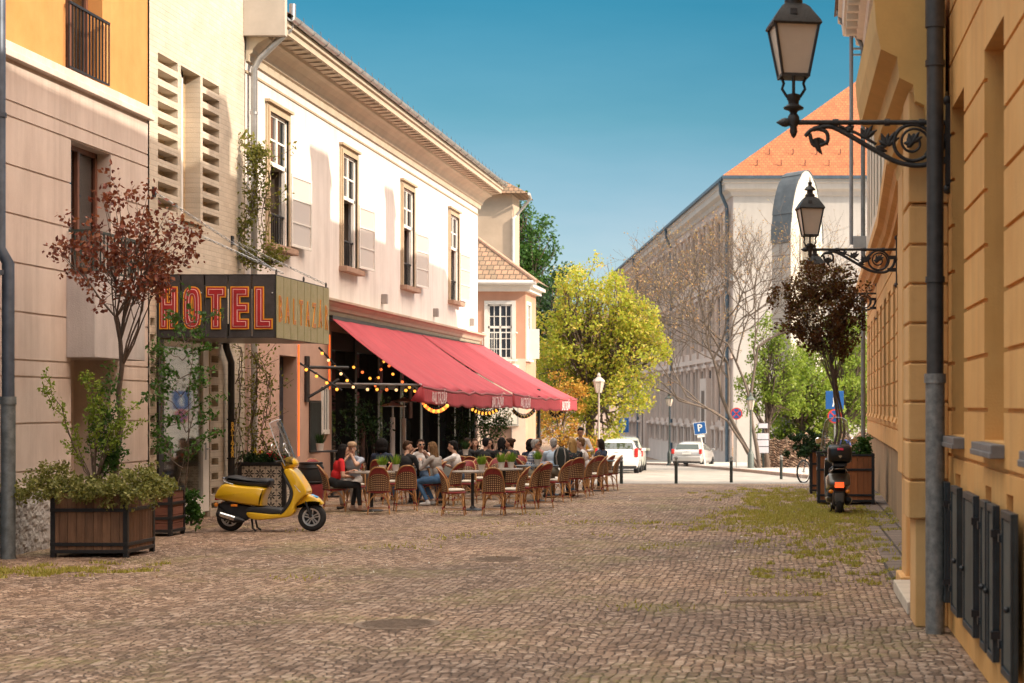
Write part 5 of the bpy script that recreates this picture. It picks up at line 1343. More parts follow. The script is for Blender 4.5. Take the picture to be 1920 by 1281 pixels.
# hedge of small leaves over the rim of the big planter with long arching sprays
def spray(b, pts, p0, p1, rng, bow=.2, r=.008, n=8, c0=.25):
    q = curve(p0, p1, bow, n, rng); b.tube(q, [r * (1 - .09 * k) for k in range(n + 1)], 4)
    for k in range(1, n):
        if k / n > c0: pts += [q[k], (q[k] + q[k + 1]) / 2]
    pts.append(q[-1])
rng = np.random.default_rng(71)
def shrub(name, label, base, rim, sprays, n1, n2, m1, m2, s1, s2, rng, group=None, cat='shrub', size=.05, sig1=.09, sig2=.07, bow=.2):
    t = thing(name, label, cat, base, 0, group); b = MB(); pts = []
    for p0, p1 in sprays: spray(b, pts, p0, p1, rng, bow)
    if not sprays: b.tube([base, (base[0], base[1], base[2] + .1)], .02, 5)
    b.build('stems', bark, t, smooth=60, recalc=False)
    if rim: big_mesh('foliage', leaf_cloud(rim, sig1, n1, s1, rng), 4, m1, t)
    if pts and n2: big_mesh('sprays', leaf_cloud(pts, sig2, n2, s2, rng), 4, m2, t)
    return t
rim = [(-9.75 + 1.62 * a + .06 * rng.normal(), 22.4 + .55 * c + .08 * rng.normal(), .93 + .09 * rng.normal() + .10 * math.sin(a * 9)) for a, c in rng.random((150, 2))]
rim += [(-9.85 + 1.75 * a, 22.30 + .05 * rng.normal(), .84 + .06 * rng.normal()) for a in rng.random(60)] + [(-8.2 + .06 * rng.normal(), 22.4 + .9 * a, .88 + .08 * rng.normal()) for a in rng.random(36)] + [(-9.9 + .1 * rng.normal(), 22.6 + .2 * rng.normal(), .86 + .08 * rng.normal()) for _ in range(14)]
rim += [(-8.42 + .03 * rng.normal(), 22.36, .72 + .1 * rng.random()) for _ in range(5)]
sp_ = [((-9.0, 22.8, .9), tuple(at(x, y, 22.8))) for x, y in ((88, 694), (80, 730), (150, 705), (165, 700), (185, 715), (235, 735), (255, 760), (268, 790), (205, 760), (215, 800), (140, 800), (120, 830), (190, 745), (175, 760), (230, 790))]
shrub('planter_shrub', 'low variegated hedge spilling over the big planter with long arching green sprays', (-9.0, 22.8, .8), rim, sp_, 9500, 1700, rim_leaf, spring, .048, .05, rng, bow=.22)
dense = [((-9.0, 22.9, .9), tuple(at(x, y, 22.9))) for x, y in ((195, 720), (200, 770), (205, 690), (220, 760), (188, 800), (210, 830), (222, 820), (230, 850))]
shrub('planter_shrub', 'bright green upright shrub around the trunk in the big planter', (-8.95, 22.9, .8), [], dense, 0, 1500, spring, mid_green, .05, .055, rng, sig2=.13, bow=.05)
# tall slender plant in the small planter
sp_ = []
for k in range(9):
    z = 1.0 + .27 * k; x = -9.05 + .05 * math.sin(k)
    for s_ in (-1, 1): sp_.append(((x, 26.3, z), (x + s_ * (.2 + .35 * rng.random()), 26.3 + .2 * rng.normal(), z + .12 + .25 * rng.random())))
shrub('slender_tree', 'slender bright green sapling in the small red brown planter in front of the glass door', (-9.05, 26.4, .55), [], sp_ + [((-9.05, 26.35, .6), (-9.0, 26.3, 3.7)), ((-9.2, 26.35, .6), (-9.25, 26.3, 3.0))], 0, 1350, mid_green, mid_green, .06, .07, rng, sig2=.11, cat='sapling', bow=.08)
shrub('small_shrub', 'small dark shrub peeping out between the small planter and the glass door', (-9.15, 26.95, .1), [(-9.13 + .07 * rng.normal(), 26.9, .40 + .13 * rng.normal()) for _ in range(25)], [], 900, 0, mid_green, mid_green, .06, .06, rng)
# climbers on the zinc downpipe
def climber(label, pxs, Y, n, m, seed, size=.05, sig=.10, stems=True):
    rng = np.random.default_rng(seed); P0 = at(*pxs[0], Y); t = thing('climbing_plant', label, 'climber', tuple(at(pxs[0][0], pxs[0][1], Y)), 0, 'climbers on the house fronts'); b = MB(); pts = []
    for (x0, y0), (x1, y1) in zip(pxs[:-1], pxs[1:]):
        for q in range(3):
            j = lambda: rng.normal() * 4
            spray(b, pts, at(x0 + j(), y0, Y + rng.normal() * .05), at(x1 + j(), y1, Y + rng.normal() * .05), rng, 0, .010, 6, -1)
        for q in range(5):
            f = rng.random(); p = at(x0 + (x1 - x0) * f, y0 + (y1 - y0) * f, Y); d = np.array([rng.normal() * .28, rng.normal() * .1, .1 + .2 * rng.random()]); spray(b, pts, p, np.array(p) + d, rng, -.1, .006, 4, 0)
    b.build('stems', bark, t, smooth=60, recalc=False)
    big_mesh('foliage', leaf_cloud(pts, sig, n, size, rng), 4, m, t)
climber('leafy climber around the upper zinc downpipe between the brick house and the hotel', [(462, 500), (450, 440), (470, 400), (482, 345), (475, 300), (485, 275), (500, 320), (495, 480), (520, 490), (440, 480)], 32.3, 2300, vine_leaf, 81, .075, .17)
climber('wiry sparse climber on the lower zinc downpipe above the tiled planter', [(470, 870), (468, 800), (480, 740), (475, 660), (500, 700), (505, 760), (490, 820), (500, 860)], 32.3, 900, vine_leaf, 83, .065, .17)
climber('thin bare climber with red brown stems beside the black drainpipe', [(440, 880), (444, 800), (448, 720), (450, 650)], 31.9, 160, vine_leaf, 85, .05, .12)
climber('thin climber along the left edge of the glass door', [(300, 850), (306, 760), (296, 690), (302, 640)], 27.9, 420, mid_green, 87, .06, .16)
for k, (x, y, w, h, Y, n, lab) in enumerate(((690, 790, 46, 40, 39.2, 900, 'dark leafy bush in front of the shop window left of the heater posts'), (865, 800, 26, 50, 46.5, 900, 'dark bush by the middle of the shopfront under the awning'), (905, 800, 22, 40, 50.0, 900, 'thin leafed bush under the awning near the kiosk sign'), (930, 790, 24, 40, 54.0, 900, 'light green slender bush in front of the kiosk sign'))):
    c = at(x, y, Y); rr = (w / F * Y, .3, h / F * Y)
    pts = [np.array(c) + rng.normal(size=3) * np.array(rr) * .5 for _ in range(50)]
    shrub('terrace_plant', lab, (c.x, Y, gz(Y)), pts, [((c.x, Y, gz(Y)), tuple(p)) for p in pts[:12]], n, 0, deep_green if k < 2 else mid_green, spring, .075, .05, rng, 'plants along the shopfront', 'plant', sig1=.16, bow=.03)

# grass and moss tufts between the setts
def grass(name, areas, n, h, m, seed):
    rng = np.random.default_rng(seed); P = []
    for (x, y, rx, ry, w) in areas:
        k = int(n * w); cl = rng.normal(size=(max(4, k // 34), 2)) * .62
        ii = rng.integers(0, len(cl), k); q = cl[ii] + rng.normal(size=(k, 2)) * np.array([.05, .035])
        P.append(np.stack([x + q[:, 0] * rx, y + q[:, 1] * ry], 1))
    P = np.concatenate(P); n = len(P)
    z = np.where(P[:, 1] > 38, -.025 * (P[:, 1] - 38), 0)
    th = rng.random(n) * 2 * PI; H = h * (.4 + .9 * rng.random(n)); w = .007 + .006 * rng.random(n)
    dx, dy = np.cos(th), np.sin(th); ln = rng.normal(size=(n, 2)) * H[:, None] * .5
    A_ = np.stack([P[:, 0] - dx * w, P[:, 1] - dy * w, z], 1); B_ = np.stack([P[:, 0] + dx * w, P[:, 1] + dy * w, z], 1); T = np.stack([P[:, 0] + ln[:, 0], P[:, 1] + ln[:, 1], z + H], 1)
    kind(big_mesh(name, np.stack([A_, B_, T], 1).reshape(-1, 3), 3, m), 'stuff')
grass_m = leaf_mat('lit_grass', [(.32, .28, .06), (.44, .38, .09), (.28, .29, .05), (.52, .44, .14)], .6, .3)  # yellow-green blades, brightened so the colour holds the warm light on them
grass('grass', [(.25, 30.6, 1.5, 3.0, .50), (.15, 35.5, 1.0, 4.0, .22), (.55, 26.5, .9, 3.0, .10), (.7, 22.8, .6, 1.6, .05), (.5, 20.5, .8, 1.2, .04), (-.3, 40, 1.2, 4, .10), (-8.9, 20.6, 1.3, .7, .10), (-2.5, 27, 5, 6, .05)], 24000, .045, grass_m, 91)

rng = np.random.default_rng(97)
n = 900; px_ = -9.4 + 10.3 * rng.random(n); py_ = 19 + 19 * rng.random(n) ** .8; th = rng.random(n) * 6.28; r_ = .009 + .014 * rng.random(n)
P0 = np.stack([px_, py_, .012 + .01 * rng.random(n)], 1); a_ = np.stack([np.cos(th) * r_, np.sin(th) * r_, .006 * rng.normal(size=n)], 1); c_ = np.stack([-np.sin(th) * r_ * .6, np.cos(th) * r_ * .6, .006 * rng.normal(size=n)], 1)
kind(big_mesh('fallen_petals', np.stack([P0 - a_, P0 + c_, P0 + a_, P0 - c_], 1).reshape(-1, 3), 4, leaf_mat('petal', [(.62, .55, .46), (.40, .26, .13), (.70, .66, .60), (.24, .12, .05)], .7, .1)), 'stuff')

# ================================================================== STREET THINGS
def gp(px, py): # ground point on the flat cafe part of the street
    Y = F * CAMZ / (py - 760); return ((px - 1475) / F * Y, Y)
def plank_mat(name, c1, c2, w=.12, vertical=True):
    m, nt, b = nodes_of(name); t = nt.nodes.new('ShaderNodeTexCoord')
    mp = nt.nodes.new('ShaderNodeMapping'); nt.links.new(t.outputs['Object'], mp.inputs[0]); mp.inputs['Scale'].default_value = (7, 7, .7) if vertical else (.7, .7, 9)
    n1 = noise(nt, mp.outputs[0], 3.2, 8, .7); n2 = noise(nt, t.outputs['Object'], 1.9, 5)
    g_ = nt.nodes.new('ShaderNodeNewGeometry')
    c = ramp(nt, n1, [(.28, c1), (.72, c2)]); c = mix_node(nt, .6, c, ramp(nt, g_.outputs['Random Per Island'], [(0, (.62, .6, .6)), (1, (1.25, 1.2, 1.15))]), 'MULTIPLY')
    c = mix_node(nt, .7, c, ramp(nt, n2, [(.3, (.6, .55, .5)), (.7, (1.15, 1.12, 1.1))]), 'MULTIPLY')
    nt.links.new(c, b.inputs['Base Color']); b.inputs['Roughness'].default_value = .72
    bp = nt.nodes.new('ShaderNodeBump'); nt.links.new(n1, bp.inputs['Height']); bp.inputs['Strength'].default_value = .35; bp.inputs['Distance'].default_value = .01; nt.links.new(bp.outputs[0], b.inputs['Normal'])
    return m
wood_a = plank_mat('weathered_planks', (.10, .052, .030), (.24, .135, .078)); wood_b = plank_mat('red_planks', (.11, .04, .026), (.21, .085, .055), vertical=False); wood_c = plank_mat('orange_planks', (.22, .075, .026), (.36, .14, .05))
soil = pm('soil', (.03, .022, .015), .95, .4, 9)
def planter(label, x0, y0, w, d, h, wood, vert=True, bands=(.17, .68)):
    t = thing('planter_box', label, 'planter', (x0 + w / 2, y0 + d / 2, gz(y0)), 0, 'wooden planter boxes'); W, D = w / 2, d / 2
    for s in range(4):
        L = w if s < 2 else d; b = MB(); n = max(4, int(L / .105)) if vert else 5
        for k in range(n):
            if vert: a0, a1, z0, z1 = -L / 2 + L * k / n + .003, -L / 2 + L * (k + 1) / n - .003, .07, h - .02
            else: a0, a1, z0, z1 = -L / 2, L / 2, .07 + (h - .09) * k / n + .004, .07 + (h - .09) * (k + 1) / n - .004
            if s == 0: b.box(a0, a1, -D + .012, -D + .035, z0, z1)
            if s == 1: b.box(a0, a1, D - .035, D - .012, z0, z1)
            if s == 2: b.box(-W + .012, -W + .035, a0 * .94, a1 * .94, z0, z1)
            if s == 3: b.box(W - .035, W - .012, a0 * .94, a1 * .94, z0, z1)
        b.build('plank_side', wood, t, local=True)
    b = MB(); p = .06
    for sx in (-1, 1):
        for sy in (-1, 1): b.box(sx * W - (p if sx > 0 else 0), sx * W + (p if sx < 0 else 0), sy * D - (p if sy > 0 else 0), sy * D + (p if sy < 0 else 0), 0, h + .03)
    for zz in [f * h for f in bands] + [.055, h - .03]:
        q = .045
        b.box(-W, W, -D - .004, -D + .014, zz, zz + q); b.box(-W, W, D - .014, D + .004, zz, zz + q); b.box(-W - .004, -W + .014, -D, D, zz, zz + q); b.box(W - .014, W + .004, -D, D, zz, zz + q)
    b.build('metal_frame', black_metal, t, local=True, bevel=.004)
    b = MB(); b.box(-W + .04, W - .04, -D + .04, D - .04, h - .1, h - .06); b.build('soil', soil, t, local=True)
    return t
planter('large weathered plank planter with black iron bands in front of the stone house', -9.42, 22.42, .99, .98, .86, wood_a)
planter('small red brown planter of horizontal planks tucked behind the large one', -9.74, 26.05, .60, .60, .70, wood_b, False, (.35, .66))
planter('orange plank planter with the dark copper tree behind the black scooter', .60, 34.3, 1.12, 1.0, .98, wood_c)
planter('dark planter mostly hidden behind the orange one beside the bicycle', .52, 39.2, 1.1, 1.0, .95, wood_c)
rng = np.random.default_rng(101)
shrub('planter_shrub', 'low dark green plants filling the orange planter behind the black scooter', (1.15, 34.8, .9), [(.65 + 1.0 * a, 34.4 + .8 * c, 1.0 + .10 * rng.normal()) for a, c in rng.random((60, 2))] + [(1.55 + .08 * rng.normal(), 34.5, 1.12 + .1 * rng.normal()) for _ in range(20)], [], 2600, 0, mid_green, spring, .065, .05, rng)
shrub('planter_shrub', 'bushy green plant hanging over the left side of the dark planter by the bicycle', (.6, 39.4, .9), [(.45 + .18 * rng.normal(), 39.4 + .2 * rng.normal(), 1.05 + .16 * rng.normal()) for _ in range(50)], [], 2400, 0, deep_green, spring, .07, .05, rng)
# patterned tile planter
def tile_mat():
    m, nt, bs = nodes_of('flower_tiles'); N, L = nt.nodes, nt.links
    t = N.new('ShaderNodeTexCoord'); s = N.new('ShaderNodeSeparateXYZ'); L.new(t.outputs['Object'], s.inputs[0])
    def M(op, a, b_=None):
        n = N.new('ShaderNodeMath'); n.operation = op
        for i, v in enumerate((a, b_)):
            if v is None: continue
            if isinstance(v, (int, float)): n.inputs[i].default_value = v
            else: L.new(v, n.inputs[i])
        return n.outputs[0]
    q = M('ADD', s.outputs['X'], s.outputs['Y'])
    u = M('SUBTRACT', M('FRACT', M('MULTIPLY', q, 5)), .5); v = M('SUBTRACT', M('FRACT', M('MULTIPLY', s.outputs['Z'], 5)), .5)
    r = M('SQRT', M('ADD', M('MULTIPLY', u, u), M('MULTIPLY', v, v))); a = M('ARCTAN2', v, u)
    pet = M('MULTIPLY', M('ABSOLUTE', M('COSINE', M('MULTIPLY', a, 4))), .40)
    f1 = M('LESS_THAN', r, M('ADD', pet, .06)); f2 = M('GREATER_THAN', r, .12); f3 = M('LESS_THAN', r, .07)
    cu = M('SUBTRACT', .5, M('ABSOLUTE', u)); cv = M('SUBTRACT', .5, M('ABSOLUTE', v)); dia = M('LESS_THAN', M('ADD', cu, cv), .13)
    fac = M('MINIMUM', M('ADD', M('ADD', M('MULTIPLY', f1, f2), f3), dia), 1)
    edge = M('GREATER_THAN', M('MAXIMUM', M('ABSOLUTE', u), M('ABSOLUTE', v)), .485)
    c = mix_node(nt, fac, (.62, .55, .45), (.035, .03, .03)); c = mix_node(nt, edge, c, (.35, .3, .25)); L.new(c, bs.inputs['Base Color']); bs.inputs['Roughness'].default_value = .3
    return m
tp = thing('tiled_planter', 'planter clad in black and cream flower tiles behind the yellow scooter', 'planter', (-9.58, 32.28, 0))
b = MB(); b.box(-.40, .40, -.26, .26, .06, .86); b.build('tile_body', tile_mat(), tp, local=True)
b = MB()
for sx in (-1, 1):
    for sy in (-1, 1): b.box(sx * .405 - .035, sx * .405 + .035, sy * .265 - .035, sy * .265 + .035, 0, .9)
for sy in (-1, 1): b.box(-.43, .43, sy * .27 - .02, sy * .27 + .02, .84, .91); b.box(-.43, .43, sy * .27 - .02, sy * .27 + .02, .02, .09)
for sx in (-1, 1): b.box(sx * .41 - .02, sx * .41 + .02, -.27, .27, .84, .91); b.box(sx * .41 - .02, sx * .41 + .02, -.27, .27, .02, .09)
b.build('black_frame', black_metal, tp, local=True, bevel=.005)
fl = thing('flower_bed', 'dark green plants with red and yellow flowers in the tiled planter', 'flowers', (-9.58, 32.28, .88))
pts = [(-9.95 + .75 * a, 32.05 + .45 * c, .97 + .05 * rng.normal()) for a, c in rng.random((60, 2))]
b = MB(); [b.tube([(p[0], p[1], .85), p], .004, 4) for p in pts[:30]]; b.build('stems', bark, fl)
big_mesh('leaves', leaf_cloud(pts, .10, 1900, .06, rng), 4, deep_green, fl)
big_mesh('red_flowers', leaf_cloud([(-9.35 + .10 * rng.normal(), 32.05, 1.02 + .03 * rng.normal()) for _ in range(14)] + [(-9.62, 32.05, 1.1), (-9.4, 32.05, 1.12)], .03, 110, .05, rng), 4, leaf_mat('red_petal', [(.5, .02, .03), (.6, .04, .06)], .5, .3), fl)
big_mesh('yellow_flowers', leaf_cloud([(-9.68 + .05 * rng.normal(), 32.05, 1.1 + .03 * rng.normal()) for _ in range(4)], .03, 40, .05, rng), 4, leaf_mat('yellow_petal', [(.6, .45, .03), (.6, .5, .1)], .5, .3), fl)

# ---- rattan bistro chairs
def weave_mat():
    m, nt, bs = nodes_of('woven_rattan'); N, L = nt.nodes, nt.links
    t = N.new('ShaderNodeUVMap'); s = N.new('ShaderNodeSeparateXYZ'); L.new(t.outputs[0], s.inputs[0])
    def M(op, a, b_=None):
        n = N.new('ShaderNodeMath'); n.operation = op
        for i, v in enumerate((a, b_)):
            if v is None: continue
            if isinstance(v, (int, float)): n.inputs[i].default_value = v
            else: L.new(v, n.inputs[i])
        return n.outputs[0]
    fu = M('FRACT', M('MULTIPLY', s.outputs['X'], 13)); fv = M('FRACT', M('MULTIPLY', s.outputs['Y'], 11))
    d = M('MULTIPLY', M('GREATER_THAN', fu, .46), M('GREATER_THAN', fv, .5))
    c = mix_node(nt, d, (.065, .014, .012), (.54, .36, .17)); L.new(c, bs.inputs['Base Color']); bs.inputs['Roughness'].default_value = .5
    bp = N.new('ShaderNodeBump'); L.new(d, bp.inputs['Height']); bp.inputs['Strength'].default_value = .5; bp.inputs['Distance'].default_value = .004; L.new(bp.outputs[0], bs.inputs['Normal'])
    return m
weave = weave_mat(); rattan_red = pm('rattan_red', (.24, .022, .024), .42, .2, 20, .3, 120); bamboo = pm('bamboo', (.34, .15, .05), .42, .3, 11, .1, 60, col2=(.52, .27, .10), axes=(1, 1, .5)); cushion_m = pm('cream_cushion', (.60, .54, .45), .9, .08, 6, .2, 60)
dark_bamboo = pm('dark_bamboo', (.10, .028, .02), .4, .3, 12)
def make_chair(name='rattan_chair'):
    t = thing(name, 'rattan chair', 'chair')
    # seat
    b = MB(); b.lathe([(.20, .415), (.225, .42), (.23, .44), (.21, .452)], n=24); b.build('seat', rattan_red, t, local=True, smooth=40)
    b = MB(); b.lathe([(.17, .452), (.20, .456), (.212, .478), (.20, .498), (.14, .508)], n=24); b.build('cushion', cushion_m, t, local=True, smooth=60)
    nu, nv = 16, 12
    def BP(u, v, off=0):
        th = u * R(66); top = .47 * (1 - .42 * abs(u) ** 2.6); r_ = .225 + off
        z = .44 + top * v
        return (r_ * math.sin(th) * (1 - .10 * v * v), -r_ * math.cos(th) - .10 * v * (z - .44) / .45, z)
    for nm, off, flip in (('backrest', 0, 1),):
        me = bpy.data.meshes.new(nm); vs = [BP(-1 + 2 * i / nu, j / nv) for j in range(nv + 1) for i in range(nu + 1)]
        fs = [(j * (nu + 1) + i, j * (nu + 1) + i + 1, (j + 1) * (nu + 1) + i + 1, (j + 1) * (nu + 1) + i) for j in range(nv) for i in range(nu)]
        me.from_pydata(vs, [], fs); me.materials.append(weave); me.materials.append(rattan_red)
        uv = me.uv_layers.new(name='UVMap')
        for p in me.polygons:
            p.use_smooth = True; j = p.index // nu; p.material_index = 1 if j >= nv - 3 else 0
            for li, vi in zip(p.loop_indices, p.vertices): uv.data[li].uv = ((vi % (nu + 1)) / nu, (vi // (nu + 1)) / nv)
        o = bpy.data.objects.new(nm, me); COL.objects.link(o); o.parent = t
        so = o.modifiers.new('thick', 'SOLIDIFY'); so.thickness = .012
    b = MB(); rim = [BP(-1, j / 8) for j in range(9)] + [BP(-1 + 2 * i / 20, 1) for i in range(1, 20)] + [BP(1, 1 - j / 8) for j in range(9)]
    b.tube(rim, .014, 7); b.build('back_frame', bamboo, t, local=True, smooth=60)
    for sx in (-1, 1):
        for sy in (-1, 1):
            b = MB(); b.tube([(sx * .165, sy * .165, .43), (sx * .19, sy * .19, .2), (sx * .205, sy * .215, 0)], .0125, 7); b.tube([(sx * .192, sy * .193, .165), (sx * .196, sy * .199, .115)], .016, 7, 1)
            b.build('leg', [bamboo, rattan_red], t, local=True, smooth=60)
    b = MB()
    def arch(p, q, h): b.tube([Vector(p).lerp(Vector(q), k / 10) + Vector((0, 0, h * math.sin(PI * k / 10) ** .6)) for k in range(11)], .009, 6)
    L = .192
    for p, q in (((-L, -L), (L, -L)), ((L, -L), (L, L)), ((L, L), (-L, L)), ((-L, L), (-L, -L))): arch((*p, .16), (*q, .16), .24); b.tube([(*p, .115), (*q, .115)], .008, 6)
    b.build('brace', bamboo, t, local=True, smooth=60)
    return t
CHAIR = make_chair(); used = [False]; TAKEN = []
def chair_at(px, py, d, label, pos=None):
    x, y = pos or gp(px, py + 7)
    o = CHAIR if not used[0] else copy_tree(CHAIR); used[0] = True
    o.scale = (.93, .93, .93); TAKEN.append((x, y)); o.location = (x, y, gz(y)); o.rotation_euler = (0, 0, math.atan2(d[1], d[0]) - PI / 2 + .12 * math.sin(x * 37.1 + y * 17.3)); o['label'] = label; o['category'] = 'chair'; o['group'] = 'red rattan cafe chairs'
    return o
for px, py, d, lab in (
    (627, 952, (.95, .3), 'rattan chair under the person in the red blouse, nearest the yellow scooter'),
    (710, 957, (-.12, 1), 'empty rattan chair seen squarely from behind at the table of the person in red'),
    (760, 951, (-.35, .9), 'empty rattan chair right of the squarely seen one, below the diner in plain black'),
    (740, 938, (.1, -1), 'red backed rattan chair facing the camera across the table of the person in red'),
    (851, 959, (.95, .22), 'cream cushioned empty rattan chair facing right, left of the front middle table'),
    (926, 959, (-.1, 1), 'empty rattan chair seen from behind at the front middle table'),
    (962, 957, (-.96, -.05), 'empty rattan chair with a bright orange red back right of the front middle table'),
    (987, 947, (-.95, .0), 'second empty rattan chair turned left, just behind the bright orange backed one'),
    (1010, 945, (-.7, .6), 'empty rattan chair at the near corner of the dark table, third turned chair'),
    (873, 938, (.05, -1), 'empty rattan chair facing the camera behind the front middle table, widest red back'),
    (902, 930, (.2, -1), 'empty rattan chair facing the camera, left of two smaller red backs behind the pots'),
    (927, 929, (-.2, -1), 'empty rattan chair facing the camera, right of two smaller red backs behind the pots'),
    (962, 937, (.2, 1), 'empty rattan chair in shade between the two white pots and the dark table'),
    (1047, 934, (-.85, .4), 'lone empty rattan chair with a cream cushion right of the dark table'),
    (1092, 923, (-.98, .0), 'rattan chair under the person in the white T-shirt on the right'),
    (1114, 917, (-.97, .1), 'empty rattan chair pushed close behind the one of the person in the white T-shirt'),
    (1124, 908, (-.3, .95), 'rattan chair beyond the white T-shirt, by the table with wine glasses'),
    (1143, 904, (-.98, -.15), 'rattan chair furthest to the right, in front of the white car'),
    (808, 940, (-.95, .2), 'rattan chair under the person in blue jeans'),
    (845, 941, (-.8, .5), 'rattan chair behind the person in blue jeans, under the person reaching out an arm'),
    (885, 922, (.1, 1), 'dark shaded rattan chair below the row of diners in black, on the left'),
    (912, 922, (-.1, 1), 'dark shaded rattan chair below the row of diners in black, in the middle'),
    (942, 920, (0, 1), 'rattan chair under the person with the bare upper back in black'),
    (975, 918, (.1, -1), 'rattan chair with a plain red back in front of the checked shirt'),
    (1076, 926, (-.5, .85), 'rattan chair hidden under the person with long blonde hair')):
    chair_at(px, py, d, lab)
chair_at(0, 0, (.6, -.8), 'rattan chair standing behind the black and red barrel by the hotel wall', (-9.62, 35.8))

# ---- tables
table_grey = pm('table_top', (.30, .25, .21), .4, .12, 5); table_dark = pm('table_top_dark', (.05, .055, .06), .35, .2, 6)
def table(px, Y, r, label, dark=False, h=.73, pos=None):
    x = (px - 1475) / F * Y if pos is None else pos[0]; Y = Y if pos is None else pos[1]
    t = thing('cafe_table', label, 'table', (x, Y, gz(Y)), 0, 'round cafe tables')
    b = MB(); b.lathe([(r - .01, h - .03), (r, h - .025), (r, h - .004), (r - .006, h)], n=32); b.build('tabletop', table_dark if dark else table_grey, t, local=True, smooth=40)
    b = MB(); b.tube([(0, 0, .05), (0, 0, h - .03)], .03, 10); b.build('column', black_metal, t, local=True, smooth=40)
    b = MB(); b.lathe([(.21, 0), (.21, .012), (.06, .04), (.035, .08)], n=20); b.build('base', black_metal, t, local=True, smooth=40)
    return t
table(697, 32.3, .42, 'round pale cafe table of the person in the red blouse with two pots on it')
table(784, 35.0, .40, 'round dark cafe table in front of the person in blue jeans', True)
table(886, 32.6, .38, 'round pale cafe table in the front middle with one white pot')
table(945, 33.8, .36, 'round pale cafe table just behind with two white pots side by side')
table(1006, 35.6, .45, 'round dark cafe table with a single white pot in front of the checked shirt', True)
table(1034, 38.2, .42, 'round dark cafe table with drinks before the grey haired person', True)
table(1122, 42.2, .40, 'round dark cafe table with two wine glasses on the far right', True)
table(900, 40.6, .45, 'round shaded cafe table among the diners in black', True)
bt = thing('bar_table', 'tall dark bar table against the rosy pier with a small potted plant', 'table', (-9.66, 37.25, 0))
b = MB(); b.box(-.30, .30, -.28, .28, .955, .99); b.build('tabletop', table_dark, bt, local=True, bevel=.006)
b = MB(); b.tube([(0, 0, .02), (0, 0, .955)], .035, 10); b.box(-.2, .2, -.2, .2, 0, .025); b.build('column', black_metal, bt, local=True)

pot_m = pm('white_pot', (.66, .62, .58), .5, .06, 8)
grassy = leaf_mat('pot_grass', [(.10, .20, .02), (.17, .28, .03), (.24, .33, .05)], .5, .35)
def pot(px, Y, z, label, dark=False, s=1.0):
    x = (px - 1475) / F * Y; t = thing('potted_plant', label, 'potted plant', (x, Y, z + gz(Y)), 0, 'small white pots on the tables')
    b = MB(); b.lathe([(.050 * s, 0), (.066 * s, .115 * s), (.070 * s, .12 * s), (.062 * s, .122 * s), (.058 * s, .09 * s)], n=18); b.build('pot', pot_m, t, local=True, smooth=40)
    rg = np.random.default_rng(int(px)); n = 130; th = rg.random(n) * 2 * PI; rr = .055 * s * rg.random(n) ** .5; H = (.10 + .13 * rg.random(n)) * s
    P = np.stack([rr * np.cos(th), rr * np.sin(th), np.full(n, .1 * s)], 1); T = P + np.stack([np.cos(th) * rr * 1.3 + rg.normal(size=n) * .02, np.sin(th) * rr * 1.3 + rg.normal(size=n) * .02, H], 1)
    S_ = np.stack([-np.sin(th), np.cos(th), np.zeros(n)], 1) * .008; Md = (P + T) / 2
    V = np.stack([P - S_ * .6, Md + S_, T, Md - S_], 1).reshape(-1, 3); big_mesh('leaves', V, 4, deep_green if dark else grassy, t, local=True)
    return t
pot(717, 32.2, .73, 'left white pot of green grass on the table of the person in red'); pot(742, 32.5, .73, 'right white pot of green grass on the table of the person in red')
pot(903, 32.4, .73, 'white pot of grass alone on the front middle table'); pot(940, 33.7, .73, 'left one of two white pots standing close together'); pot(958, 33.9, .73, 'right one of two white pots standing close together')
pot(1008, 35.5, .73, 'white pot of grass on the dark table in front of the checked shirt'); pot(873, 37.0, .9, 'white pot with dark leaves in the shade beside the person reaching out', True); pot(600, 37.1, .99, 'white pot with dark leaves on the tall bar table', True, 1.25)
gl = clear_glass('drink_glass', (.92, .92, .9), .15)
def tumbler(px, Y, z, label, juice=True, wine=False):
    x = (px - 1475) / F * Y; t = thing('drinking_glass', label, 'glass', (x, Y, z + gz(Y)))
    b = MB()
    if wine: b.lathe([(.035, 0), (.035, .004), (.005, .01), (.004, .09), (.03, .11), (.042, .15), (.036, .21), (.034, .21), (.040, .15), (.028, .113)], n=16)
    else: b.lathe([(.032, 0), (.04, .16), (.037, .16), (.03, .01)], n=16)
    b.build('bowl', gl, t, local=True, smooth=50)
    if juice: b = MB(); b.lathe([(.028, .012), (.033, .07)], n=14); b.build('juice', pm('orange_juice', (.55, .25, .04), .3), t, local=True)
tumbler(682, 32.2, .73, 'tall glass of orange juice on the table of the person in red')
tumbler(1111, 42.1, .73, 'left wine glass on the far right table', False, True); tumbler(1122, 42.1, .73, 'right wine glass on the far right table', False, True)
tumbler(1022, 38.1, .73, 'small glass on the table before the grey haired person', False)

def plate(px, Y, label):
    x = (px - 1475) / F * Y; t = thing('plate', label, 'plate', (x, Y, .732 + gz(Y)))
    b = MB(); b.lathe([(.06, 0), (.07, .004), (.125, .016), (.128, .02), (.12, .018), (.07, .008)], n=24); b.build('dish', pm('china', (.70, .69, .67), .25, .03, 5), t, local=True, smooth=40)
    b = MB(); b.ball((0, 0, .02), (.06, .05, .02), 12); b.build('food', pm('food_brown', (.30, .15, .05), .7, .4, 30, .5, 60), t, local=True, smooth=60)
plate(793, 34.9, 'white plate of food on the dark table before the person in blue jeans'); plate(1012, 35.8, 'white plate of food on the dark table before the checked shirt'); plate(1040, 38.0, 'white plate of food before the grey haired person')
tumbler(776, 35.0, .73, 'tall glass of juice on the dark table beside the person in plain black'); tumbler(1045, 38.3, .73, 'tall glass of juice before the grey haired person')
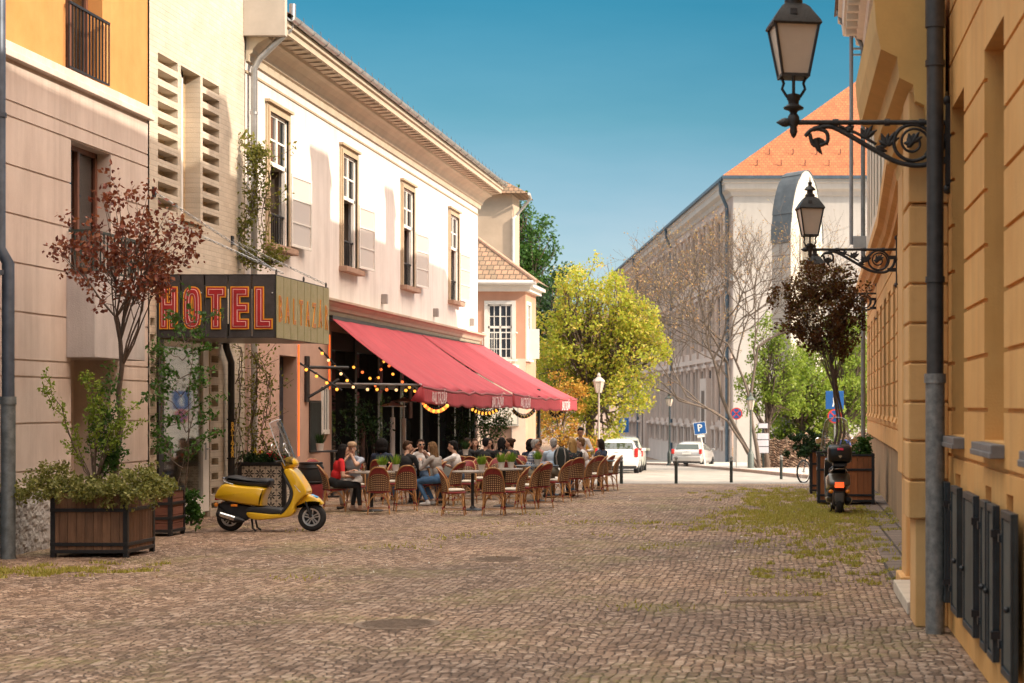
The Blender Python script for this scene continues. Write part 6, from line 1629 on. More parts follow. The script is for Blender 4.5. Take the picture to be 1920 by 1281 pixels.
# barrel
ba = thing('barrel', 'black barrel with a broad red band beside the hotel door', 'barrel', (-9.36, 34.5, 0))
b = MB(); b.lathe([(.20, .40), (.235, .44), (.25, .58), (.235, .74), (.21, .82), (.17, .82)], n=24); b.build('upper_staves', pm('black_barrel', (.018, .02, .022), .4, .3, 6), ba, local=True, smooth=40)
b = MB(); b.lathe([(.20, 0), (.23, .1), (.245, .25), (.238, .40)], n=24); b.build('lower_staves', pm('red_barrel', (.20, .025, .03), .45, .2, 6), ba, local=True, smooth=40)
for z, r_ in ((.06, .224), (.42, .245), (.70, .245), (.79, .222)): b = MB(); b.lathe([(r_, z), (r_ + .004, z + .005), (r_ + .004, z + .035), (r_, z + .04)], n=24); b.build('hoop', black_metal, ba, local=True, smooth=40)
# patio heaters
def heater(px, Y, top, label):
    x = (px - 1475) / F * Y; t = thing('patio_heater', label, 'heater', (x, Y, gz(Y)), 0, 'white patio heaters')
    b = MB(); b.tube([(0, 0, .02), (0, 0, 1.72)], .055, 14); b.build('tube', pm('heater_white', (.62, .60, .58), .4, .08, 6), t, local=True, smooth=40)
    b = MB(); b.lathe([(.25, 0), (.25, .03), (.06, .08)], n=20); b.build('base', zinc, t, local=True, smooth=40)
    b = MB(); b.tube([(0, 0, 1.7), (0, 0, top)], .025, 10); b.build('neck', zinc, t, local=True, smooth=40)
    b = MB(); b.lathe([(.30, top - .02), (.30, top), (.06, top + .07), (.03, top + .1)], n=24); b.build('reflector', zinc, t, local=True, smooth=40)
heater(736, 39.8, 1.98, 'shorter white patio heater on the left under the near end of the awning')
heater(757, 41.2, 2.12, 'taller white patio heater on the right under the near end of the awning')

# ---- scooters
def puff(b, poly, w, r, m=0, steps=4, y0=0, ins=None):
    """rounded slab: polygon in x-z, half width w, edge radius r"""
    lay = []
    for k in range(steps + 1):
        a = PI / 2 * k / steps; lay.append((-w + r * (1 - math.sin(a)), -r * (1 - math.cos(a)) ))
    # from the outer face inward: at y=-w the outline is inset by r
    ring = [(-w + r * (1 - math.cos(PI / 2 * k / steps)), -r * (1 - math.sin(PI / 2 * k / steps))) for k in range(steps + 1)]
    if ins is None: ins = r
    ring = [(y, d * ins / r) for y, d in ring]
    ring = ring + [(-y, d) for y, d in reversed(ring)]
    vs = []; n = len(poly)
    for y, d in ring: vs += [(p[0], y + y0, p[1]) for p in poff(poly, d)]
    fs = [(k * n + i, k * n + (i + 1) % n, (k + 1) * n + (i + 1) % n, (k + 1) * n + i) for k in range(len(ring) - 1) for i in range(n)]
    fs += [tuple(range(n - 1, -1, -1)), tuple((len(ring) - 1) * n + i for i in range(n))]
    b.add(vs, fs, m)
def smooth_poly(P, it=2):
    for _ in range(it):
        Q = []
        for i in range(len(P)):
            p, q = P[i], P[(i + 1) % len(P)]; Q += [(p[0] * .75 + q[0] * .25, p[1] * .75 + q[1] * .25), (p[0] * .25 + q[0] * .75, p[1] * .25 + q[1] * .75)]
        P = Q
    return P
def S(cx, cy): return ((400 + cx / 5.57 - 433) / 121.3, (996.8 - 780 - cy / 5.57) / 121.3)
tyre_m = pm('tyre_rubber', (.016, .016, .017), .8, .3, 12, .3, 80); alloy = pm('alloy', (.62, .61, .60), .3, .08, 8, metal=.85); chrome = pm('chrome', (.75, .74, .73), .12, .05, 5, metal=1); black_plastic = pm('black_plastic', (.02, .02, .022), .55, .2, 20, .15, 150); seat_m = pm('seat_vinyl', (.018, .018, .022), .45, .2, 10, .2, 120)
screen_m = clear_glass('scooter_screen', (.78, .82, .86), .18)
def scooter(label, loc, rz, paint, topbox=False, floor_m=black_plastic):
    t = thing('scooter', label, 'scooter', loc, rz)
    P = lambda L: smooth_poly([S(*p) for p in L])
    b = MB(); puff(b, P([(38, 858), (52, 800), (120, 705), (190, 700), (300, 725), (590, 742), (585, 790), (552, 850), (545, 930), (540, 948), (470, 944), (300, 918), (100, 876)]), .20, .12, ins=.045); b.build('body', paint, t, local=True, smooth=50)
    b = MB(); puff(b, P([(758, 568), (800, 548), (852, 542), (915, 620), (985, 725), (1018, 812), (960, 850), (880, 950), (890, 1000), (850, 1048), (770, 1062), (610, 1080), (480, 1088), (400, 1064), (368, 998), (480, 1000), (730, 1032), (800, 975), (862, 860), (868, 780), (820, 680)]), .19, .055, ins=.018); b.build('leg_shield', paint, t, local=True, smooth=50)
    b = MB(); puff(b, P([(762, 580), (800, 640), (872, 765), (868, 860), (815, 965), (742, 1034), (730, 1010), (790, 935), (838, 840), (838, 770), (780, 660)]), .197, .02, ins=.004); puff(b, P([(405, 942), (560, 952), (770, 975), (745, 1028), (380, 1004), (375, 985)]), .185, .02, ins=.008); b.build('floor_mat', floor_m, t, local=True, smooth=50)
    b = MB(); puff(b, P([(1000, 815), (1080, 838), (1130, 878), (1165, 930), (1120, 932), (1035, 915), (950, 945), (862, 990), (880, 920), (940, 840)]), .085, .045); b.build('front_mudguard', paint, t, local=True, smooth=50)
    b = MB(); puff(b, P([(708, 470), (745, 455), (790, 425), (850, 432), (892, 492), (880, 528), (800, 560), (752, 568), (735, 515)]), .11, .06); b.build('headset', paint, t, local=True, smooth=50)
    for s in (-1, 1):
        b = MB(); b.tube([(S(770, 470)[0], s * .09, S(770, 470)[1]), (S(735, 475)[0], s * .24, S(735, 475)[1]), (S(715, 478)[0], s * .36, S(715, 478)[1])], [.022, .02, .021], 10); b.build('handlebar_grip', black_plastic, t, local=True, smooth=50)
        b = MB(); b.tube([(S(770, 450)[0], s * .2, S(770, 450)[1]), (S(735, 400)[0], s * .26, S(735, 400)[1]), (S(690, 345)[0], s * .31, S(690, 345)[1])], .007, 6)
        b.ball((S(682, 328)[0], s * .32, S(682, 328)[1]), (.022, .062, .062), 14); b.build('mirror', chrome, t, local=True, smooth=60)
        b = MB(); b.quad(*[(S(682, 328)[0] - .023, s * .32 + q, S(682, 328)[1] + r_) for q, r_ in ((-.04, -.035), (.04, -.035), (.04, .035), (-.04, .035))]); b.build('mirror_glass', pm('mirror_face', (.45, .28, .12), .15, .1, 3), t, local=True)
    b = MB(); x0, z0 = S(885, 505); x1, z1 = S(703, 38); n = 14; m_ = 8
    def WP(i, j):
        u = -1 + 2 * i / n; v = j / m_; hw = .26 * (1 - .25 * v ** 3) * (.75 + .25 * min(1, v * 4))
        return (x0 + (x1 - x0) * v - .14 * u * u * (1 - .2 * v) + .0, u * hw, z0 + (z1 - z0) * v * (1 - .06 * u ** 4 * v) - .02 * u * u)
    for i in range(n):
        for j in range(m_): b.quad(WP(i, j), WP(i + 1, j), WP(i + 1, j + 1), WP(i, j + 1))
    ws = b.build('windscreen', screen_m, t, local=True, recalc=False, smooth=80)
    b = MB(); b.tube([WP(0, j) for j in range(m_ + 1)] + [WP(i, m_) for i in range(1, n)] + [WP(n, m_ - j) for j in range(m_ + 1)], .006, 5); b.build('screen_edge', pm('screen_rim', (.55, .58, .62), .25), ws, local=True, smooth=60)
    b = MB(); puff(b, P([(140, 648), (165, 622), (260, 622), (400, 655), (560, 648), (615, 662), (628, 690), (610, 738), (520, 748), (400, 742), (250, 716), (150, 682)]), .145, .06); b.build('seat', seat_m, t, local=True, smooth=50)
    b = MB(); a = S(122, 655); c = S(150, 690); d_ = S(240, 716); b.tube([(d_[0], -.15, d_[1]), (c[0], -.15, c[1]), (a[0], -.10, a[1]), (a[0] - .03, 0, a[1] + .005), (a[0], .10, a[1]), (c[0], .15, c[1]), (d_[0], .15, d_[1])], .012, 8); b.build('grab_rail', chrome, t, local=True, smooth=60)
    def wheel(cx, rad):
        tx = cx; b = MB(); pr = [(rad - .085, -.05), (rad - .03, -.058), (rad - .008, -.04), (rad, 0), (rad - .008, .04), (rad - .03, .058), (rad - .085, .05)]
        M = Matrix.Translation((tx, 0, rad)) @ Matrix.Rotation(PI / 2, 4, 'X'); n = 32; vs = []; fs = []
        for k in range(n):
            a = 2 * PI * k / n
            vs += [(r_ * math.cos(a), r_ * math.sin(a), y) for r_, y in pr]
        q = len(pr)
        for k in range(n):
            l = (k + 1) % n
            for j in range(q): fs.append((k * q + j, k * q + (j + 1) % q, l * q + (j + 1) % q, l * q + j))
        b.add(vs, fs, 0, M); w = b.build('wheel', tyre_m, t, local=True, smooth=50)
        b = MB(); ri = rad - .085; vs = []; fs = []
        pr2 = [(ri + .006, -.052), (ri - .018, -.05), (ri - .018, .05), (ri + .006, .052)]; q = 4
        for k in range(n):
            a = 2 * PI * k / n; vs += [(r_ * math.cos(a), r_ * math.sin(a), y) for r_, y in pr2]
        for k in range(n):
            l = (k + 1) % n
            for j in range(q): fs.append((k * q + j, k * q + (j + 1) % q, l * q + (j + 1) % q, l * q + j))
        b.add(vs, fs, 0, M)
        for k in range(5):
            a = 2 * PI * k / 5 + PI / 2; R2 = Matrix.Rotation(a, 4, 'Z')
            for s in (-1, 1): b.add([(.02, s * .004, -.042), (.02, s * .018, -.042), (ri - .01, s * .034, -.046), (ri - .01, s * .014, -.046), (.02, s * .004, .042), (.02, s * .018, .042), (ri - .01, s * .034, .046), (ri - .01, s * .014, .046)], [(0, 1, 2, 3), (4, 7, 6, 5), (0, 4, 5, 1), (1, 5, 6, 2), (2, 6, 7, 3), (3, 7, 4, 0)], 0, M @ R2)
        b.tube([M @ Vector((0, 0, -.058)), M @ Vector((0, 0, .058))], .032, 14)
        b.build('rim', alloy, w, local=True, smooth=35)
        b = MB(); b.tube([M @ Vector((0, 0, -.02)), M @ Vector((0, 0, .02))], ri - .02, 24); b.build('hub', black_metal, w, local=True)
        return w
    wheel(0, .212); wheel(1.262, .218)
    b = MB(); x, z = S(1020, 1080); b.tube([(1.262, -.075, .218), (1.20, -.075, .40), (1.13, -.04, .62)], .022, 8); b.build('fork', black_metal, t, local=True, smooth=50)
    b = MB(); puff(b, P([(60, 900), (300, 920), (420, 950), (400, 1060), (330, 1110), (180, 1120), (150, 1000), (70, 960)]), .10, .03); b.build('engine', black_plastic, t, local=True, smooth=50)
    b = MB(); a = S(75, 1025); c = S(280, 1075); d_ = S(360, 1095); b.tube([(a[0], -.17, a[1]), (a[0] + .03, -.17, a[1]), (c[0], -.165, c[1]), (d_[0], -.15, d_[1])], [.03, .055, .05, .02], 12); mf = b.build('muffler', black_metal, t, local=True, smooth=50)
    b = MB(); b.tube([(a[0] + .06, -.185, a[1] + .005), (c[0] - .02, -.183, c[1] + .01)], .046, 12)
    for k in range(4): q = a[0] + .06 + k * .05; b.box(q, q + .03, -.236, -.225, a[1] - .02 - k * .012, a[1] + .015 - k * .012)
    b.build('heat_shield', chrome, mf, local=True, smooth=50)
    b = MB(); a = S(420, 1060)
    for s in (-1, 1): b.tube([(a[0], s * .08, a[1]), (a[0] + .03, s * .11, .05), (a[0] + .08, s * .13, .012)], .016, 7)
    b.build('stand', black_metal, t, local=True, smooth=50)
    b = MB(); a = S(262, 930); b.box(a[0] - .05, a[0] + .05, -.208, -.20, a[1] - .018, a[1] + .018); b.build('side_reflector', pm('amber_lens', (.75, .22, .02), .25), t, local=True, bevel=.004)
    b = MB(); a = S(915, 755); b.add([(a[0] - .05, -.196, a[1] + .06), (a[0] - .02, -.196, a[1] + .03), (a[0] + .06, -.19, a[1] - .06), (a[0] + .03, -.19, a[1] - .05)], [(0, 1, 2, 3)])
    so = b.build('indicator', pm('clear_lens', (.75, .74, .72), .15, .05), t, local=True); so.modifiers.new('thick', 'SOLIDIFY').thickness = .012
    b = MB(); a = S(1070, 838); b.add([(a[0] - .06, -.07, a[1] + .012), (a[0] + .05, -.075, a[1] - .022), (a[0] + .06, -.02, a[1] - .012), (a[0] - .04, -.02, a[1] + .03)], [(0, 1, 2, 3)]); so = b.build('sticker', pm('blue_sticker', (.03, .25, .50), .4), t, local=True); so.modifiers.new('thick', 'SOLIDIFY').thickness = .008
    # rear end
    a = S(45, 845); b = MB(); puff(b, [(a[0] - .02, a[1] - .05), (a[0] + .03, a[1] - .055), (a[0] + .03, a[1] + .05), (a[0], a[1] + .045)], .085, .015); b.build('tail_light', pm('red_lens', (.60, .03, .02), .2, .1, 8) if not topbox else glow_mat('lit_tail', (.9, .10, .02), .5), t, local=True, smooth=50)
    for s in (-1, 1): b = MB(); b.ball((a[0] + .03, s * .15, a[1] - .12), (.03, .045, .035), 10); b.build('rear_indicator', pm('orange_lens', (.80, .26, .03), .2, .05), t, local=True, smooth=60)
    b = MB(); puff(b, [(-.16, .43), (.02, .50), (.10, .44), (-.08, .30), (-.20, .22), (-.21, .27)], .085, .02); b.build('rear_mudguard', pm('grey_plastic', (.06, .055, .05), .55), t, local=True, smooth=50)
    if topbox:
        b = MB(); puff(b, smooth_poly([(-.42, .92), (-.05, .92), (-.03, 1.0), (-.04, 1.20), (-.10, 1.25), (-.36, 1.25), (-.43, 1.18)], 2), .21, .07); tb = b.build('top_box', pm('topbox_black', (.012, .011, .012), .28, .2, 5), t, local=True, smooth=50)
        b = MB(); b.box(-.437, -.42, -.055, .055, 1.155, 1.195); b.build('box_reflector', pm('pink_reflector', (.75, .05, .12), .25), tb, local=True, bevel=.004)
        b = MB(); b.box(-.432, -.42, -.03, .03, 1.04, 1.065); b.box(-.432, -.42, -.012, .012, 1.02, 1.04); b.build('box_lock', chrome, tb, local=True)
        b = MB(); b.box(-.40, -.0, -.12, .12, .88, .92); b.tube([(-.02, -.1, .74), (-.2, -.1, .9)], .012, 6); b.tube([(-.02, .1, .74), (-.2, .1, .9)], .012, 6); b.build('carrier', black_metal, t, local=True)
    return t
yellow = pm('yellow_paint', (.72, .43, .012), .28, .05, 2, coat=.8)
scooter('bright yellow scooter with a black seat and a clear windscreen parked by the cafe', (-8.61, 27.15, 0), 0, yellow)
scooter('black scooter with a black top box seen from behind on the grass', (.93, 31.35, 0), PI / 2 + .04, pm('black_gold_paint', (.075, .06, .045), .3, .2, 2, coat=.7), True)

# ---- bollards
bol_m = pm('bollard_green_black', (.03, .038, .034), .45, .25, 8, metal=.2)
BOL = None
for x, y, lab in ((-4.77, 50.6, 'leftmost of the four short dark bollards, in front of the white car'), (-3.19, 50.6, 'second short dark bollard from the left, in front of the silver car'), (-1.65, 52.2, 'third short dark bollard from the left, below the red and blue round sign'), (-.18, 57.7, 'short bollard in front of the rubble wall, pale on its sunny side')):
    if BOL is None:
        BOL = thing('bollard', lab, 'bollard'); b = MB(); b.tube([(0, 0, 0), (0, 0, .66)], .048, 14); b.build('post', bol_m, BOL, local=True, smooth=40)
        b = MB(); b.lathe([(.05, .64), (.056, .65), (.056, .67), (.042, .68), (.042, .72), (.055, .73), (.05, .77), (.02, .80)], n=14); b.build('cap', pm('bollard_grey', (.20, .20, .19), .45, .2, 9), BOL, local=True, smooth=40); o = BOL
    else: o = copy_tree(BOL)
    o.location = (x, y, gz(y)); o['label'] = lab; o['category'] = 'bollard'; o['group'] = 'bollards across the street'
# ---- signs
blue = pm('sign_blue', (.012, .09, .30), .4, .06, 6); sign_white = pm('sign_white', (.78, .78, .76), .5); sign_red = pm('sign_red_ring', (.55, .05, .04), .4); pole_m = pm('sign_pole', (.36, .35, .34), .45, .15, 9, metal=.4)
def put_text(b, s, size, M, sx=1, off=.008, m=0):
    v, f = text_mesh(s, size, .002, off, sx); b.add(v, f, m, M)
UP = lambda x, y, z: frame3((x, y, z), (1, 0, 0), (0, 0, 1), (0, -1, 0))
x, y = -4.45, 96.0; g_ = gz(y)
t = thing('parking_sign', 'blue parking sign on a leaning white pole right of the silver car', 'sign', (x, y, g_)); t.rotation_euler = (0, R(-8), 0)
b = MB(); b.tube([(0, 0, 0), (0, 0, 2.2)], .035, 8); b.build('pole', sign_white, t, local=True)
b = MB(); b.box(-.32, .32, -.05, -.03, 1.85, 2.48); pn = b.build('panel', blue, t, local=True, bevel=.02)
b = MB(); b.box(-.34, .34, -.045, -.025, 1.83, 2.50); b.build('panel_border', sign_white, t, local=True)
b = MB(); put_text(b, 'P', .55, UP(0, -.054, 2.17)); b.build('lettering', sign_white, pn, local=True); b = MB(); b.box(-.2, .2, -.05, -.03, 1.66, 1.80); b.build('plate', sign_white, t, local=True)
x, y = -8.0, 86; g_ = gz(y)
t = thing('parking_sign', 'tall blue sign with an arrow above a letter P behind the white car', 'sign', (x, y, g_))
b = MB(); b.tube([(0, 0, 0), (0, 0, 2.5)], .04, 8); b.build('pole', pole_m, t, local=True)
b = MB(); b.box(-.26, .26, -.06, -.04, 1.82, 2.52); pn = b.build('panel', blue, t, local=True, bevel=.01)
b = MB(); put_text(b, 'P', .34, UP(0, -.064, 1.98)); b.add([(-.03, -.064, 2.2), (.03, -.064, 2.2), (.03, -.064, 2.36), (.09, -.064, 2.36), (0, -.064, 2.47), (-.09, -.064, 2.36), (-.03, -.064, 2.36)], [(0, 1, 2, 3, 4, 5, 6)]); b.build('lettering', sign_white, pn, local=True)
def no_stop(name_label, x, y, zc, r, h):
    g_ = gz(y); t = thing('no_stopping_sign', name_label, 'sign', (x, y, g_)); b = MB(); b.tube([(0, 0, 0), (0, 0, h)], .03, 8); b.build('pole', pole_m, t, local=True)
    Mx = Matrix.Translation((0, -.05, zc)) @ Matrix.Rotation(PI / 2, 4, 'X')
    b = MB(); b.lathe([(r, -.01), (r, .01)], n=32, mat=None); b.xform(Mx); d_ = b.build('disc', sign_red, t, local=True)
    b = MB(); b.lathe([(r * .80, .0), (r * .80, .014)], n=32); b.xform(Mx); b.build('blue_field', blue, d_, local=True)
    b = MB()
    for a in (45, -45): b.box(-r * .8, r * .8, -r * .09, r * .09, .004, .018, 0, Matrix.Rotation(R(a), 4, 'Z'))
    b.xform(Mx); b.build('cross', sign_red, d_, local=True)
    return t
no_stop('round red and blue no stopping sign on a thin pole near the archive corner', -2.35, 82, 2.66, .28, 2.6)
t = no_stop('round no stopping sign under a square blue sign, behind the copper tree stems', 1.75, 64, 2.2, .26, 3.3)
b = MB(); b.box(-.33, .33, -.06, -.04, 2.46, 3.12); pn = b.build('square_panel', blue, t, local=True, bevel=.015)
b = MB(); b.ball((0, -.064, 2.95), (.05, .004, .05), 10); b.add([(-.06, -.064, 2.88), (.06, -.064, 2.88), (.05, -.064, 2.7), (.08, -.064, 2.55), (.03, -.064, 2.55), (0, -.064, 2.68), (-.04, -.064, 2.55), (-.09, -.064, 2.55), (-.05, -.064, 2.7)], [(0, 1, 2, 3, 4, 5, 6, 7, 8)]); b.build('walker_mark', sign_white, pn, local=True)
t = thing('notice_board', 'dark post carrying one small and three larger white notice panels', 'notice board', (-1.1, 82, gz(82)))
b = MB(); b.box(-.05, .05, -.03, .03, 0, 2.0); b.lathe([(.16, 0), (.14, .06), (.07, .12)], n=12); b.build('post', bol_m, t, local=True)
for k, (z0, z1, w) in enumerate(((.82, 1.10, .26), (1.14, 1.42, .26), (1.46, 1.74, .26), (1.98, 2.2, .22))):
    b = MB(); b.box(-w - .02, w + .02, -.06, -.03, z0 - .02, z1 + .02); p = b.build('panel_frame', bol_m, t, local=True); b = MB(); b.box(-w, w, -.066, -.06, z0, z1); b.build('panel', pm('notice_white', (.62, .60, .66), .4, .15, 2), p, local=True)

# ---- lamp posts
def lamp_post(label, x, y, h, mt, w=.21, thick=1.0):
    t = thing('lamp_post', label, 'street lamp', (x, y, gz(y)), 0, 'old style lamp posts'); q = thick
    b = MB(); b.lathe([(.17 * q, 0), (.16 * q, .1), (.12 * q, .14), (.12 * q, .75), (.09 * q, .82), (.06 * q, .9), (.045 * q, 1.0), (.035 * q, h - .65), (.05 * q, h - .62), (.03 * q, h - .58)], n=12); b.build('column', mt, t, local=True, smooth=40)
    b = MB(); b.lathe([(.5 * w, h - .6), (w, h - .15)], n=6); b.build('lantern_glass', milk, t, local=True)
    b = MB(); b.lathe([(w * 1.12, h - .16), (w * 1.1, h - .12), (w * .5, h), (w * .3, h + .03), (w * .35, h + .1), (.02, h + .2)], n=6)
    for k in range(6):
        a = 2 * PI * k / 6; b.tube([(.5 * w * math.cos(a), .5 * w * math.sin(a), h - .6), (w * math.cos(a), w * math.sin(a), h - .15)], .012, 4)
    b.build('lantern_frame', mt, t, local=True)
lamp_post('pale lamp post with a white lantern in front of the yellow tree', -7.5, 70, 3.85, pm('pale_lamp_paint', (.42, .37, .33), .5, .1, 6), .22)
lamp_post('black lamp post against the long pale archive facade, left of the silver car', -7.1, 106, 4.2, bol_m, .25)
lamp_post('grey green lamp post with a stout foot next to the notice board', -1.65, 80.5, 3.4, pm('lamp_grey_green', (.10, .12, .11), .5, .15, 8), .20, 1.25)

# ---- cars
tint = glass_mat('car_glass', (.025, .035, .03), .03)
def car(label, x, y, rz, paint, H=1.45, W=.85, L=4.1, estate=False):
    t = thing('parked_car', label, 'car', (x, y, gz(y)), rz, 'parked cars')
    t.rotation_euler = (R(-1.4), 0, rz)
    st_ = [(0, .78, .62, .66, .70), (.05, .84, .86, .90, .74), (.14, .87, .95, .99, .74), (.62 if not estate else .42, .87, .97, H - .12, .58), (.95, .86, .97, H - .03, .55), (1.7, .86, .96, H, .54), (2.5, .86, .95, H - .10, .54), (3.15, .86, .93, .97, .68), (3.85, .80, .78, .82, .60), (L, .66, .55, .60, .5)]
    sc = W / .86; b = MB(); ring = []
    for yy, w, bz, rz_, rw in st_:
        w *= sc; rw *= sc
        half = [(w * .90, .20), (w * .98, .32), (w, .55), (w * .985, bz - .1), (w * .95, bz), (rw + (w * .95 - rw) * .10, rz_ - .06), (rw * .86, rz_), (rw * .4, rz_ + .015)]
        ring.append([(a, yy, z) for a, z in half] + [(-a, yy, z) for a, z in reversed(half)])
    n = len(ring[0]); vs = [p for r_ in ring for p in r_]; fs = [(i * n + k, i * n + (k + 1) % n, (i + 1) * n + (k + 1) % n, (i + 1) * n + k) for i in range(len(ring) - 1) for k in range(n)]
    fs += [tuple(range(n)), tuple((len(ring) - 1) * n + k for k in range(n))]
    b.add(vs, fs); body = b.build('body', paint, t, local=True, smooth=42)
    # glazing a few millimetres proud of the shell
    e_ = .62 if not estate else .42; b = MB(); zt, zb_ = H - .17, 1.0
    y0_, y1_ = .14 + (e_ - .14) * (zb_ - .99) / (H - 1.11) - .03, .14 + (e_ - .14) * (zt - .99) / (H - 1.11) - .03
    rgl = [(-.68 * sc, y0_, zb_), (.68 * sc, y0_, zb_), (.60 * sc, y1_, zt), (-.60 * sc, y1_, zt)]; b.add(rgl, [(0, 1, 2, 3)]); o = b.build('rear_window', tint, t, local=True); o.modifiers.new('thick', 'SOLIDIFY').thickness = .012
    b = MB(); b.add([(-.66 * sc, 3.12, 1.0), (.66 * sc, 3.12, 1.0), (.56 * sc, 2.56, H - .12), (-.56 * sc, 2.56, H - .12)], [(0, 1, 2, 3)]); b.v = [(a, c + .03, d + .02) for a, c, d in b.v]; b.build('windscreen', tint, t, local=True)
    for s in (-1, 1):
        b = MB(); q = lambda yy, z, f: (s * (sc * (.83 - .24 * f) + .012), yy, z)
        b.add([q(.55, .99, 0), q(1.55, .99, 0), q(1.55, H - .13, 1), q(.95, H - .15, 1)], [(0, 1, 2, 3)]); b.add([q(1.62, .99, 0), q(2.85, .97, 0), q(2.45, H - .16, 1), q(1.62, H - .13, 1)], [(0, 1, 2, 3)]); b.build('side_window', tint, t, local=True)
        b = MB(); b.box(s * sc * .80 - .10, s * sc * .80 + .06, -.01, .17, .66 if not estate else .72, 1.04 if not estate else 1.0); b.build('tail_light', pm('car_red_lens', (.48, .03, .025), .2, .1, 5), t, local=True, bevel=.03)
        b = MB(); b.box(s * sc * .62 - .09, s * sc * .62 + .09, L - .2, L - .02, .55, .68); b.build('headlight', pm('clear_lens', (.75, .74, .72), .15, .05), t, local=True, bevel=.03)
        b = MB(); b.box(s * sc * .88 - .02, s * sc * .88 + s * .16, 2.85, 2.97, .92, 1.04); b.build('wing_mirror', paint, t, local=True, bevel=.02)
        for yy in (.68, 3.25):
            M = Matrix.Translation((s * (sc * .86 - .10), yy, .30)) @ Matrix.Rotation(PI / 2, 4, 'Y'); b = MB(); b.lathe([(.19, -.1), (.28, -.1), (.30, -.07), (.30, .07), (.28, .1), (.19, .1)], n=22); b.xform(M); w_ = b.build('wheel', tyre_m, t, local=True, smooth=40)
            b = MB(); b.lathe([(.19, -.09), (.19, .09)], n=18); b.xform(M); b.build('rim', alloy, w_, local=True, smooth=40)
    b = MB(); puff(b, [(-W * .93, .30), (W * .93, .30), (W * .95, .58), (-W * .95, .58)], .09, .05); b.xform(Matrix.Translation((0, .03, 0))); b.build('bumper', paint, t, local=True, smooth=50)
    b = MB(); b.box(-.8 * sc, .8 * sc, -.04, .3, .19, .31); b.build('sill_trim', black_plastic, t, local=True)
    b = MB(); b.box(-.26, .26, -.075, -.06, .66 if not estate else .70, .77 if not estate else .81); b.build('number_plate', pm('plate_white', (.70, .70, .68), .4), t, local=True)
    b = MB(); b.tube([(-.1, .0, .91), (.1, .0, .91)], .02, 6); b.build('boot_handle', chrome, t, local=True)
    return t
car('white hatchback parked with its tail to the camera behind the leftmost bollard', -6.93, 71.6, R(2), pm('white_car_paint', (.72, .71, .69), .25, .03, 1, coat=.6), 1.42, .86)
car('silver estate car parked with its tail to the camera near the archive portal', -5.68, 99.6, R(-9), pm('silver_car_paint', (.45, .44, .43), .3, .05, 1, metal=.4, coat=.6), 1.44, .86, 4.3, True)
car('pale green car whose roof shows behind the white hatchback', -7.3, 78.5, R(2), pm('pale_green_paint', (.40, .42, .36), .3, .05, 1, coat=.5), 1.55, .86)
car('dark car parked far down the street left of the awning post', -13.4, 92.0, R(80), pm('dark_car_paint', (.04, .045, .06), .25, .1, 1, coat=.6), 1.42, .85)
# ---- bicycle leaning by the planters
bk = thing('bicycle', 'black bicycle by the planters on the right, mostly its front wheel showing', 'bicycle', (.50, 51.9, gz(52)), R(55))
def bwheel(cx):
    b = MB(); b.tube([(cx + .33 * math.cos(a), 0, .335 + .33 * math.sin(a)) for a in [2 * PI * k / 32 for k in range(32)]], .028, 7, closed=True); w = b.build('wheel', tyre_m, bk, local=True, smooth=60)
    b = MB(); b.tube([(cx + .305 * math.cos(a), 0, .335 + .305 * math.sin(a)) for a in [2 * PI * k / 32 for k in range(32)]], .010, 6, closed=True)
    for k in range(18): a = 2 * PI * k / 18; b.tube([(cx, 0, .335), (cx + .3 * math.cos(a), 0, .335 + .3 * math.sin(a))], .0025, 3)
    b.tube([(cx, -.05, .335), (cx, .05, .335)], .02, 8); b.build('rim', alloy, w, local=True)
bwheel(0); bwheel(1.05)
b = MB()
for p, q in (((0, .335), (.16, .85)), ((.15, .80), (.60, .30)), ((.17, .86), (.68, .80)), ((.60, .30), (.72, .92)), ((.60, .30), (1.05, .335)), ((.70, .78), (1.05, .335))): b.tube([(p[0], 0, p[1]), (q[0], 0, q[1])], .016, 7)
b.build('frame', pm('bike_black', (.02, .02, .022), .35), bk, local=True)
b = MB(); puff(b, [(.60, .92), (.84, .94), (.84, .98), (.62, .95)], .06, .02); b.build('saddle', seat_m, bk, local=True); b = MB(); b.tube([(.16, 0, .85), (.18, 0, 1.0), (.2, -.25, 1.02), (.26, -.30, 1.02)], .012, 6); b.tube([(.18, 0, 1.0), (.2, .25, 1.02), (.26, .30, 1.02)], .012, 6); b.build('handlebar', alloy, bk, local=True)

